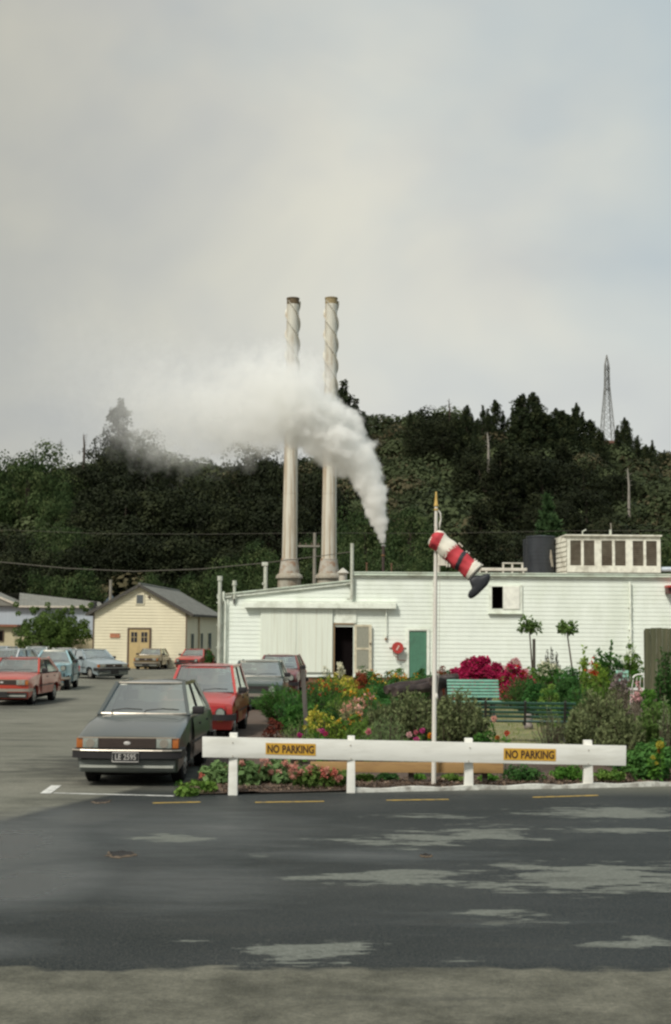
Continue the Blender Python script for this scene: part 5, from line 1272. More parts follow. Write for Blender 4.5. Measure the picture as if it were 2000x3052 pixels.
plant('leafy_bush', 'olive bush against the wall left of the green door', 1180, 1972, 48, 90, 'mound', leafmat('olive_leaf', (0, 0, 0), (0, 0, 0)), cat='shrub', n=30, leaf=.06, per=60, r=.17)
plant('leafy_bush', 'green bush at the foot of the open screen door', 1085, 1972, 47, 90, 'mound', leafmat('mid_bed_leaf', (0, 0, 0), (0, 0, 0)), cat='shrub', n=30, leaf=.06, per=60, r=.17)
plant('hollyhock', 'pale cream flower spike before the dark doorway', 1015, 1978, 44, 22, 'up', L_fresh, n=8, leaf=.08, per=20, flowers=[(60, .07, F_cream, 'top')])
plant('hollyhock', 'dark stalked plant left of the cream flower spike', 972, 1975, 44, 34, 'up', L_darkg, n=10, leaf=.08, per=26, spread=.6, flowers=[(12, .05, F_cream, 'top')])
plant('leafy_bush', 'low green growth at the foot of the white sliding doors', 955, 2010, 42, 110, 'mound', L_darkg, cat='shrub', n=26, leaf=.06, per=60, r=.16)
# the large grey green shrubs
gk = dict(n=150, leaf=.07, per=58, asp=.42, spread=.45, wob=.1)
GG = 'large grey green upright shrubs behind the rail'
plant('olearia_shrub', 'large grey green shrub left of the flagpole', 1220, 2046, 24.8, 170, 'up', L_greygreen, GG, 'shrub', .8, **gk)
plant('olearia_shrub', 'smaller grey green shrub left of the tall one, beside the straw grass', 1135, 2085, 23.6, 120, 'up', L_greygreen, GG, 'shrub', .8, **dict(gk, n=90))
plant('olearia_shrub', 'dense grey green shrub just right of the flagpole', 1365, 2050, 23.5, 190, 'up', L_greygreen, GG, 'shrub', .8, **dict(gk, n=190))
plant('olearia_shrub', 'tall grey green shrub right of the dark bench', 1790, 2050, 24.5, 190, 'up', L_greygreen, GG, 'shrub', .8, **dict(gk, n=190))
plant('olearia_shrub', 'low grey green shrub filling the gap under the tall right one', 1855, 2120, 22.6, 150, 'up', L_greygreen, GG, 'shrub', .8, **dict(gk, n=130))
plant('olearia_shrub', 'grey green shrub left of the tall right one', 1735, 2105, 23.2, 110, 'up', L_greygreen, GG, 'shrub', .8, **dict(gk, n=100))
plant('lavender', 'fine silvery lavender clump between the rail and the left grey shrub', 1150, 2130, 22.4, 150, 'up', L_grey and leafmat('lavender_leaf', (0.077, 0.129, 0.047), (0.221, 0.309, 0.131), None, .2), cat='shrub', n=130, leaf=.055, per=40, asp=.14, spread=.5)
plant('leafy_bush', 'green bush low behind the flagpole', 1440, 2165, 23, 90, 'mound', leafmat('mid_bed_leaf', (0, 0, 0), (0, 0, 0)), cat='shrub', n=26, leaf=.05, per=60, r=.17)
plant('twiggy_shrub', 'thin twiggy silver shrub in front of the dark bench', 1640, 2098, 23.2, 110, 'up', L_grey, cat='shrub', n=95, leaf=.035, per=30, asp=.22, spread=.8, start=.25, wob=.12)
# magenta rose bank and what stands behind it
plant('rose_bush', 'dense magenta flowering bush behind the teal bench', 1430, 1952, 39.5, 200, 'mound', L_darkg, cat='rose bush', depth=.6, n=90, leaf=.06, per=50, r=.11, low=.3, flowers=[(2200, .075, F_mag, 'all', 7)])
plant('rose_bush', 'lower magenta bush trailing to the right of the dense one', 1535, 1975, 38.5, 150, 'mound', L_fresh, cat='rose bush', depth=.7, n=60, leaf=.06, per=50, r=.12, flowers=[(480, .07, F_mag, 'all', 7), (60, .07, F_red, 'all')])
plant('rose_bush', 'pale pink flowering bush behind the magenta one', 1530, 1962, 42.5, 120, 'mound', L_fresh, cat='rose bush', depth=.6, n=36, leaf=.06, per=40, r=.14, flowers=[(520, .07, F_pink, 'all', 7)])
plant('rose_bush', 'thin magenta climber at the left end of the teal bench', 1352, 1992, 39, 24, 'up', L_darkg, cat='rose bush', n=14, leaf=.05, per=20, flowers=[(130, .07, F_mag, 'all', 7)])
plant('leafy_bush', 'broad dark green spreading bush right of the teal bench', 1575, 2005, 36, 170, 'up', L_darkg and leafmat('spreading_leaf', (0.025, 0.072, 0.017), (0.083, 0.176, 0.047), None, .2), cat='shrub', depth=.7, n=150, leaf=.07, per=50, asp=.25, spread=.8)
plant('leafy_bush', 'green bush with pale flower heads before the dark conifer', 1640, 1960, 41, 120, 'mound', leafmat('mid_bed_leaf', (0, 0, 0), (0, 0, 0)), cat='shrub', n=40, leaf=.06, per=70, r=.15, flowers=[(70, .06, F_cream, 'top')])
plant('dwarf_conifer', 'dark purplish dwarf conifer with upright fingers against the shed', 1640, 1922, 47, 72, 'up', L_darkcone, cat='conifer', n=34, leaf=.07, per=90, asp=.3, spread=.35, start=.3)
plant('leafy_bush', 'round fresh green bush beside the garden stone', 1642, 2032, 30, 95, 'mound', L_fresh, cat='shrub', n=40, leaf=.05, per=80, r=.15)
plant('leafy_bush', 'dark green bush behind the round fresh green one', 1690, 2010, 33, 110, 'mound', L_darkg, cat='shrub', n=40, leaf=.06, per=70, r=.15)
plant('leafy_bush', 'yellow green bush left of the red flowers', 1745, 1982, 34, 110, 'mound', L_yg and leafmat('olive_leaf2', (0.055, 0.122, 0.017), (0.177, 0.281, 0.052), None, .3), cat='shrub', n=44, leaf=.06, per=70, r=.14)
plant('grass_clump', 'broad bladed green clump below the rose standards', 1675, 1992, 38, 70, 'up', L_bluegreen, n=40, leaf=.2, per=14, asp=.12, spread=.8)
plant('red_flower_clump', 'tall stems with red flowers against the shed wall', 1768, 1958, 40, 44, 'up', L_yg, cat='flowers', n=14, leaf=.06, per=20, flowers=[(22, .06, F_red, 'top')])
plant('wall_shrub', 'loose yellow green shrub against the wall beside the leaning standard', 1735, 1912, 48, 46, 'up', L_yg, cat='shrub', n=13, leaf=.13, per=18, asp=.6, spread=.7, start=.45)
plant('wall_shrub', 'open branching green shrub against the shed wall', 1808, 1905, 47, 86, 'up', leafmat('mid_bed_leaf', (0, 0, 0), (0, 0, 0)), cat='shrub', n=24, leaf=.13, per=34, asp=.6, spread=.75, start=.35)
plant('wall_shrub', 'dense bright green shrub beside the timber fence', 1888, 1912, 44, 88, 'mound', L_bright and leafmat('glossy_leaf', (0.041, 0.094, 0.017), (0.163, 0.260, 0.054), None, .25), cat='shrub', n=46, leaf=.07, per=80, r=.14, low=.05)
plant('wall_shrub', 'light yellow shoots rising above the dense shrub', 1880, 1882, 46, 46, 'up', L_yg, cat='shrub', n=14, leaf=.08, per=26, spread=.5, start=.4)
plant('heather', 'greyish lilac heather clump in front of the small pale bench', 1850, 1990, 31, 95, 'up', L_grey and leafmat('heather_leaf', (0.130, 0.129, 0.085), (0.312, 0.281, 0.208), None, .2), cat='shrub', n=80, leaf=.05, per=34, asp=.25, spread=.5, flowers=[(110, .04, F_lil, 'top')])
plant('heather', 'pinkish flower clump below the white wire chair', 1905, 2035, 28, 60, 'up', leafmat('heather_leaf', (0, 0, 0), (0, 0, 0)), cat='shrub', n=50, leaf=.05, per=30, asp=.25, spread=.5, flowers=[(45, .04, F_pink, 'top')])
# right edge
plant('leafy_bush', 'bright green bush at the foot of the timber fence', 1950, 2040, 26, 130, 'mound', L_bright, cat='shrub', n=50, leaf=.06, per=70, r=.14)
plant('leafy_bush', 'tall loose green bush at the right edge behind the yellow dahlias', 1965, 2090, 23.5, 150, 'up', leafmat('edge_leaf', (0.041, 0.088, 0.020), (0.140, 0.223, 0.060), None, .3), cat='shrub', n=160, leaf=.07, per=46, asp=.35, spread=.4)
plant('grass_clump', 'silvery feathered stems at the right edge beside the fence', 1985, 2050, 23, 40, 'up', L_grey, n=24, leaf=.06, per=26, asp=.2)
plant('dahlia_bush', 'leafy green dahlia plant carrying the yellow ball flowers', 1935, 2200, 20.9, 190, 'mound', L_bright and leafmat('dahlia_leaf', (0.035, 0.107, 0.028), (0.128, 0.272, 0.064), None, .25), cat='plant', depth=.7, n=54, leaf=.08, per=46, r=.13)
plant('leafy_bush', 'dark green low growth between the right rail end and the dahlias', 1868, 2235, 21.6, 90, 'mound', L_darkg, cat='shrub', n=30, leaf=.055, per=60, r=.16)
plant('fence_climber', 'green climber growing up the dark timber fence', 1985, 1925, 32.6, 60, 'up', L_darkg, cat='climber', depth=.4, n=60, leaf=.08, per=40, asp=.5, spread=.2)
plant('leafy_bush', 'dark clipped shrub at the left corner of the white shed', 624, 1932, 62, 44, 'mound', L_darkg, cat='shrub', n=30, leaf=.08, per=80, r=.2, low=.1)

for i, (px, pt, Y, w_, m_, lb) in enumerate([(1345, 1978, 45, 90, L_darkg, 'dark green hedge bush against the wall left of the magenta bush'), (1600, 1962, 45.5, 100, L_fresh, 'fresh green bush against the wall behind the stake'), (1700, 1975, 45, 100, L_bluegreen, 'blue green bush under the right rose standard'),
                                             (1790, 1968, 44, 110, L_yg, 'yellow green bush at the foot of the open branching shrub'), (1850, 1962, 45, 90, L_darkg, 'dark bush against the wall left of the dense bright shrub'), (1905, 1975, 41, 80, L_bright, 'bright bush between the wire chair and the wall'), (1300, 1990, 44, 90, L_darkg, 'dark low bush behind the flagpole by the wall')]):
    plant('wall_bush', lb, px, pt, Y, w_, 'mound', m_, None, 'shrub', n=34, leaf=.07, per=70, r=.16)
plant('leafy_bush', 'mid green bush between the dark bench and the tall grey shrubs', 1710, 2062, 27.5, 120, 'mound', leafmat('mid_bed_leaf', (0, 0, 0), (0, 0, 0)), cat='shrub', n=40, leaf=.05, per=70, r=.15)
plant('leafy_bush', 'dense green bush filling the middle bed behind the grey shrubs', 1180, 2052, 31, 150, 'mound', L_bluegreen, cat='shrub', n=40, leaf=.06, per=70, r=.15)

for i, (px, pt, Y, w_, k_, m_, lb) in enumerate([(1130, 2008, 36, 120, 'mound', L_bluegreen, 'leafy green clump between the logs and the marigolds'), (1270, 2000, 40, 90, 'up', L_bluegreen, 'tall green clump left of the flagpole below the green door'), (1215, 2018, 38, 90, 'up', L_fresh, 'light green clump above the dark logs'),
                                             (1730, 2030, 31, 100, 'up', L_bluegreen, 'upright green clump behind the tall grey shrub'), (1600, 2010, 34, 110, 'mound', L_bluegreen, 'rounded blue green clump behind the dark bench'), (1820, 2010, 33, 110, 'up', leafmat('olive_leaf', (0, 0, 0), (0, 0, 0)), 'olive shrub behind the tall right shrub'), (1925, 2120, 24.5, 110, 'up', L_greygreen, 'grey green shrub below the timber fence'),
                                             (870, 2060, 31, 110, 'up', L_bluegreen, 'green clump beside the leaning post'), (1010, 2070, 30, 110, 'up', L_fresh, 'light green clump under the yellow bushes'), (1075, 2130, 23, 100, 'up', L_fresh, 'light green clump above the second rail post')]):
    plant('filler_plant', lb, px, pt, Y, w_, k_, m_, None, 'plant', **(dict(n=34, leaf=.06, per=70, r=.16) if k_ == 'mound' else dict(n=70, leaf=.065, per=40, asp=.3, spread=.5)))

for i, (px, pt, Y, w_, m_, lb) in enumerate([(2070, 2060, 25, 190, L_greygreen, 'grey green shrub just beyond the right edge'), (2120, 2180, 21.5, 170, L_bright, 'low bright bush just beyond the yellow dahlias'), (2200, 2050, 27, 200, L_bluegreen, 'blue green shrub beyond the right edge by the fence')]):
    plant('leafy_bush', lb, px, pt, Y, w_, 'mound', m_, None, 'shrub', n=44, leaf=.07, per=60, r=.15)
# rose standards and stake
def standard(px, pyt, pyc, pyb, Y, w_, lean, lb):
    b = P(px, pyb, Y); g = gz(Y); zt = P(px, pyt, Y).z-g; zc = P(px, pyc, Y).z-g
    t = thing('rose_standard', lb, 'small tree', (b.x, Y, g), 0, 'rose standards against the shed wall')
    MB().tube([(0, 0, 0), (lean*.4, 0, zc*.5), (lean, 0, zc)], [.035, .03, .022], 7).build('trunk', M_wood, t)
    W_ = w_/K(Y); C = []; Rr = []
    for i in range(20): a = random.random()*6.283; q = random.random()**.5; C.append([lean+math.cos(a)*q*W_*.42, math.sin(a)*q*W_*.3, zc+(zt-zc)*(.1+.75*random.random())*(1-.35*q)]); Rr.append(.08+.05*random.random())
    foliage('crown', [cluster_leaves(np.array(C), np.array(Rr), 16, .14, .5, .9, -.2, -.9, .6)], leafmat('standard_leaf', (0.035, 0.076, 0.022), (0.151, 0.235, 0.064), None, .25), t)
    mb = MB()
    for c in C[::3]: mb.tube([(lean, 0, zc-.05), tuple(c)], [.012, .004], 4)
    mb.build('branches', M_wood, t)
standard(1590, 1832, 1880, 1990, 46, 68, -.13, 'left rose standard with a full leafy head tied to a stake')
standard(1713, 1852, 1882, 2000, 45, 60, -.25, 'right rose standard leaning left with a thin drooping head')
b = P(1592, 1990, 45.8); t = thing('garden_stake', 'dark upright stake beside the left rose standard', 'stake', (b.x, 45.8, gz(45))); MB().box((-.045, -.045, -.2), (.045, .045, P(1592, 1904, 45.8).z-gz(45))).build('stake', paint('dark_timber', (1, 1, 1)), t)
a_, b_ = P(903, 2000, 31), G(917, 2225)
t = thing('leaning_post', 'weathered grey post leaning left in the feathery shrubs', 'post', (b_.x, 27.5, 0)); zt = P(903, 2000, 27.5)
MB().bar((P(917, 2225, 27.5).x-b_.x, 0, -.2), (zt.x-b_.x, 0, zt.z), .09).build('post', paint('weathered_post', (.09, .08, .07), .9, var=.3, scale=8, stretch=(1, 1, .2)), t)

# dahlias on their stems
def dahlia(px, py, Y, r_px, mat, lb, base_px=None, group='dahlias standing above the white rail'):
    c_ = P(px, py, Y); r = r_px/K(Y); bxp = P(base_px or px, py, Y).x
    t = thing('dahlia', lb, 'flower', (bxp, Y+.04, .02), 0, group); cx_ = c_.x-bxp; cz = c_.z-.02
    MB().tube([(0, 0, 0), (cx_*.3, .01, cz*.55), (cx_, .0, cz-.01)], [.007, .006, .004], 5).build('stem', M_stem, t)
    C = np.array([[cx_, -.03, cz]]); h_ = foliage('flower_head', [cluster_leaves(C, np.array([r*.75]), 150, r*.62, .62, 1.0, .0, -1, .45)], mat, t)
    lf = np.array([[cx_*s, .01, cz*s] for s in (.35, .45, .55, .65, .75, .8)]); foliage('leaf', [cluster_leaves(lf, np.full(6, .03), 7, .09, .5, .8, .2, -1, .3)], L_bright, t)
Fm2 = leafmat('magenta_ball_petal', (.40, .03, .16), (.70, .12, .36), None, .3)
for px, py, Y, r, m_, lb in ((893, 2191, 20.8, 7, Fm2, 'magenta dahlia alone above the left yellow sign'), (961, 2180, 21.2, 7.5, Fm2, 'paler of the two pink dahlias side by side left of the second post'), (970, 2187, 21.1, 6.5, leafmat('crimson_petal', (.35, .02, .07), (.6, .06, .17), None, .3), 'darker crimson dahlia touching its pale pink neighbour'),
                             (1098, 2181, 21.3, 8, leafmat('rose_petal', (.50, .12, .16), (.74, .32, .34), None, .3), 'rose pink dahlia right of the second post'), (1220, 2190, 21, 7.5, F_pink, 'pale blush dahlia in the cluster left of the flagpole'), (1240, 2183, 21, 6.5, leafmat('rose_petal', (0, 0, 0), (0, 0, 0)), 'rose pink dahlia in the middle of the cluster left of the flagpole'),
                             (1259, 2178, 20.9, 7, Fm2, 'topmost magenta dahlia left of the flagpole'), (1241, 2205, 20.8, 8, Fm2, 'lowest magenta dahlia left of the flagpole'), (1284, 2193, 20.9, 8, F_or, 'orange dahlia touching the flagpole'),
                             (949, 2176, 21.4, 4.5, F_salmon, 'small salmon dahlia left of the pink pair'), (1473, 2143, 22, 8, F_salmon, 'salmon dahlia in front of the dark bench slats'), (1511, 2185, 21.3, 7, F_red, 'bright red poppy in front of the dark bench leg'), (1483, 2198, 21.2, 6.5, leafmat('rust_petal', (.35, .10, .02), (.55, .2, .04), None, .3), 'rust orange flower below the red one')):
    dahlia(px, py, Y, r, m_, lb, px+random.uniform(-6, 6))
for px, py, Y, r, m_, lb in ((1968, 2220, 20.3, 11, F_yel, 'big yellow ball dahlia at the right edge'), (1947, 2258, 20.3, 6, F_yel, 'small yellow dahlia lower left of the big one'), (1965, 2240, 20.4, 6, leafmat('rust_petal', (0, 0, 0), (0, 0, 0)), 'faded orange dahlia right under the big yellow one'), (1957, 2275, 20.3, 4.5, F_yel, 'tiny yellow dahlia bud lowest on the bush')):
    dahlia(px, py, Y, r, m_, lb, px+3, 'yellow dahlias at the right edge')

# ------------------------------------------------------------------ benches
def bench(loc, rz, L, mat, matl, lb, slats_back=5, slats_seat=5, gap=.025, h_seat=.43, hb=.88):
    t = thing('garden_bench', lb, 'bench', loc, rz, None)
    # local: x along, faces -y, seat from y -.45 to 0, back rises behind
    for i in range(slats_seat):
        y0 = -.42 + i*(.42/slats_seat); MB().box((-L/2, y0, h_seat), (L/2, y0+.42/slats_seat-gap, h_seat+.025)).build('seat_slat', mat, t, bev=.004)
    for i in range(slats_back):
        z = h_seat+.1 + i*((hb-h_seat-.08)/slats_back); y = .03 + (z-h_seat)*.38
        Mx = Matrix.Translation((0, y, z)) @ Matrix.Rotation(R(-20), 4, 'X')
        MB().box((-L/2, -.012, 0), (L/2, .012, (hb-h_seat-.08)/slats_back-gap), M=Mx).build('back_slat', mat, t, bev=.004)
    for x in (-L/2+.22, 0, L/2-.22):
        mb = MB(); mb.bar((x, .06, h_seat-.02), (x, .27, hb), .045, .05); mb.bar((x, -.43, h_seat-.03), (x, .08, h_seat-.03), .045, .045)
        mb.build('side_frame', matl, t)
        if x != 0 or L > 2.1:
            MB().bar((x, -.38, 0), (x, -.36, h_seat-.03), .06, .06).build('leg', matl, t); MB().bar((x, .16, 0), (x, .03, h_seat-.03), .06, .06).build('leg', matl, t)
    return t
M_teal = paint('teal_bench_paint', (.16, .36, .27), .55, var=.1, scale=3, dirt=(.1, .22, .17), dirt_amt=.5, dirt_scale=5); M_dteal = paint('dark_green_bench_paint', (.028, .085, .060), .45, var=.15, scale=3, dirt=(.02, .05, .035), dirt_amt=.5)
M_iron = paint('bench_iron', (.03, .028, .026), .7)
q = P(1425, 2090, 34.0); bench((q.x, 35.0, gz(35)), R(3), 1.35, M_teal, M_iron, 'pale teal slatted bench facing the road in front of the magenta bush', 6, 5, .022, .42, .98)
q = P(1560, 2210, 27.2); bench((q.x, 27.0, .03), R(180-5), 2.0, M_dteal, M_iron, 'dark green slatted bench seen from behind on the lawn', 4, 4, .04, .42, .86)
q = P(1262, 2190, 25.4); bench((q.x, 25.6, .03), R(150), 1.2, M_dteal, M_iron, 'dark green bench mostly hidden behind the shrub left of the flagpole', 4, 4, .03, .40, .74)
q = P(1853, 2050, 43.5); tb2 = bench((q.x, 43.5, gz(43)+.12), R(-18), .40, M_teal, M_iron, 'small pale bench end showing above the heather clump', 3, 3, .02, .45, .9)
# white wire chair
q = P(1910, 2050, 36); t = thing('wire_chair', 'white wire garden chair beside the timber fence', 'chair', (q.x, 36, gz(36)+.0)); M_wwire = paint('white_wire', (.75, .75, .7), .5)
MB().tube([(-.2+.2*(1-math.cos(a)), .2*math.sin(a)*0, 1.02+.1*math.sin(a)) for a in np.linspace(0, math.pi, 12)], .022, 6).tube([(-.28, -.2, .72), (0, -.32, .72), (.28, -.2, .72), (.3, .1, .74), (-.3, .1, .74), (-.28, -.2, .72)], .02, 6).build('frame', M_wwire, t)
for i in range(5): MB().tube([(-.22+i*.11, .1, .74), (-.18+i*.09, .02, 1.04)], .014, 5).build('back_wire', M_wwire, t)
for x, y in ((-.24, -.18), (.24, -.18), (.24, .1), (-.24, .1)): MB().tube([(x, y, .72), (x*1.1, y*1.1, 0)], .018, 5).build('leg', M_wwire, t)
# dark weathered logs
M_log = paint('dark_log', (.035, .024, .022), .9, var=.4, scale=5, dirt=(.10, .075, .06), dirt_amt=.6, dirt_scale=3)
for (x0, y0, x1, y1, Y, r, lb) in ((1150, 2056, 1362, 2018, 36.5, .12, 'long dark log lying across the bed behind the flagpole'), (1175, 2062, 1330, 2040, 35.2, .13, 'lower dark log in front of the long one'), (1290, 2030, 1350, 2026, 35.8, .11, 'short dark log stub right of the flagpole')):
    a, b = P(x0, y0, Y-1), P(x1, y1, Y+.3); t = thing('dark_log', lb, 'log', a, 0, 'dark logs edging the bed'); d = b-a
    MB().tube([d*s+Vector((0, 0, .02*math.sin(s*9))) for s in (0, .2, .45, .7, .9, 1)], [r, r*1.08, r*.97, r*1.05, r*.95, r*.85], 10, jag=.12).build('log', M_log, t, smooth=True)
    for s in (.2, .75): c_ = d*s; MB().tube([(c_.x, c_.y+.05, c_.z-.05), (c_.x, c_.y+.05, -a.z-.1)], r*.75, 7).build('support', M_log, t)
# garden stone / small statue
q = P(1574, 2100, 30.5); t = thing('garden_stone', 'small grey upright stone ornament between the benches', 'stone', (q.x, 30.5, gz(30)+.03)); 
mb = MB(); mb.ball((0, 0, .26), .105, seg=12, sc=(1, .8, 1.5), jag=.1); mb.ball((0, -.02, .1), .11, seg=10, sc=(1, .9, .9), jag=.1); mb.build('stone', paint('grey_stone', (.22, .19, .17), .9, var=.3, scale=12), t, smooth=True, angle=80)

# ------------------------------------------------------------------ timber fence at the right edge
YFn = 33.5
a = P(1925, 2080, YFn); zt = P(1925, 1872, YFn).z; t = thing('timber_fence', 'mossy dark upright board fence at the right edge of the garden', 'fence', (a.x, YFn, gz(YFn)))
M_fence = paint('mossy_boards', (.075, .08, .042), .9, var=.25, scale=3, stretch=(6, 6, .25), dirt=(.15, .135, .08), dirt_amt=.6, dirt_scale=2)
x = 0
for i in range(22):
    w_ = .145; MB().box((x, random.uniform(-.006, .006), 0), (x+w_-.008, .03, zt-gz(YFn)-.0+random.uniform(-.015, .015))).build('board', M_fence, t); x += w_
MB().box((0, .032, .4), (x, .08, .5)).box((0, .032, 1.6), (x, .08, 1.7)).build('back_rail', M_fence, t)
MB().box((-.005, .035, 0), (.09, .13, zt-gz(YFn)-.05)).build('post', M_fence, t)
# ------------------------------------------------------------------ cars
M_tyre = paint('tyre_rubber', (.012, .011, .011), .85, spec=.2); M_rimm = paint('wheel_rim', (.35, .34, .31), .4, metal=.5, var=.1); M_under = paint('underbody', (.008, .007, .007), .9, spec=.1)
M_chrome = paint('chrome_trim', (.42, .38, .32), .38, metal=.8, var=.03); M_bump = paint('black_bumper', (.014, .012, .013), .55); M_grille = paint('grille_dark', (.020, .016, .015), .5)
M_lens = paint('lamp_lens', (.24, .26, .23), .12, var=.2, scale=30, coat=.5); M_amber = paint('amber_lens', (.36, .11, .025), .25); M_redl = paint('red_lens', (.35, .02, .015), .25)
M_seat = paint('car_seat', (.040, .042, .042), .8); M_dash = paint('car_dash', (.02, .022, .022), .8); M_rubber = paint('rubber_seal', (.012, .012, .012), .6)
M_glass = glassmat('windscreen_glass', (.60, .70, .67), .47); M_glass2 = glassmat('side_glass', (.5, .56, .54), .22)
M_plate = paint('number_plate', (.012, .012, .012), .5); M_silver = paint('plate_silver', (.45, .43, .40), .4)
def carpaint(name, col, metal=0., rough=.32): return paint(name, col, rough, metal=metal, var=.04, scale=2, coat=.7, dirt=tuple(c*.6+.03 for c in col), dirt_amt=.25, dirt_scale=2)
def make_car(lb, X, Y, rz, col, L=4.1, W=1.63, H=1.38, belt=.90, cowl=.94, hood=.74, boot=.90, yws=-.78, yrf=-.22, yrr=1.05, yrw=1.62, fa=-1.28, ra=1.12, rw=.29, metal=0, trim='chrome', head='rect', bump='black', roofcol=None, detail=1,
             nose=.0, gcolor=None, plate=None, group=None, name='parked_car', round_=0., dy=0, gap=.12, z=None, roofin=.22, hlz=None, hlx=.22, mirrors=(-1, 1)):
    yc = Y; g = gz(yc) if z is None else z
    t = thing(name, lb, 'car', (X, yc, g), rz, group); pm = carpaint('car_paint_%02d_%02d_%02d' % tuple(int(c*100) for c in col), col, metal)
    hL, hW = L/2, W/2; zb = .20+gap*.0
    def arch(yc_, n=9, r=rw+.055):
        return [(yc_ - r*math.cos(math.pi*i/(n-1)), max(zb, rw + r*math.sin(math.pi*i/(n-1)))) for i in range(n)]
    # side outline, clockwise from the front bottom along the underside to the back, then over the top
    out = [(-hL+.10, zb)] + arch(fa) + arch(ra) + [(hL-.12, zb+.04), (hL-.02, .40), (hL, boot-.14), (hL-.03, boot-.04), (hL-.12, boot)]
    out += [(yrw+.02, boot+.01 if yrw < hL-.3 else belt), ((yrw+yws)/2, belt-.0), (yws, cowl), (yws*.55-hL*.45, (cowl*.55+hood*.45)+.018), (-hL+.14, hood+.01), (-hL+.02, hood-.035), (-hL-nose, (hood+.42)/2), (-hL+.03, .40)]
    def wz(z): # half width by height: widest at about .6
        return hW*(1 - .055*max(0, (z-.62)/.35)**1.6 - .05*max(0, (.5-z)/.3)**1.5)
    us = [-1, -.975, -.90, -.5, 0, .5, .90, .975, 1]
    n = len(out); vs = []
    for u in us:
        au = abs(u); sh = 0 if au < .9 else (.012 if au < .97 else (.03 if au < .99 else .055))
        for y, z_ in out:
            pl = 1 - (.030+round_*.05)*au**4*(abs(y)/hL)**3 - round_*.04*au**2*(abs(y)/hL)**4
            zz = z_ - (sh*.8 if z_ > .6 else -sh*.1) + (.02*(1-u*u) if z_ > hood-.08 and not (yws < y < yrw) else 0)
            yy = y*pl
            if au > .99 and z_ <= .6: yy = y*pl
            xx = u*wz(z_)
            if au > .99: xx = math.copysign(wz(z_), u)
            xx *= 1 - (.045+round_*.10)*max(0, (abs(y)-hL*.70)/(hL*.30))**2
            vs.append((xx, yy, zz))
    fs = []
    for j in range(len(us)-1):
        for i in range(n): i2 = (i+1) % n; fs.append((j*n+i, (j+1)*n+i, (j+1)*n+i2, j*n+i2))
    fs += [tuple(range(n)), tuple(range((len(us)-1)*n, len(us)*n))[::-1]]
    me = MB().add(vs, fs).mesh('body')
    bm = bmesh.new(); bm.from_mesh(me); bmesh.ops.triangulate(bm, faces=[f for f in bm.faces if len(f.verts) > 4]); bmesh.ops.recalc_face_normals(bm, faces=bm.faces[:])
    bm.to_mesh(me); bm.free(); me.polygons.foreach_set('use_smooth', [True]*len(me.polygons)); me.set_sharp_from_angle(angle=R(33))
    body = link('body', me, pm, t)
    # greenhouse
    hb, hr_ = wz(belt)-.035, hW-roofin-round_*.05; zr = H
    def bow(s, amt): return amt*(1-(2*s-1)**2)
    def cr(x, w_): return .035*(1-(x/w_)**2)
    cor = {}
    def A(side, f): # A pillar line front: f 0 base,1 roof
        b = Vector((side*(hb-.02), yws+.02, cowl)); r = Vector((side*hr_, yrf, zr-.045)); return b.lerp(r, f)
    def Cc(side, f):
        b = Vector((side*(hb-.02), yrw-.03, belt+.01)); r = Vector((side*hr_, yrr, zr-.05)); return b.lerp(r, f)
    rm = carpaint('car_paint_%02d_%02d_%02d' % tuple(int(c*100) for c in roofcol), roofcol, metal) if roofcol else pm
    def roofp(u, v):
        x = (u*2-1); xx = x*(hr_+.012); yy = yrf-.03 + (yrr-yrf+.06)*v
        if v == 0: yy -= bow(u, .035)
        z_ = zr - .05*abs(x)**3.2 - .05*(2*v-1)**4 + .0
        return (xx, yy, z_)
    mb = MB().grid(roofp, 12, 10); mb.grid(lambda u, v: tuple(Vector(roofp(u, v)) - Vector((0, 0, .03))), 12, 10)
    # roof edge skirt
    edge = [roofp(i/12, 0) for i in range(13)] + [roofp(1, i/10) for i in range(1, 11)] + [roofp(1-i/12, 1) for i in range(1, 13)] + [roofp(0, 1-i/10) for i in range(1, 10)]
    ne = len(edge); vv = edge + [(x*1.0, y, z_-.035) for x, y, z_ in edge]; mb.add(vv, [(i, (i+1) % ne, ne+(i+1) % ne, ne+i) for i in range(ne)])
    mb.build('roof', rm, t, smooth=True, angle=40)
    for side in (-1, 1):
        ymid = (yws+yrw)/2*.55 + .05; Bb = Vector((side*(hb-.0), ymid, belt)); Br = Vector((side*(hr_+.0), (yrf+yrr)/2+.02, zr-.05))
        pmB = MB(); a0, a1 = A(side, -.06), A(side, 1.0); pmB.bar(a0, a1, .06, .055, up=(1, 0, 0)); c0, c1 = Cc(side, -.05), Cc(side, 1); pmB.bar(c0, c1, .10, .06, up=(1, 0, 0))
        pmB.bar(a1, c1, .05, .05, up=(0, 0, 1))
        pmB.build('pillars', pm, t)
        MB().bar(Bb, Br, .035, .055, up=(0, 1, 0)).build('door_pillar', M_rubber if trim else pm, t)
        ws = MB(); q = [A(side, 0)+Vector((side*.012, .03, .01)), Bb, Br, A(side, 1)+Vector((0, .03, 0))]; ws.add(q, [(0, 1, 2, 3)])
        ws.build('side_window', M_glass2, t)
        q = [Bb, Cc(side, 0)+Vector((side*.012, -.04, 0)), Cc(side, 1)+Vector((0, -.04, 0)), Br]; MB().add(q, [(0, 1, 2, 3)]).build('side_window', M_glass2, t)
        if detail: # quarter bar
            p0 = Bb.lerp(Cc(side, 0), .72); p1 = Br.lerp(Cc(side, 1), .82); MB().bar(p0, p1, .02, .03, up=(0, 1, 0)).build('window_bar', M_rubber, t)
            MB().bar(Vector((side*(wz(belt)-.012), yws+.02, belt+.0)), Vector((side*(wz(belt)-.012), yrw-.05, belt-.0)), .022, .02).build('belt_trim', M_chrome if trim == 'chrome' else M_rubber, t)
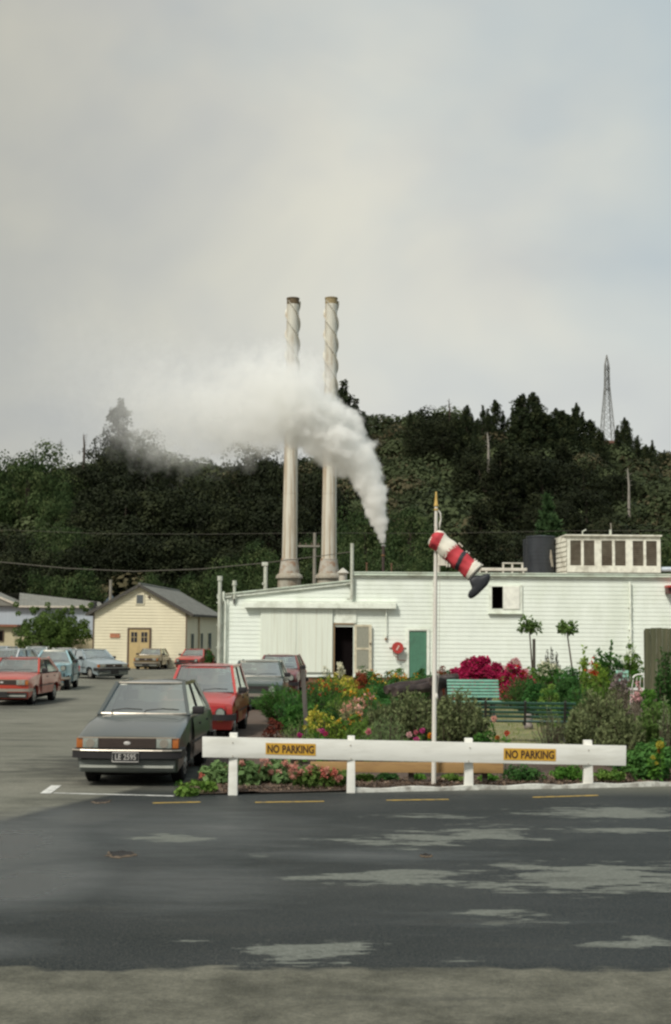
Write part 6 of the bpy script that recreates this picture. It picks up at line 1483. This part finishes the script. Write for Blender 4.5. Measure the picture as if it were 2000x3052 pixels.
    # windscreen and back glass, bowed
    def wsf(u, v):
        p = A(-1, v).lerp(A(1, v), u); return (p.x, p.y - bow(u, .06*(1-v*.4)), p.z + .0)
    MB().grid(wsf, 12, 5).build('windscreen', M_glass, t, smooth=True)
    MB().grid(lambda u, v: (lambda p: (p.x, p.y+bow(u, .04), p.z))(Cc(-1, v).lerp(Cc(1, v), u)), 10, 4).build('rear_window', M_glass, t, smooth=True)
    mb = MB(); rim_ = [wsf(i/12, 0) for i in range(13)] + [wsf(1, i/5) for i in range(1, 6)] + [wsf(1-i/12, 1) for i in range(1, 13)] + [wsf(0, 1-i/5) for i in range(1, 6)]
    mb.tube([Vector(p)+Vector((0, -.012, .006)) for p in rim_], .013 if trim == 'chrome' else .010, 6); mb.build('windscreen_trim', M_chrome if trim == 'chrome' else M_rubber, t)
    # inside
    mb = MB().box((-hb+.05, yws+.05, cowl-.06), (hb-.05, yws+.38, cowl+.035)); mb.build('dashboard', M_dash, t, bev=.02)
    deck = MB().box((-hb+.04, yws+.1, belt-.09), (hb-.04, yrw-.06, belt+.004)); deck.build('cabin_deck', M_dash, t)
    for x in (-.36, .36):
        s_ = MB().box((x-.23, .02, belt-.1), (x+.23, .14, belt+.20)).build('seat', M_seat, t, bev=.04); MB().box((x-.13, .05, belt+.22), (x+.13, .13, belt+.37)).build('headrest', M_seat, s_, bev=.03)
    MB().box((-.52, yrr-.2, belt-.05), (.52, yrr-.06, belt+.13)).build('rear_seat', M_seat, t, bev=.04)
    MB().tube([(.36+.17*math.cos(a), yws+.42+.05*math.sin(a), cowl+.0+.16*math.sin(a)) for a in np.linspace(0, 2*math.pi, 16)], .013, 6).build('steering_wheel', M_dash, t)
    MB().box((-.11, yrf-.02, zr-.14), (.11, yrf, zr-.085)).box((-.015, yrf-.03, zr-.09), (.015, yrf+.02, zr-.05)).build('rear_view_mirror', M_dash, t)
    # wipers
    if detail:
        for x0, x1 in ((-.50, -.02), (.02, .55)):
            MB().tube([(x0, yws-.05, cowl+.02), (x0+.02, yws-.04, cowl+.06), ((x0+x1)/2, yws-.06, cowl+.085), (x1, yws-.03, cowl+.07)], .010, 5).build('wiper', M_rubber, t)
    # wheels
    for side in (-1, 1):
        for ya in (fa, ra):
            x1 = side*(hW-.045); x0 = x1 - side*.17
            def dsc(mb, xa, xb, r0, r1, n=26):
                vs = [(xa, ya+r0*math.cos(2*math.pi*k/n), rw+r0*math.sin(2*math.pi*k/n)) for k in range(n)] + [(xb, ya+r1*math.cos(2*math.pi*k/n), rw+r1*math.sin(2*math.pi*k/n)) for k in range(n)]
                mb.add(vs, [tuple(range(n)), tuple(range(n, 2*n))[::-1]] + [(k, (k+1) % n, n+(k+1) % n, n+k) for k in range(n)]); return mb
            tm_ = dsc(MB(), x0, x1-side*.02, rw, rw); dsc(tm_, x1-side*.02, x1, rw, rw-.035); ty = tm_.build('wheel', M_tyre, t, smooth=True, angle=40)
            rr = MB(); dsc(rr, x1-side*.03, x1+side*.004, rw*.66, rw*.60); dsc(rr, x1, x1+side*.016, rw*.26, rw*.2); 
            if detail:
                for k in range(8): a = k*math.pi/4; rr.box((x1+side*.001, -.012, rw*.34), (x1+side*.009, .012, rw*.52), 1, M=Matrix.Translation((0, ya, rw)) @ Matrix.Rotation(a, 4, 'X'))
            rr.build('rim', [M_rimm, M_tyre], ty, smooth=True, angle=40)
            wl = MB(); wl.box((x0-side*.02, ya-rw-.04, .21), (x0, ya+rw+.04, .62)); wl.build('wheel_well', M_under, t)
    MB().box((-hW+.22, -hL+.2, .15), (hW-.22, hL-.2, .21)).build('underbody', M_under, t)
    # front and rear trim
    fy = -hL-nose
    zl0, zl1 = hood-.19, hood-.05
    pl_ = lambda x: fy + .045*(abs(x)/hW)**4*2
    if head == 'rect':
        MB().box((-.42, fy-.006, zl0), (.42, fy+.05, zl1)).build('grille', gcolor or M_grille, t)
        gs = MB()
        for i in range(6): z_ = zl0+.012+i*(zl1-zl0-.02)/5.5; gs.box((-.415, fy-.013, z_), (.415, fy-.0055, z_+.006))
        gs.build('grille_bars', paint('grille_bar', (.10, .065, .05), .5), t)
        if detail: MB().ball((0, fy-.012, (zl0+zl1)/2), .035, seg=12, sc=(1.5, .3, .8)).build('badge', M_silver, t)
        for s in (-1, 1):
            x0, x1 = s*.425, s*(hW-.13); a, b = min(x0, x1), max(x0, x1)
            hl = MB().box((a, fy-.008, zl0), (b, fy+.06, zl1)).build('headlight', M_lens, t, bev=.008); c_ = MB(); disc(c_, -.004, .0, .062, 18, 0, (a+b)/2, (zl0+zl1)/2); c_.v = [(v[0], v[1]+fy-.009, v[2]) for v in c_.v]; c_.build('reflector', M_chrome, hl)
            MB().box((min(s*(hW-.128), s*(hW-.035)), fy+.012, zl0), (max(s*(hW-.128), s*(hW-.035)), fy+.15, zl1)).build('indicator', M_amber, t, bev=.01)
        MB().box((-hW+.06, fy-.006, zl1+.002), (hW-.06, fy+.02, zl1+.016)).build('hood_lip', paint('hood_lip', (.30, .25, .19), .5), t)
    else:
        xr_ = hW-hlx; hz_ = hlz or hood-.11; MB().box((-xr_-.1, fy+.002, zl0-.02), (xr_+.1, fy+.05, zl1-.03)).build('grille', gcolor or M_grille, t)
        for s in (-1, 1):
            c_ = MB(); disc(c_, -.06, .05, .105, 24, 0, s*xr_, hz_); c_.v = [(v[0], v[1]+fy, v[2]) for v in c_.v]; hb_ = c_.build('headlight', M_rubber, t)
            c_ = MB(); disc(c_, -.012, -.0, .088, 24, 0, s*xr_, hz_); c_.v = [(v[0], v[1]+fy-.06, v[2]) for v in c_.v]; c_.build('lens', M_lens, hb_)
            MB().box((s*xr_-.07, fy-.035, .37), (s*xr_+.05, fy-.0, .42)).build('indicator', M_amber, t)
    bm_ = M_bump if bump == 'black' else M_chrome
    for sgn, y0 in ((-1, fy), (1, hL)):
        bb = MB(); m = 12; zb0, zb1 = (.40, .52) if bump == 'black' else (.42, .50)
        if bump == 'black' and head == 'rect' and sgn < 0: zb0, zb1 = .42, .545
        pts = []
        for i in range(m+1):
            x = -1+2*i/m; xx = x*(hW+.015); yy = y0 + sgn*(.10 - .09*abs(x)**6); pts.append((xx, yy))
        pts = [(-hW-.015, y0-sgn*.42)] + pts + [(hW+.015, y0-sgn*.42)]
        vs = []; 
        for x, y in pts: vs += [(x, y, zb0), (x, y, zb1), (x*.95, y-sgn*.05, zb1+.004), (x*.95, y-sgn*.05, zb0)]
        fs = [(i*4+k, i*4+(k+1) % 4, i*4+4+(k+1) % 4, i*4+4+k) for i in range(len(pts)-1) for k in range(4)]
        bp = bb.add(vs, fs).build('bumper', bm_, t, smooth=True, angle=50)
        if detail and bump == 'black' and head == 'rect':
            MB().tube([(x, y-.0+sgn*.006, zb1-.012) for x, y in pts[1:-1]], .012, 6).build('bumper_strip', M_chrome, bp)
    if head == 'rect' and detail:
        MB().box((-hW+.08, fy+.0, .235), (hW-.08, fy+.06, .39)).build('front_valance', paint('valance_grey', (.10, .11, .10), .5), t, bev=.01)
        MB().box((-hW+.10, fy-.03, .28), (hW-.10, fy+.001, .315)).build('valance_lip', paint('valance_lip', (.33, .34, .30), .4), t)
    pz = .45 if plate else .36
    pb3 = MB().box((-.19, fy-.115, pz-.075), (.19, fy-.105, pz+.055)).build('number_plate', M_plate, t)
    MB().tube([(-.19, fy-.118, pz-.075), (.19, fy-.118, pz-.075), (.19, fy-.118, pz+.055), (-.19, fy-.118, pz+.055), (-.19, fy-.118, pz-.075)], .006, 5).build('plate_frame', M_silver if plate else M_plate, pb3)
    if plate:
        me = text_mesh(plate, .115, .0008, .0006, .82)
        for v in me.vertices: v.co = Vector((v.co.x, fy-.1165-v.co.z, v.co.y+pz-.010))
        link('lettering', me, M_silver, pb3)
    for s in (-1, 1):
        MB().box((min(s*.45, s*(hW-.06)), hL-.03, .58), (max(s*.45, s*(hW-.06)), hL+.02, boot-.10)).build('tail_light', M_redl, t, bev=.01)
        y_m = yws+.20
        if detail:
            if s in mirrors: MB().box((min(s*(hb+.02), s*(hb+.20)), y_m-.04, belt+.03), (max(s*(hb+.02), s*(hb+.20)), y_m+.05, belt+.15)).build('door_mirror', M_bump, t, bev=.02)
            # doors as thin panels with handles
            for d0, d1 in ((yws+.12, .22), (.24, min(yrw-.15, ra-.02))):
                dm = MB(); zs_ = [.30, .45, .6, .72, .84, belt-.03]
                for i in range(len(zs_)-1):
                    z0, z1 = zs_[i], zs_[i+1]; w0, w1 = s*(wz(z0)+.003), s*(wz(z1)+.003)
                    if d1 > ra-rw-.08 and z0 < .62: e0 = ra-rw-.08
                    else: e0 = d1
                    dm.add([(w0, d0, z0), (w0, e0, z0), (w1, e0, z1), (w1, d0, z1)], [(0, 1, 2, 3)])
                dr = dm.build('door', pm, t); dr2 = MB().box((min(s*(wz(.78)+.004), s*(wz(.78)+.022)), d1-.24, .77), (max(s*(wz(.78)+.004), s*(wz(.78)+.022)), d1-.1, .80)).build('handle', M_rubber, dr)
            MB().box((min(s*(wz(.55)+.005), s*(wz(.55)+.014)), fa+rw+.1, .53), (max(s*(wz(.55)+.005), s*(wz(.55)+.014)), ra-rw-.1, .56)).build('side_strip', M_rubber, t)
    return t

make_car('dark grey blue saloon nearest the camera with number plate LE 2595', -2.93, 21.75, R(-1.9), (.115, .130, .125), L=4.13, W=1.56, H=1.46, roofin=.25, mirrors=(1,), belt=.93, cowl=.965, hood=.75, boot=.94, yws=-.72, yrf=-.14, yrr=1.0, yrw=1.62, metal=.55, plate='LE 2595', gcolor=M_grille)
B = make_car('red small hatchback with round headlights behind the grey saloon', -2.77, 29.5, R(-2.5), (.40, .040, .034), L=3.4, W=1.57, H=1.50, hlz=.55, hlx=.27, belt=.88, cowl=.92, hood=.77, boot=.95, yws=-.78, yrf=-.30, yrr=1.2, yrw=1.55, fa=-1.12, ra=1.1, trim='black', head='round', gcolor=paint('red_nose_panel', (.40, .03, .033), .4))
MB().box((.20, -1.72, .55), (.28, -1.704, .59)).build('badge', M_silver, B)
# its front wing: copper reflection on the shaded side, painted in as colour
wv = MB()
for i in range(8):
    y0, y1 = -1.45+i*.16, -1.45+(i+1)*.16; z0a, z0b = .74-.26*abs(math.sin(math.pi*min(1, max(0, (y0+1.12+.36)/.72)))) , .74
    if -1.12-.36 < (y0+y1)/2 < -1.12+.36: lo = .66
    else: lo = .34
    wv.add([(.793, y0, lo), (.793, y1, lo), (.778, y1, .79+.02*i*.5), (.778, y0, .78+.02*i*.5)], [(0, 1, 2, 3)])
wv.build('front_wing', paint('wing_reflection', (.33, .13, .055), .4, var=.15, scale=5), B)['label'] = 'front wing with a copper brown reflection painted into its colour'
make_car('dark green hatchback parked behind the red one', -2.17, 39.1, R(-1), (.035, .055, .045), L=3.8, W=1.58, H=1.37, belt=.88, cowl=.92, hood=.78, boot=.88, yws=-.72, yrf=-.12, yrr=1.15, yrw=1.70, fa=-1.22, ra=1.12, trim='chrome', head='round', bump='chrome', hlz=.62, hlx=.3, gcolor=M_grille, detail=1)
make_car('maroon saloon farthest back in the row beside the garden', -1.88, 47.3, R(-4), (.16, .035, .035), L=4.0, W=1.58, H=1.40, belt=.90, cowl=.93, hood=.78, boot=.90, trim='black', head='round', detail=1, round_=.6)
make_car('orange red saloon parked at the left edge', -9.55, 41.2, R(-2), (.40, .045, .025), L=4.15, W=1.60, H=1.36, belt=.90, cowl=.93, hood=.80, boot=.88, yws=-.70, yrf=-.15, yrr=.95, yrw=1.66, fa=-1.30, ra=1.16, trim='black', bump='chrome', head='rect')
make_car('pale blue rounded 1950s style saloon with cream roof behind the orange red one', -10.55, 51.0, R(4), (.26, .42, .45), L=3.75, W=1.54, H=1.46, belt=.96, cowl=.98, hood=.93, boot=.9, yws=-.62, yrf=-.25, yrr=.8, yrw=1.35, fa=-1.22, ra=1.05, rw=.30, trim='chrome', bump='chrome', head='round', roofcol=(.5, .52, .45), round_=2.2, gcolor=paint('pale_blue_nose', (.26, .42, .45), .4))
make_car('silver blue saloon turned towards the right in the middle of the car park', -11.6, 64.6, R(38), (.34, .41, .44), L=4.35, W=1.68, H=1.38, belt=.90, cowl=.93, hood=.76, boot=.92, yws=-.75, yrf=-.15, yrr=1.0, yrw=1.65, fa=-1.32, ra=1.2, metal=.4, trim='black', head='rect')
make_car('gold brown hatchback parked in front of the cream hut doors', -11.75, 87.0, R(-4), (.15, .10, .030), L=4.0, W=1.6, H=1.34, belt=.88, cowl=.92, hood=.78, boot=.88, yws=-.75, yrf=-.2, yrr=1.2, yrw=1.75, fa=-1.2, ra=1.15, trim='chrome', head='rect', bump='chrome')
make_car('red saloon parked beside the corner of the cream hut', -8.75, 85.0, R(-9), (.42, .045, .030), L=4.1, W=1.6, H=1.33, belt=.88, cowl=.90, hood=.76, boot=.87, trim='black', head='round', bump='black')
make_car('white saloon with red stripe half hidden behind the silver blue one', -14.9, 74.5, R(15), (.52, .50, .46), L=4.2, W=1.62, H=1.38, trim='black', head='rect')
make_car('white saloon with grey roof at the far left behind the orange red one', -14.6, 60.5, R(-14), (.50, .53, .54), L=4.4, W=1.68, H=1.40, trim='black', head='rect')
make_car('small white van-like hatchback under the round tree', -18.2, 82.5, R(8), (.55, .56, .54), L=3.8, W=1.6, H=1.42, yrr=1.3, yrw=1.7, trim='black', head='rect')
make_car('pale blue grey car cut by the left edge of the photo', -19.2, 77.0, R(-10), (.36, .42, .46), L=4.3, W=1.68, H=1.44, trim='black', head='rect')
# ------------------------------------------------------------------ steam plume (real volume)
SP = [(1142, 1626, 5, 1.6), (1140, 1612, 9, 1.6), (1138, 1596, 14, 1.5), (1134, 1575, 20, 1.4), (1129, 1550, 27, 1.3), (1122, 1520, 34, 1.2), (1115, 1490, 39, 1.15), (1108, 1460, 43, 1.1), (1098, 1430, 48, 1.05), (1084, 1400, 54, 1.), (1066, 1370, 60, 1.),
      (1046, 1340, 66, 1.), (1022, 1312, 72, 1.), (996, 1288, 78, .95), (966, 1266, 84, .9), (934, 1246, 92, .85), (900, 1225, 104, .75), (950, 1320, 60, .8), (985, 1350, 50, .8), (1020, 1390, 42, .8), (880, 1290, 60, .6),
      (865, 1180, 118, .62), (905, 1130, 90, .42), (840, 1110, 105, .42), (790, 1170, 125, .5), (780, 1240, 120, .55), (710, 1200, 140, .42), (690, 1270, 110, .48), (620, 1230, 140, .42), (550, 1240, 150, .38), (600, 1300, 95, .4), (480, 1215, 165, .33), (400, 1180, 175, .23), (310, 1140, 180, .17), (220, 1090, 190, .12),
      (680, 1335, 72, .36), (735, 1375, 45, .3), (560, 1330, 85, .33), (470, 1310, 95, .28), (400, 1275, 95, .18), (700, 1120, 110, .26), (600, 1120, 120, .24), (480, 1100, 130, .18)]
Y0s = 63.0
pts = []
for px, py, r, d in SP:
    Y = Y0s - .2 + max(0, (1142-px))*.0016*0 - max(0, (900-px))*.0015
    p = P(px, py, Y); pts.append((p, r/K(Y), d))
me = bpy.data.meshes.new('steam_puff_centres'); me.from_pydata([tuple(p[0]) for p in pts], [], [])
ra_ = me.attributes.new('puff', 'FLOAT', 'POINT'); ra_.data.foreach_set('value', np.array([p[1] for p in pts], np.float32))
da_ = me.attributes.new('thick', 'FLOAT', 'POINT'); da_.data.foreach_set('value', np.array([p[2] for p in pts], np.float32))
st = link('steam_plume', me, None); tag(st, 'thick white steam plume blowing left from the thin roof vent pipe', 'steam', kind='stuff')
ng = bpy.data.node_groups.new('steam', 'GeometryNodeTree')
ng.interface.new_socket('Geometry', in_out='INPUT', socket_type='NodeSocketGeometry'); ng.interface.new_socket('Geometry', in_out='OUTPUT', socket_type='NodeSocketGeometry')
nn_ = ng.nodes; lk = ng.links; gi = nn_.new('NodeGroupInput'); go = nn_.new('NodeGroupOutput')
pos = nn_.new('GeometryNodeInputPosition')
def gm(op, a, b=None, c=None):
    n = nn_.new('ShaderNodeMath'); n.operation = op
    for i, v in enumerate((a, b, c)):
        if v is None: continue
        if hasattr(v, 'is_output'): lk.new(v, n.inputs[i])
        else: n.inputs[i].default_value = v
    return n.outputs[0]
def gnoise(scale, det, off):
    n = nn_.new('ShaderNodeTexNoise'); n.inputs['Scale'].default_value = scale; n.inputs['Detail'].default_value = det; n.inputs['Roughness'].default_value = .62
    va = nn_.new('ShaderNodeVectorMath'); va.operation = 'ADD'; lk.new(pos.outputs[0], va.inputs[0]); va.inputs[1].default_value = off; lk.new(va.outputs[0], n.inputs['Vector']); return n
# warped position for a billowing edge
nw = gnoise(.9, 3, (3, 1, 7)); sub = nn_.new('ShaderNodeVectorMath'); sub.operation = 'SUBTRACT'; lk.new(nw.outputs['Color'], sub.inputs[0]); sub.inputs[1].default_value = (.5, .5, .5)
def named(nm):
    a = nn_.new('GeometryNodeInputNamedAttribute'); a.data_type = 'FLOAT'; a.inputs[0].default_value = nm; return a.outputs[0]
acc = None; accd = None
n1_ = gnoise(1.5, 6, (0, 0, 0)); n2_ = gnoise(.45, 4, (5, 2, 1)); n3_ = gnoise(3.6, 4, (2, 9, 4))
wv_ = nn_.new('ShaderNodeVectorMath'); wv_.operation = 'MULTIPLY_ADD'; lk.new(sub.outputs[0], wv_.inputs[0]); wv_.inputs[1].default_value = (1.3, 1.3, 1.3); lk.new(pos.outputs[0], wv_.inputs[2])
acc = None
jit = gm('ADD', gm('MULTIPLY', gm('SUBTRACT', n1_.outputs[0], .5), 1.3), gm('MULTIPLY', gm('SUBTRACT', n3_.outputs[0], .5), .5))
for i, (c_, r_, d_) in enumerate(pts):
    big = max(0, min(1, (r_-.9)/1.2)); wmix = nn_.new('ShaderNodeVectorMath'); wmix.operation = 'DISTANCE'
    lk.new(wv_.outputs[0] if r_ > .95 else pos.outputs[0], wmix.inputs[0]); wmix.inputs[1].default_value = c_
    soft = max(.14, .95 - d_*.85)
    e_ = gm('MULTIPLY_ADD', gm('ADD', gm('SUBTRACT', 1.0, gm('DIVIDE', wmix.outputs['Value'], r_*(1+.12*big))), gm('MULTIPLY', jit, 1+.5*big)), 1/soft, 0.)
    cl = nn_.new('ShaderNodeClamp'); lk.new(e_, cl.inputs[0]); v_ = gm('MULTIPLY', cl.outputs[0], d_*d_)
    acc = v_ if acc is None else gm('MAXIMUM', acc, v_)
dens = gm('MULTIPLY', acc, gm('MAXIMUM', gm('MULTIPLY_ADD', n2_.outputs[0], 1.6, .2), 0.))
# keep the mean density of the thin first metres higher
vc = nn_.new('GeometryNodeVolumeCube'); lk.new(dens, vc.inputs['Density'])
mn = Vector((min(p[0].x-p[1]*1.7 for p in pts), min(p[0].y-p[1]*1.3 for p in pts), min(p[0].z-p[1] for p in pts)))
mx = Vector((max(p[0].x+p[1]*1.5 for p in pts), max(p[0].y+p[1]*1.3 for p in pts), max(p[0].z+p[1]*1.6 for p in pts)))
vc.inputs['Min'].default_value = mn; vc.inputs['Max'].default_value = mx
vx = .085
for k_, s_ in zip(('Resolution X', 'Resolution Y', 'Resolution Z'), mx-mn): vc.inputs[k_].default_value = int(s_/vx)
m, nt2, out = _m('steam'); pv = nt2.nodes.new('ShaderNodeVolumePrincipled'); pv.inputs['Color'].default_value = (.994, .992, .975, 1); pv.inputs['Density'].default_value = 3.2; pv.inputs['Anisotropy'].default_value = .0
nt2.links.new(pv.outputs[0], out.inputs['Volume'])
smt = nn_.new('GeometryNodeSetMaterial'); smt.inputs['Material'].default_value = m; lk.new(vc.outputs[0], smt.inputs[0]); lk.new(smt.outputs[0], go.inputs[0])
me.materials.append(m)
md = st.modifiers.new('steam', 'NODES'); md.node_group = ng
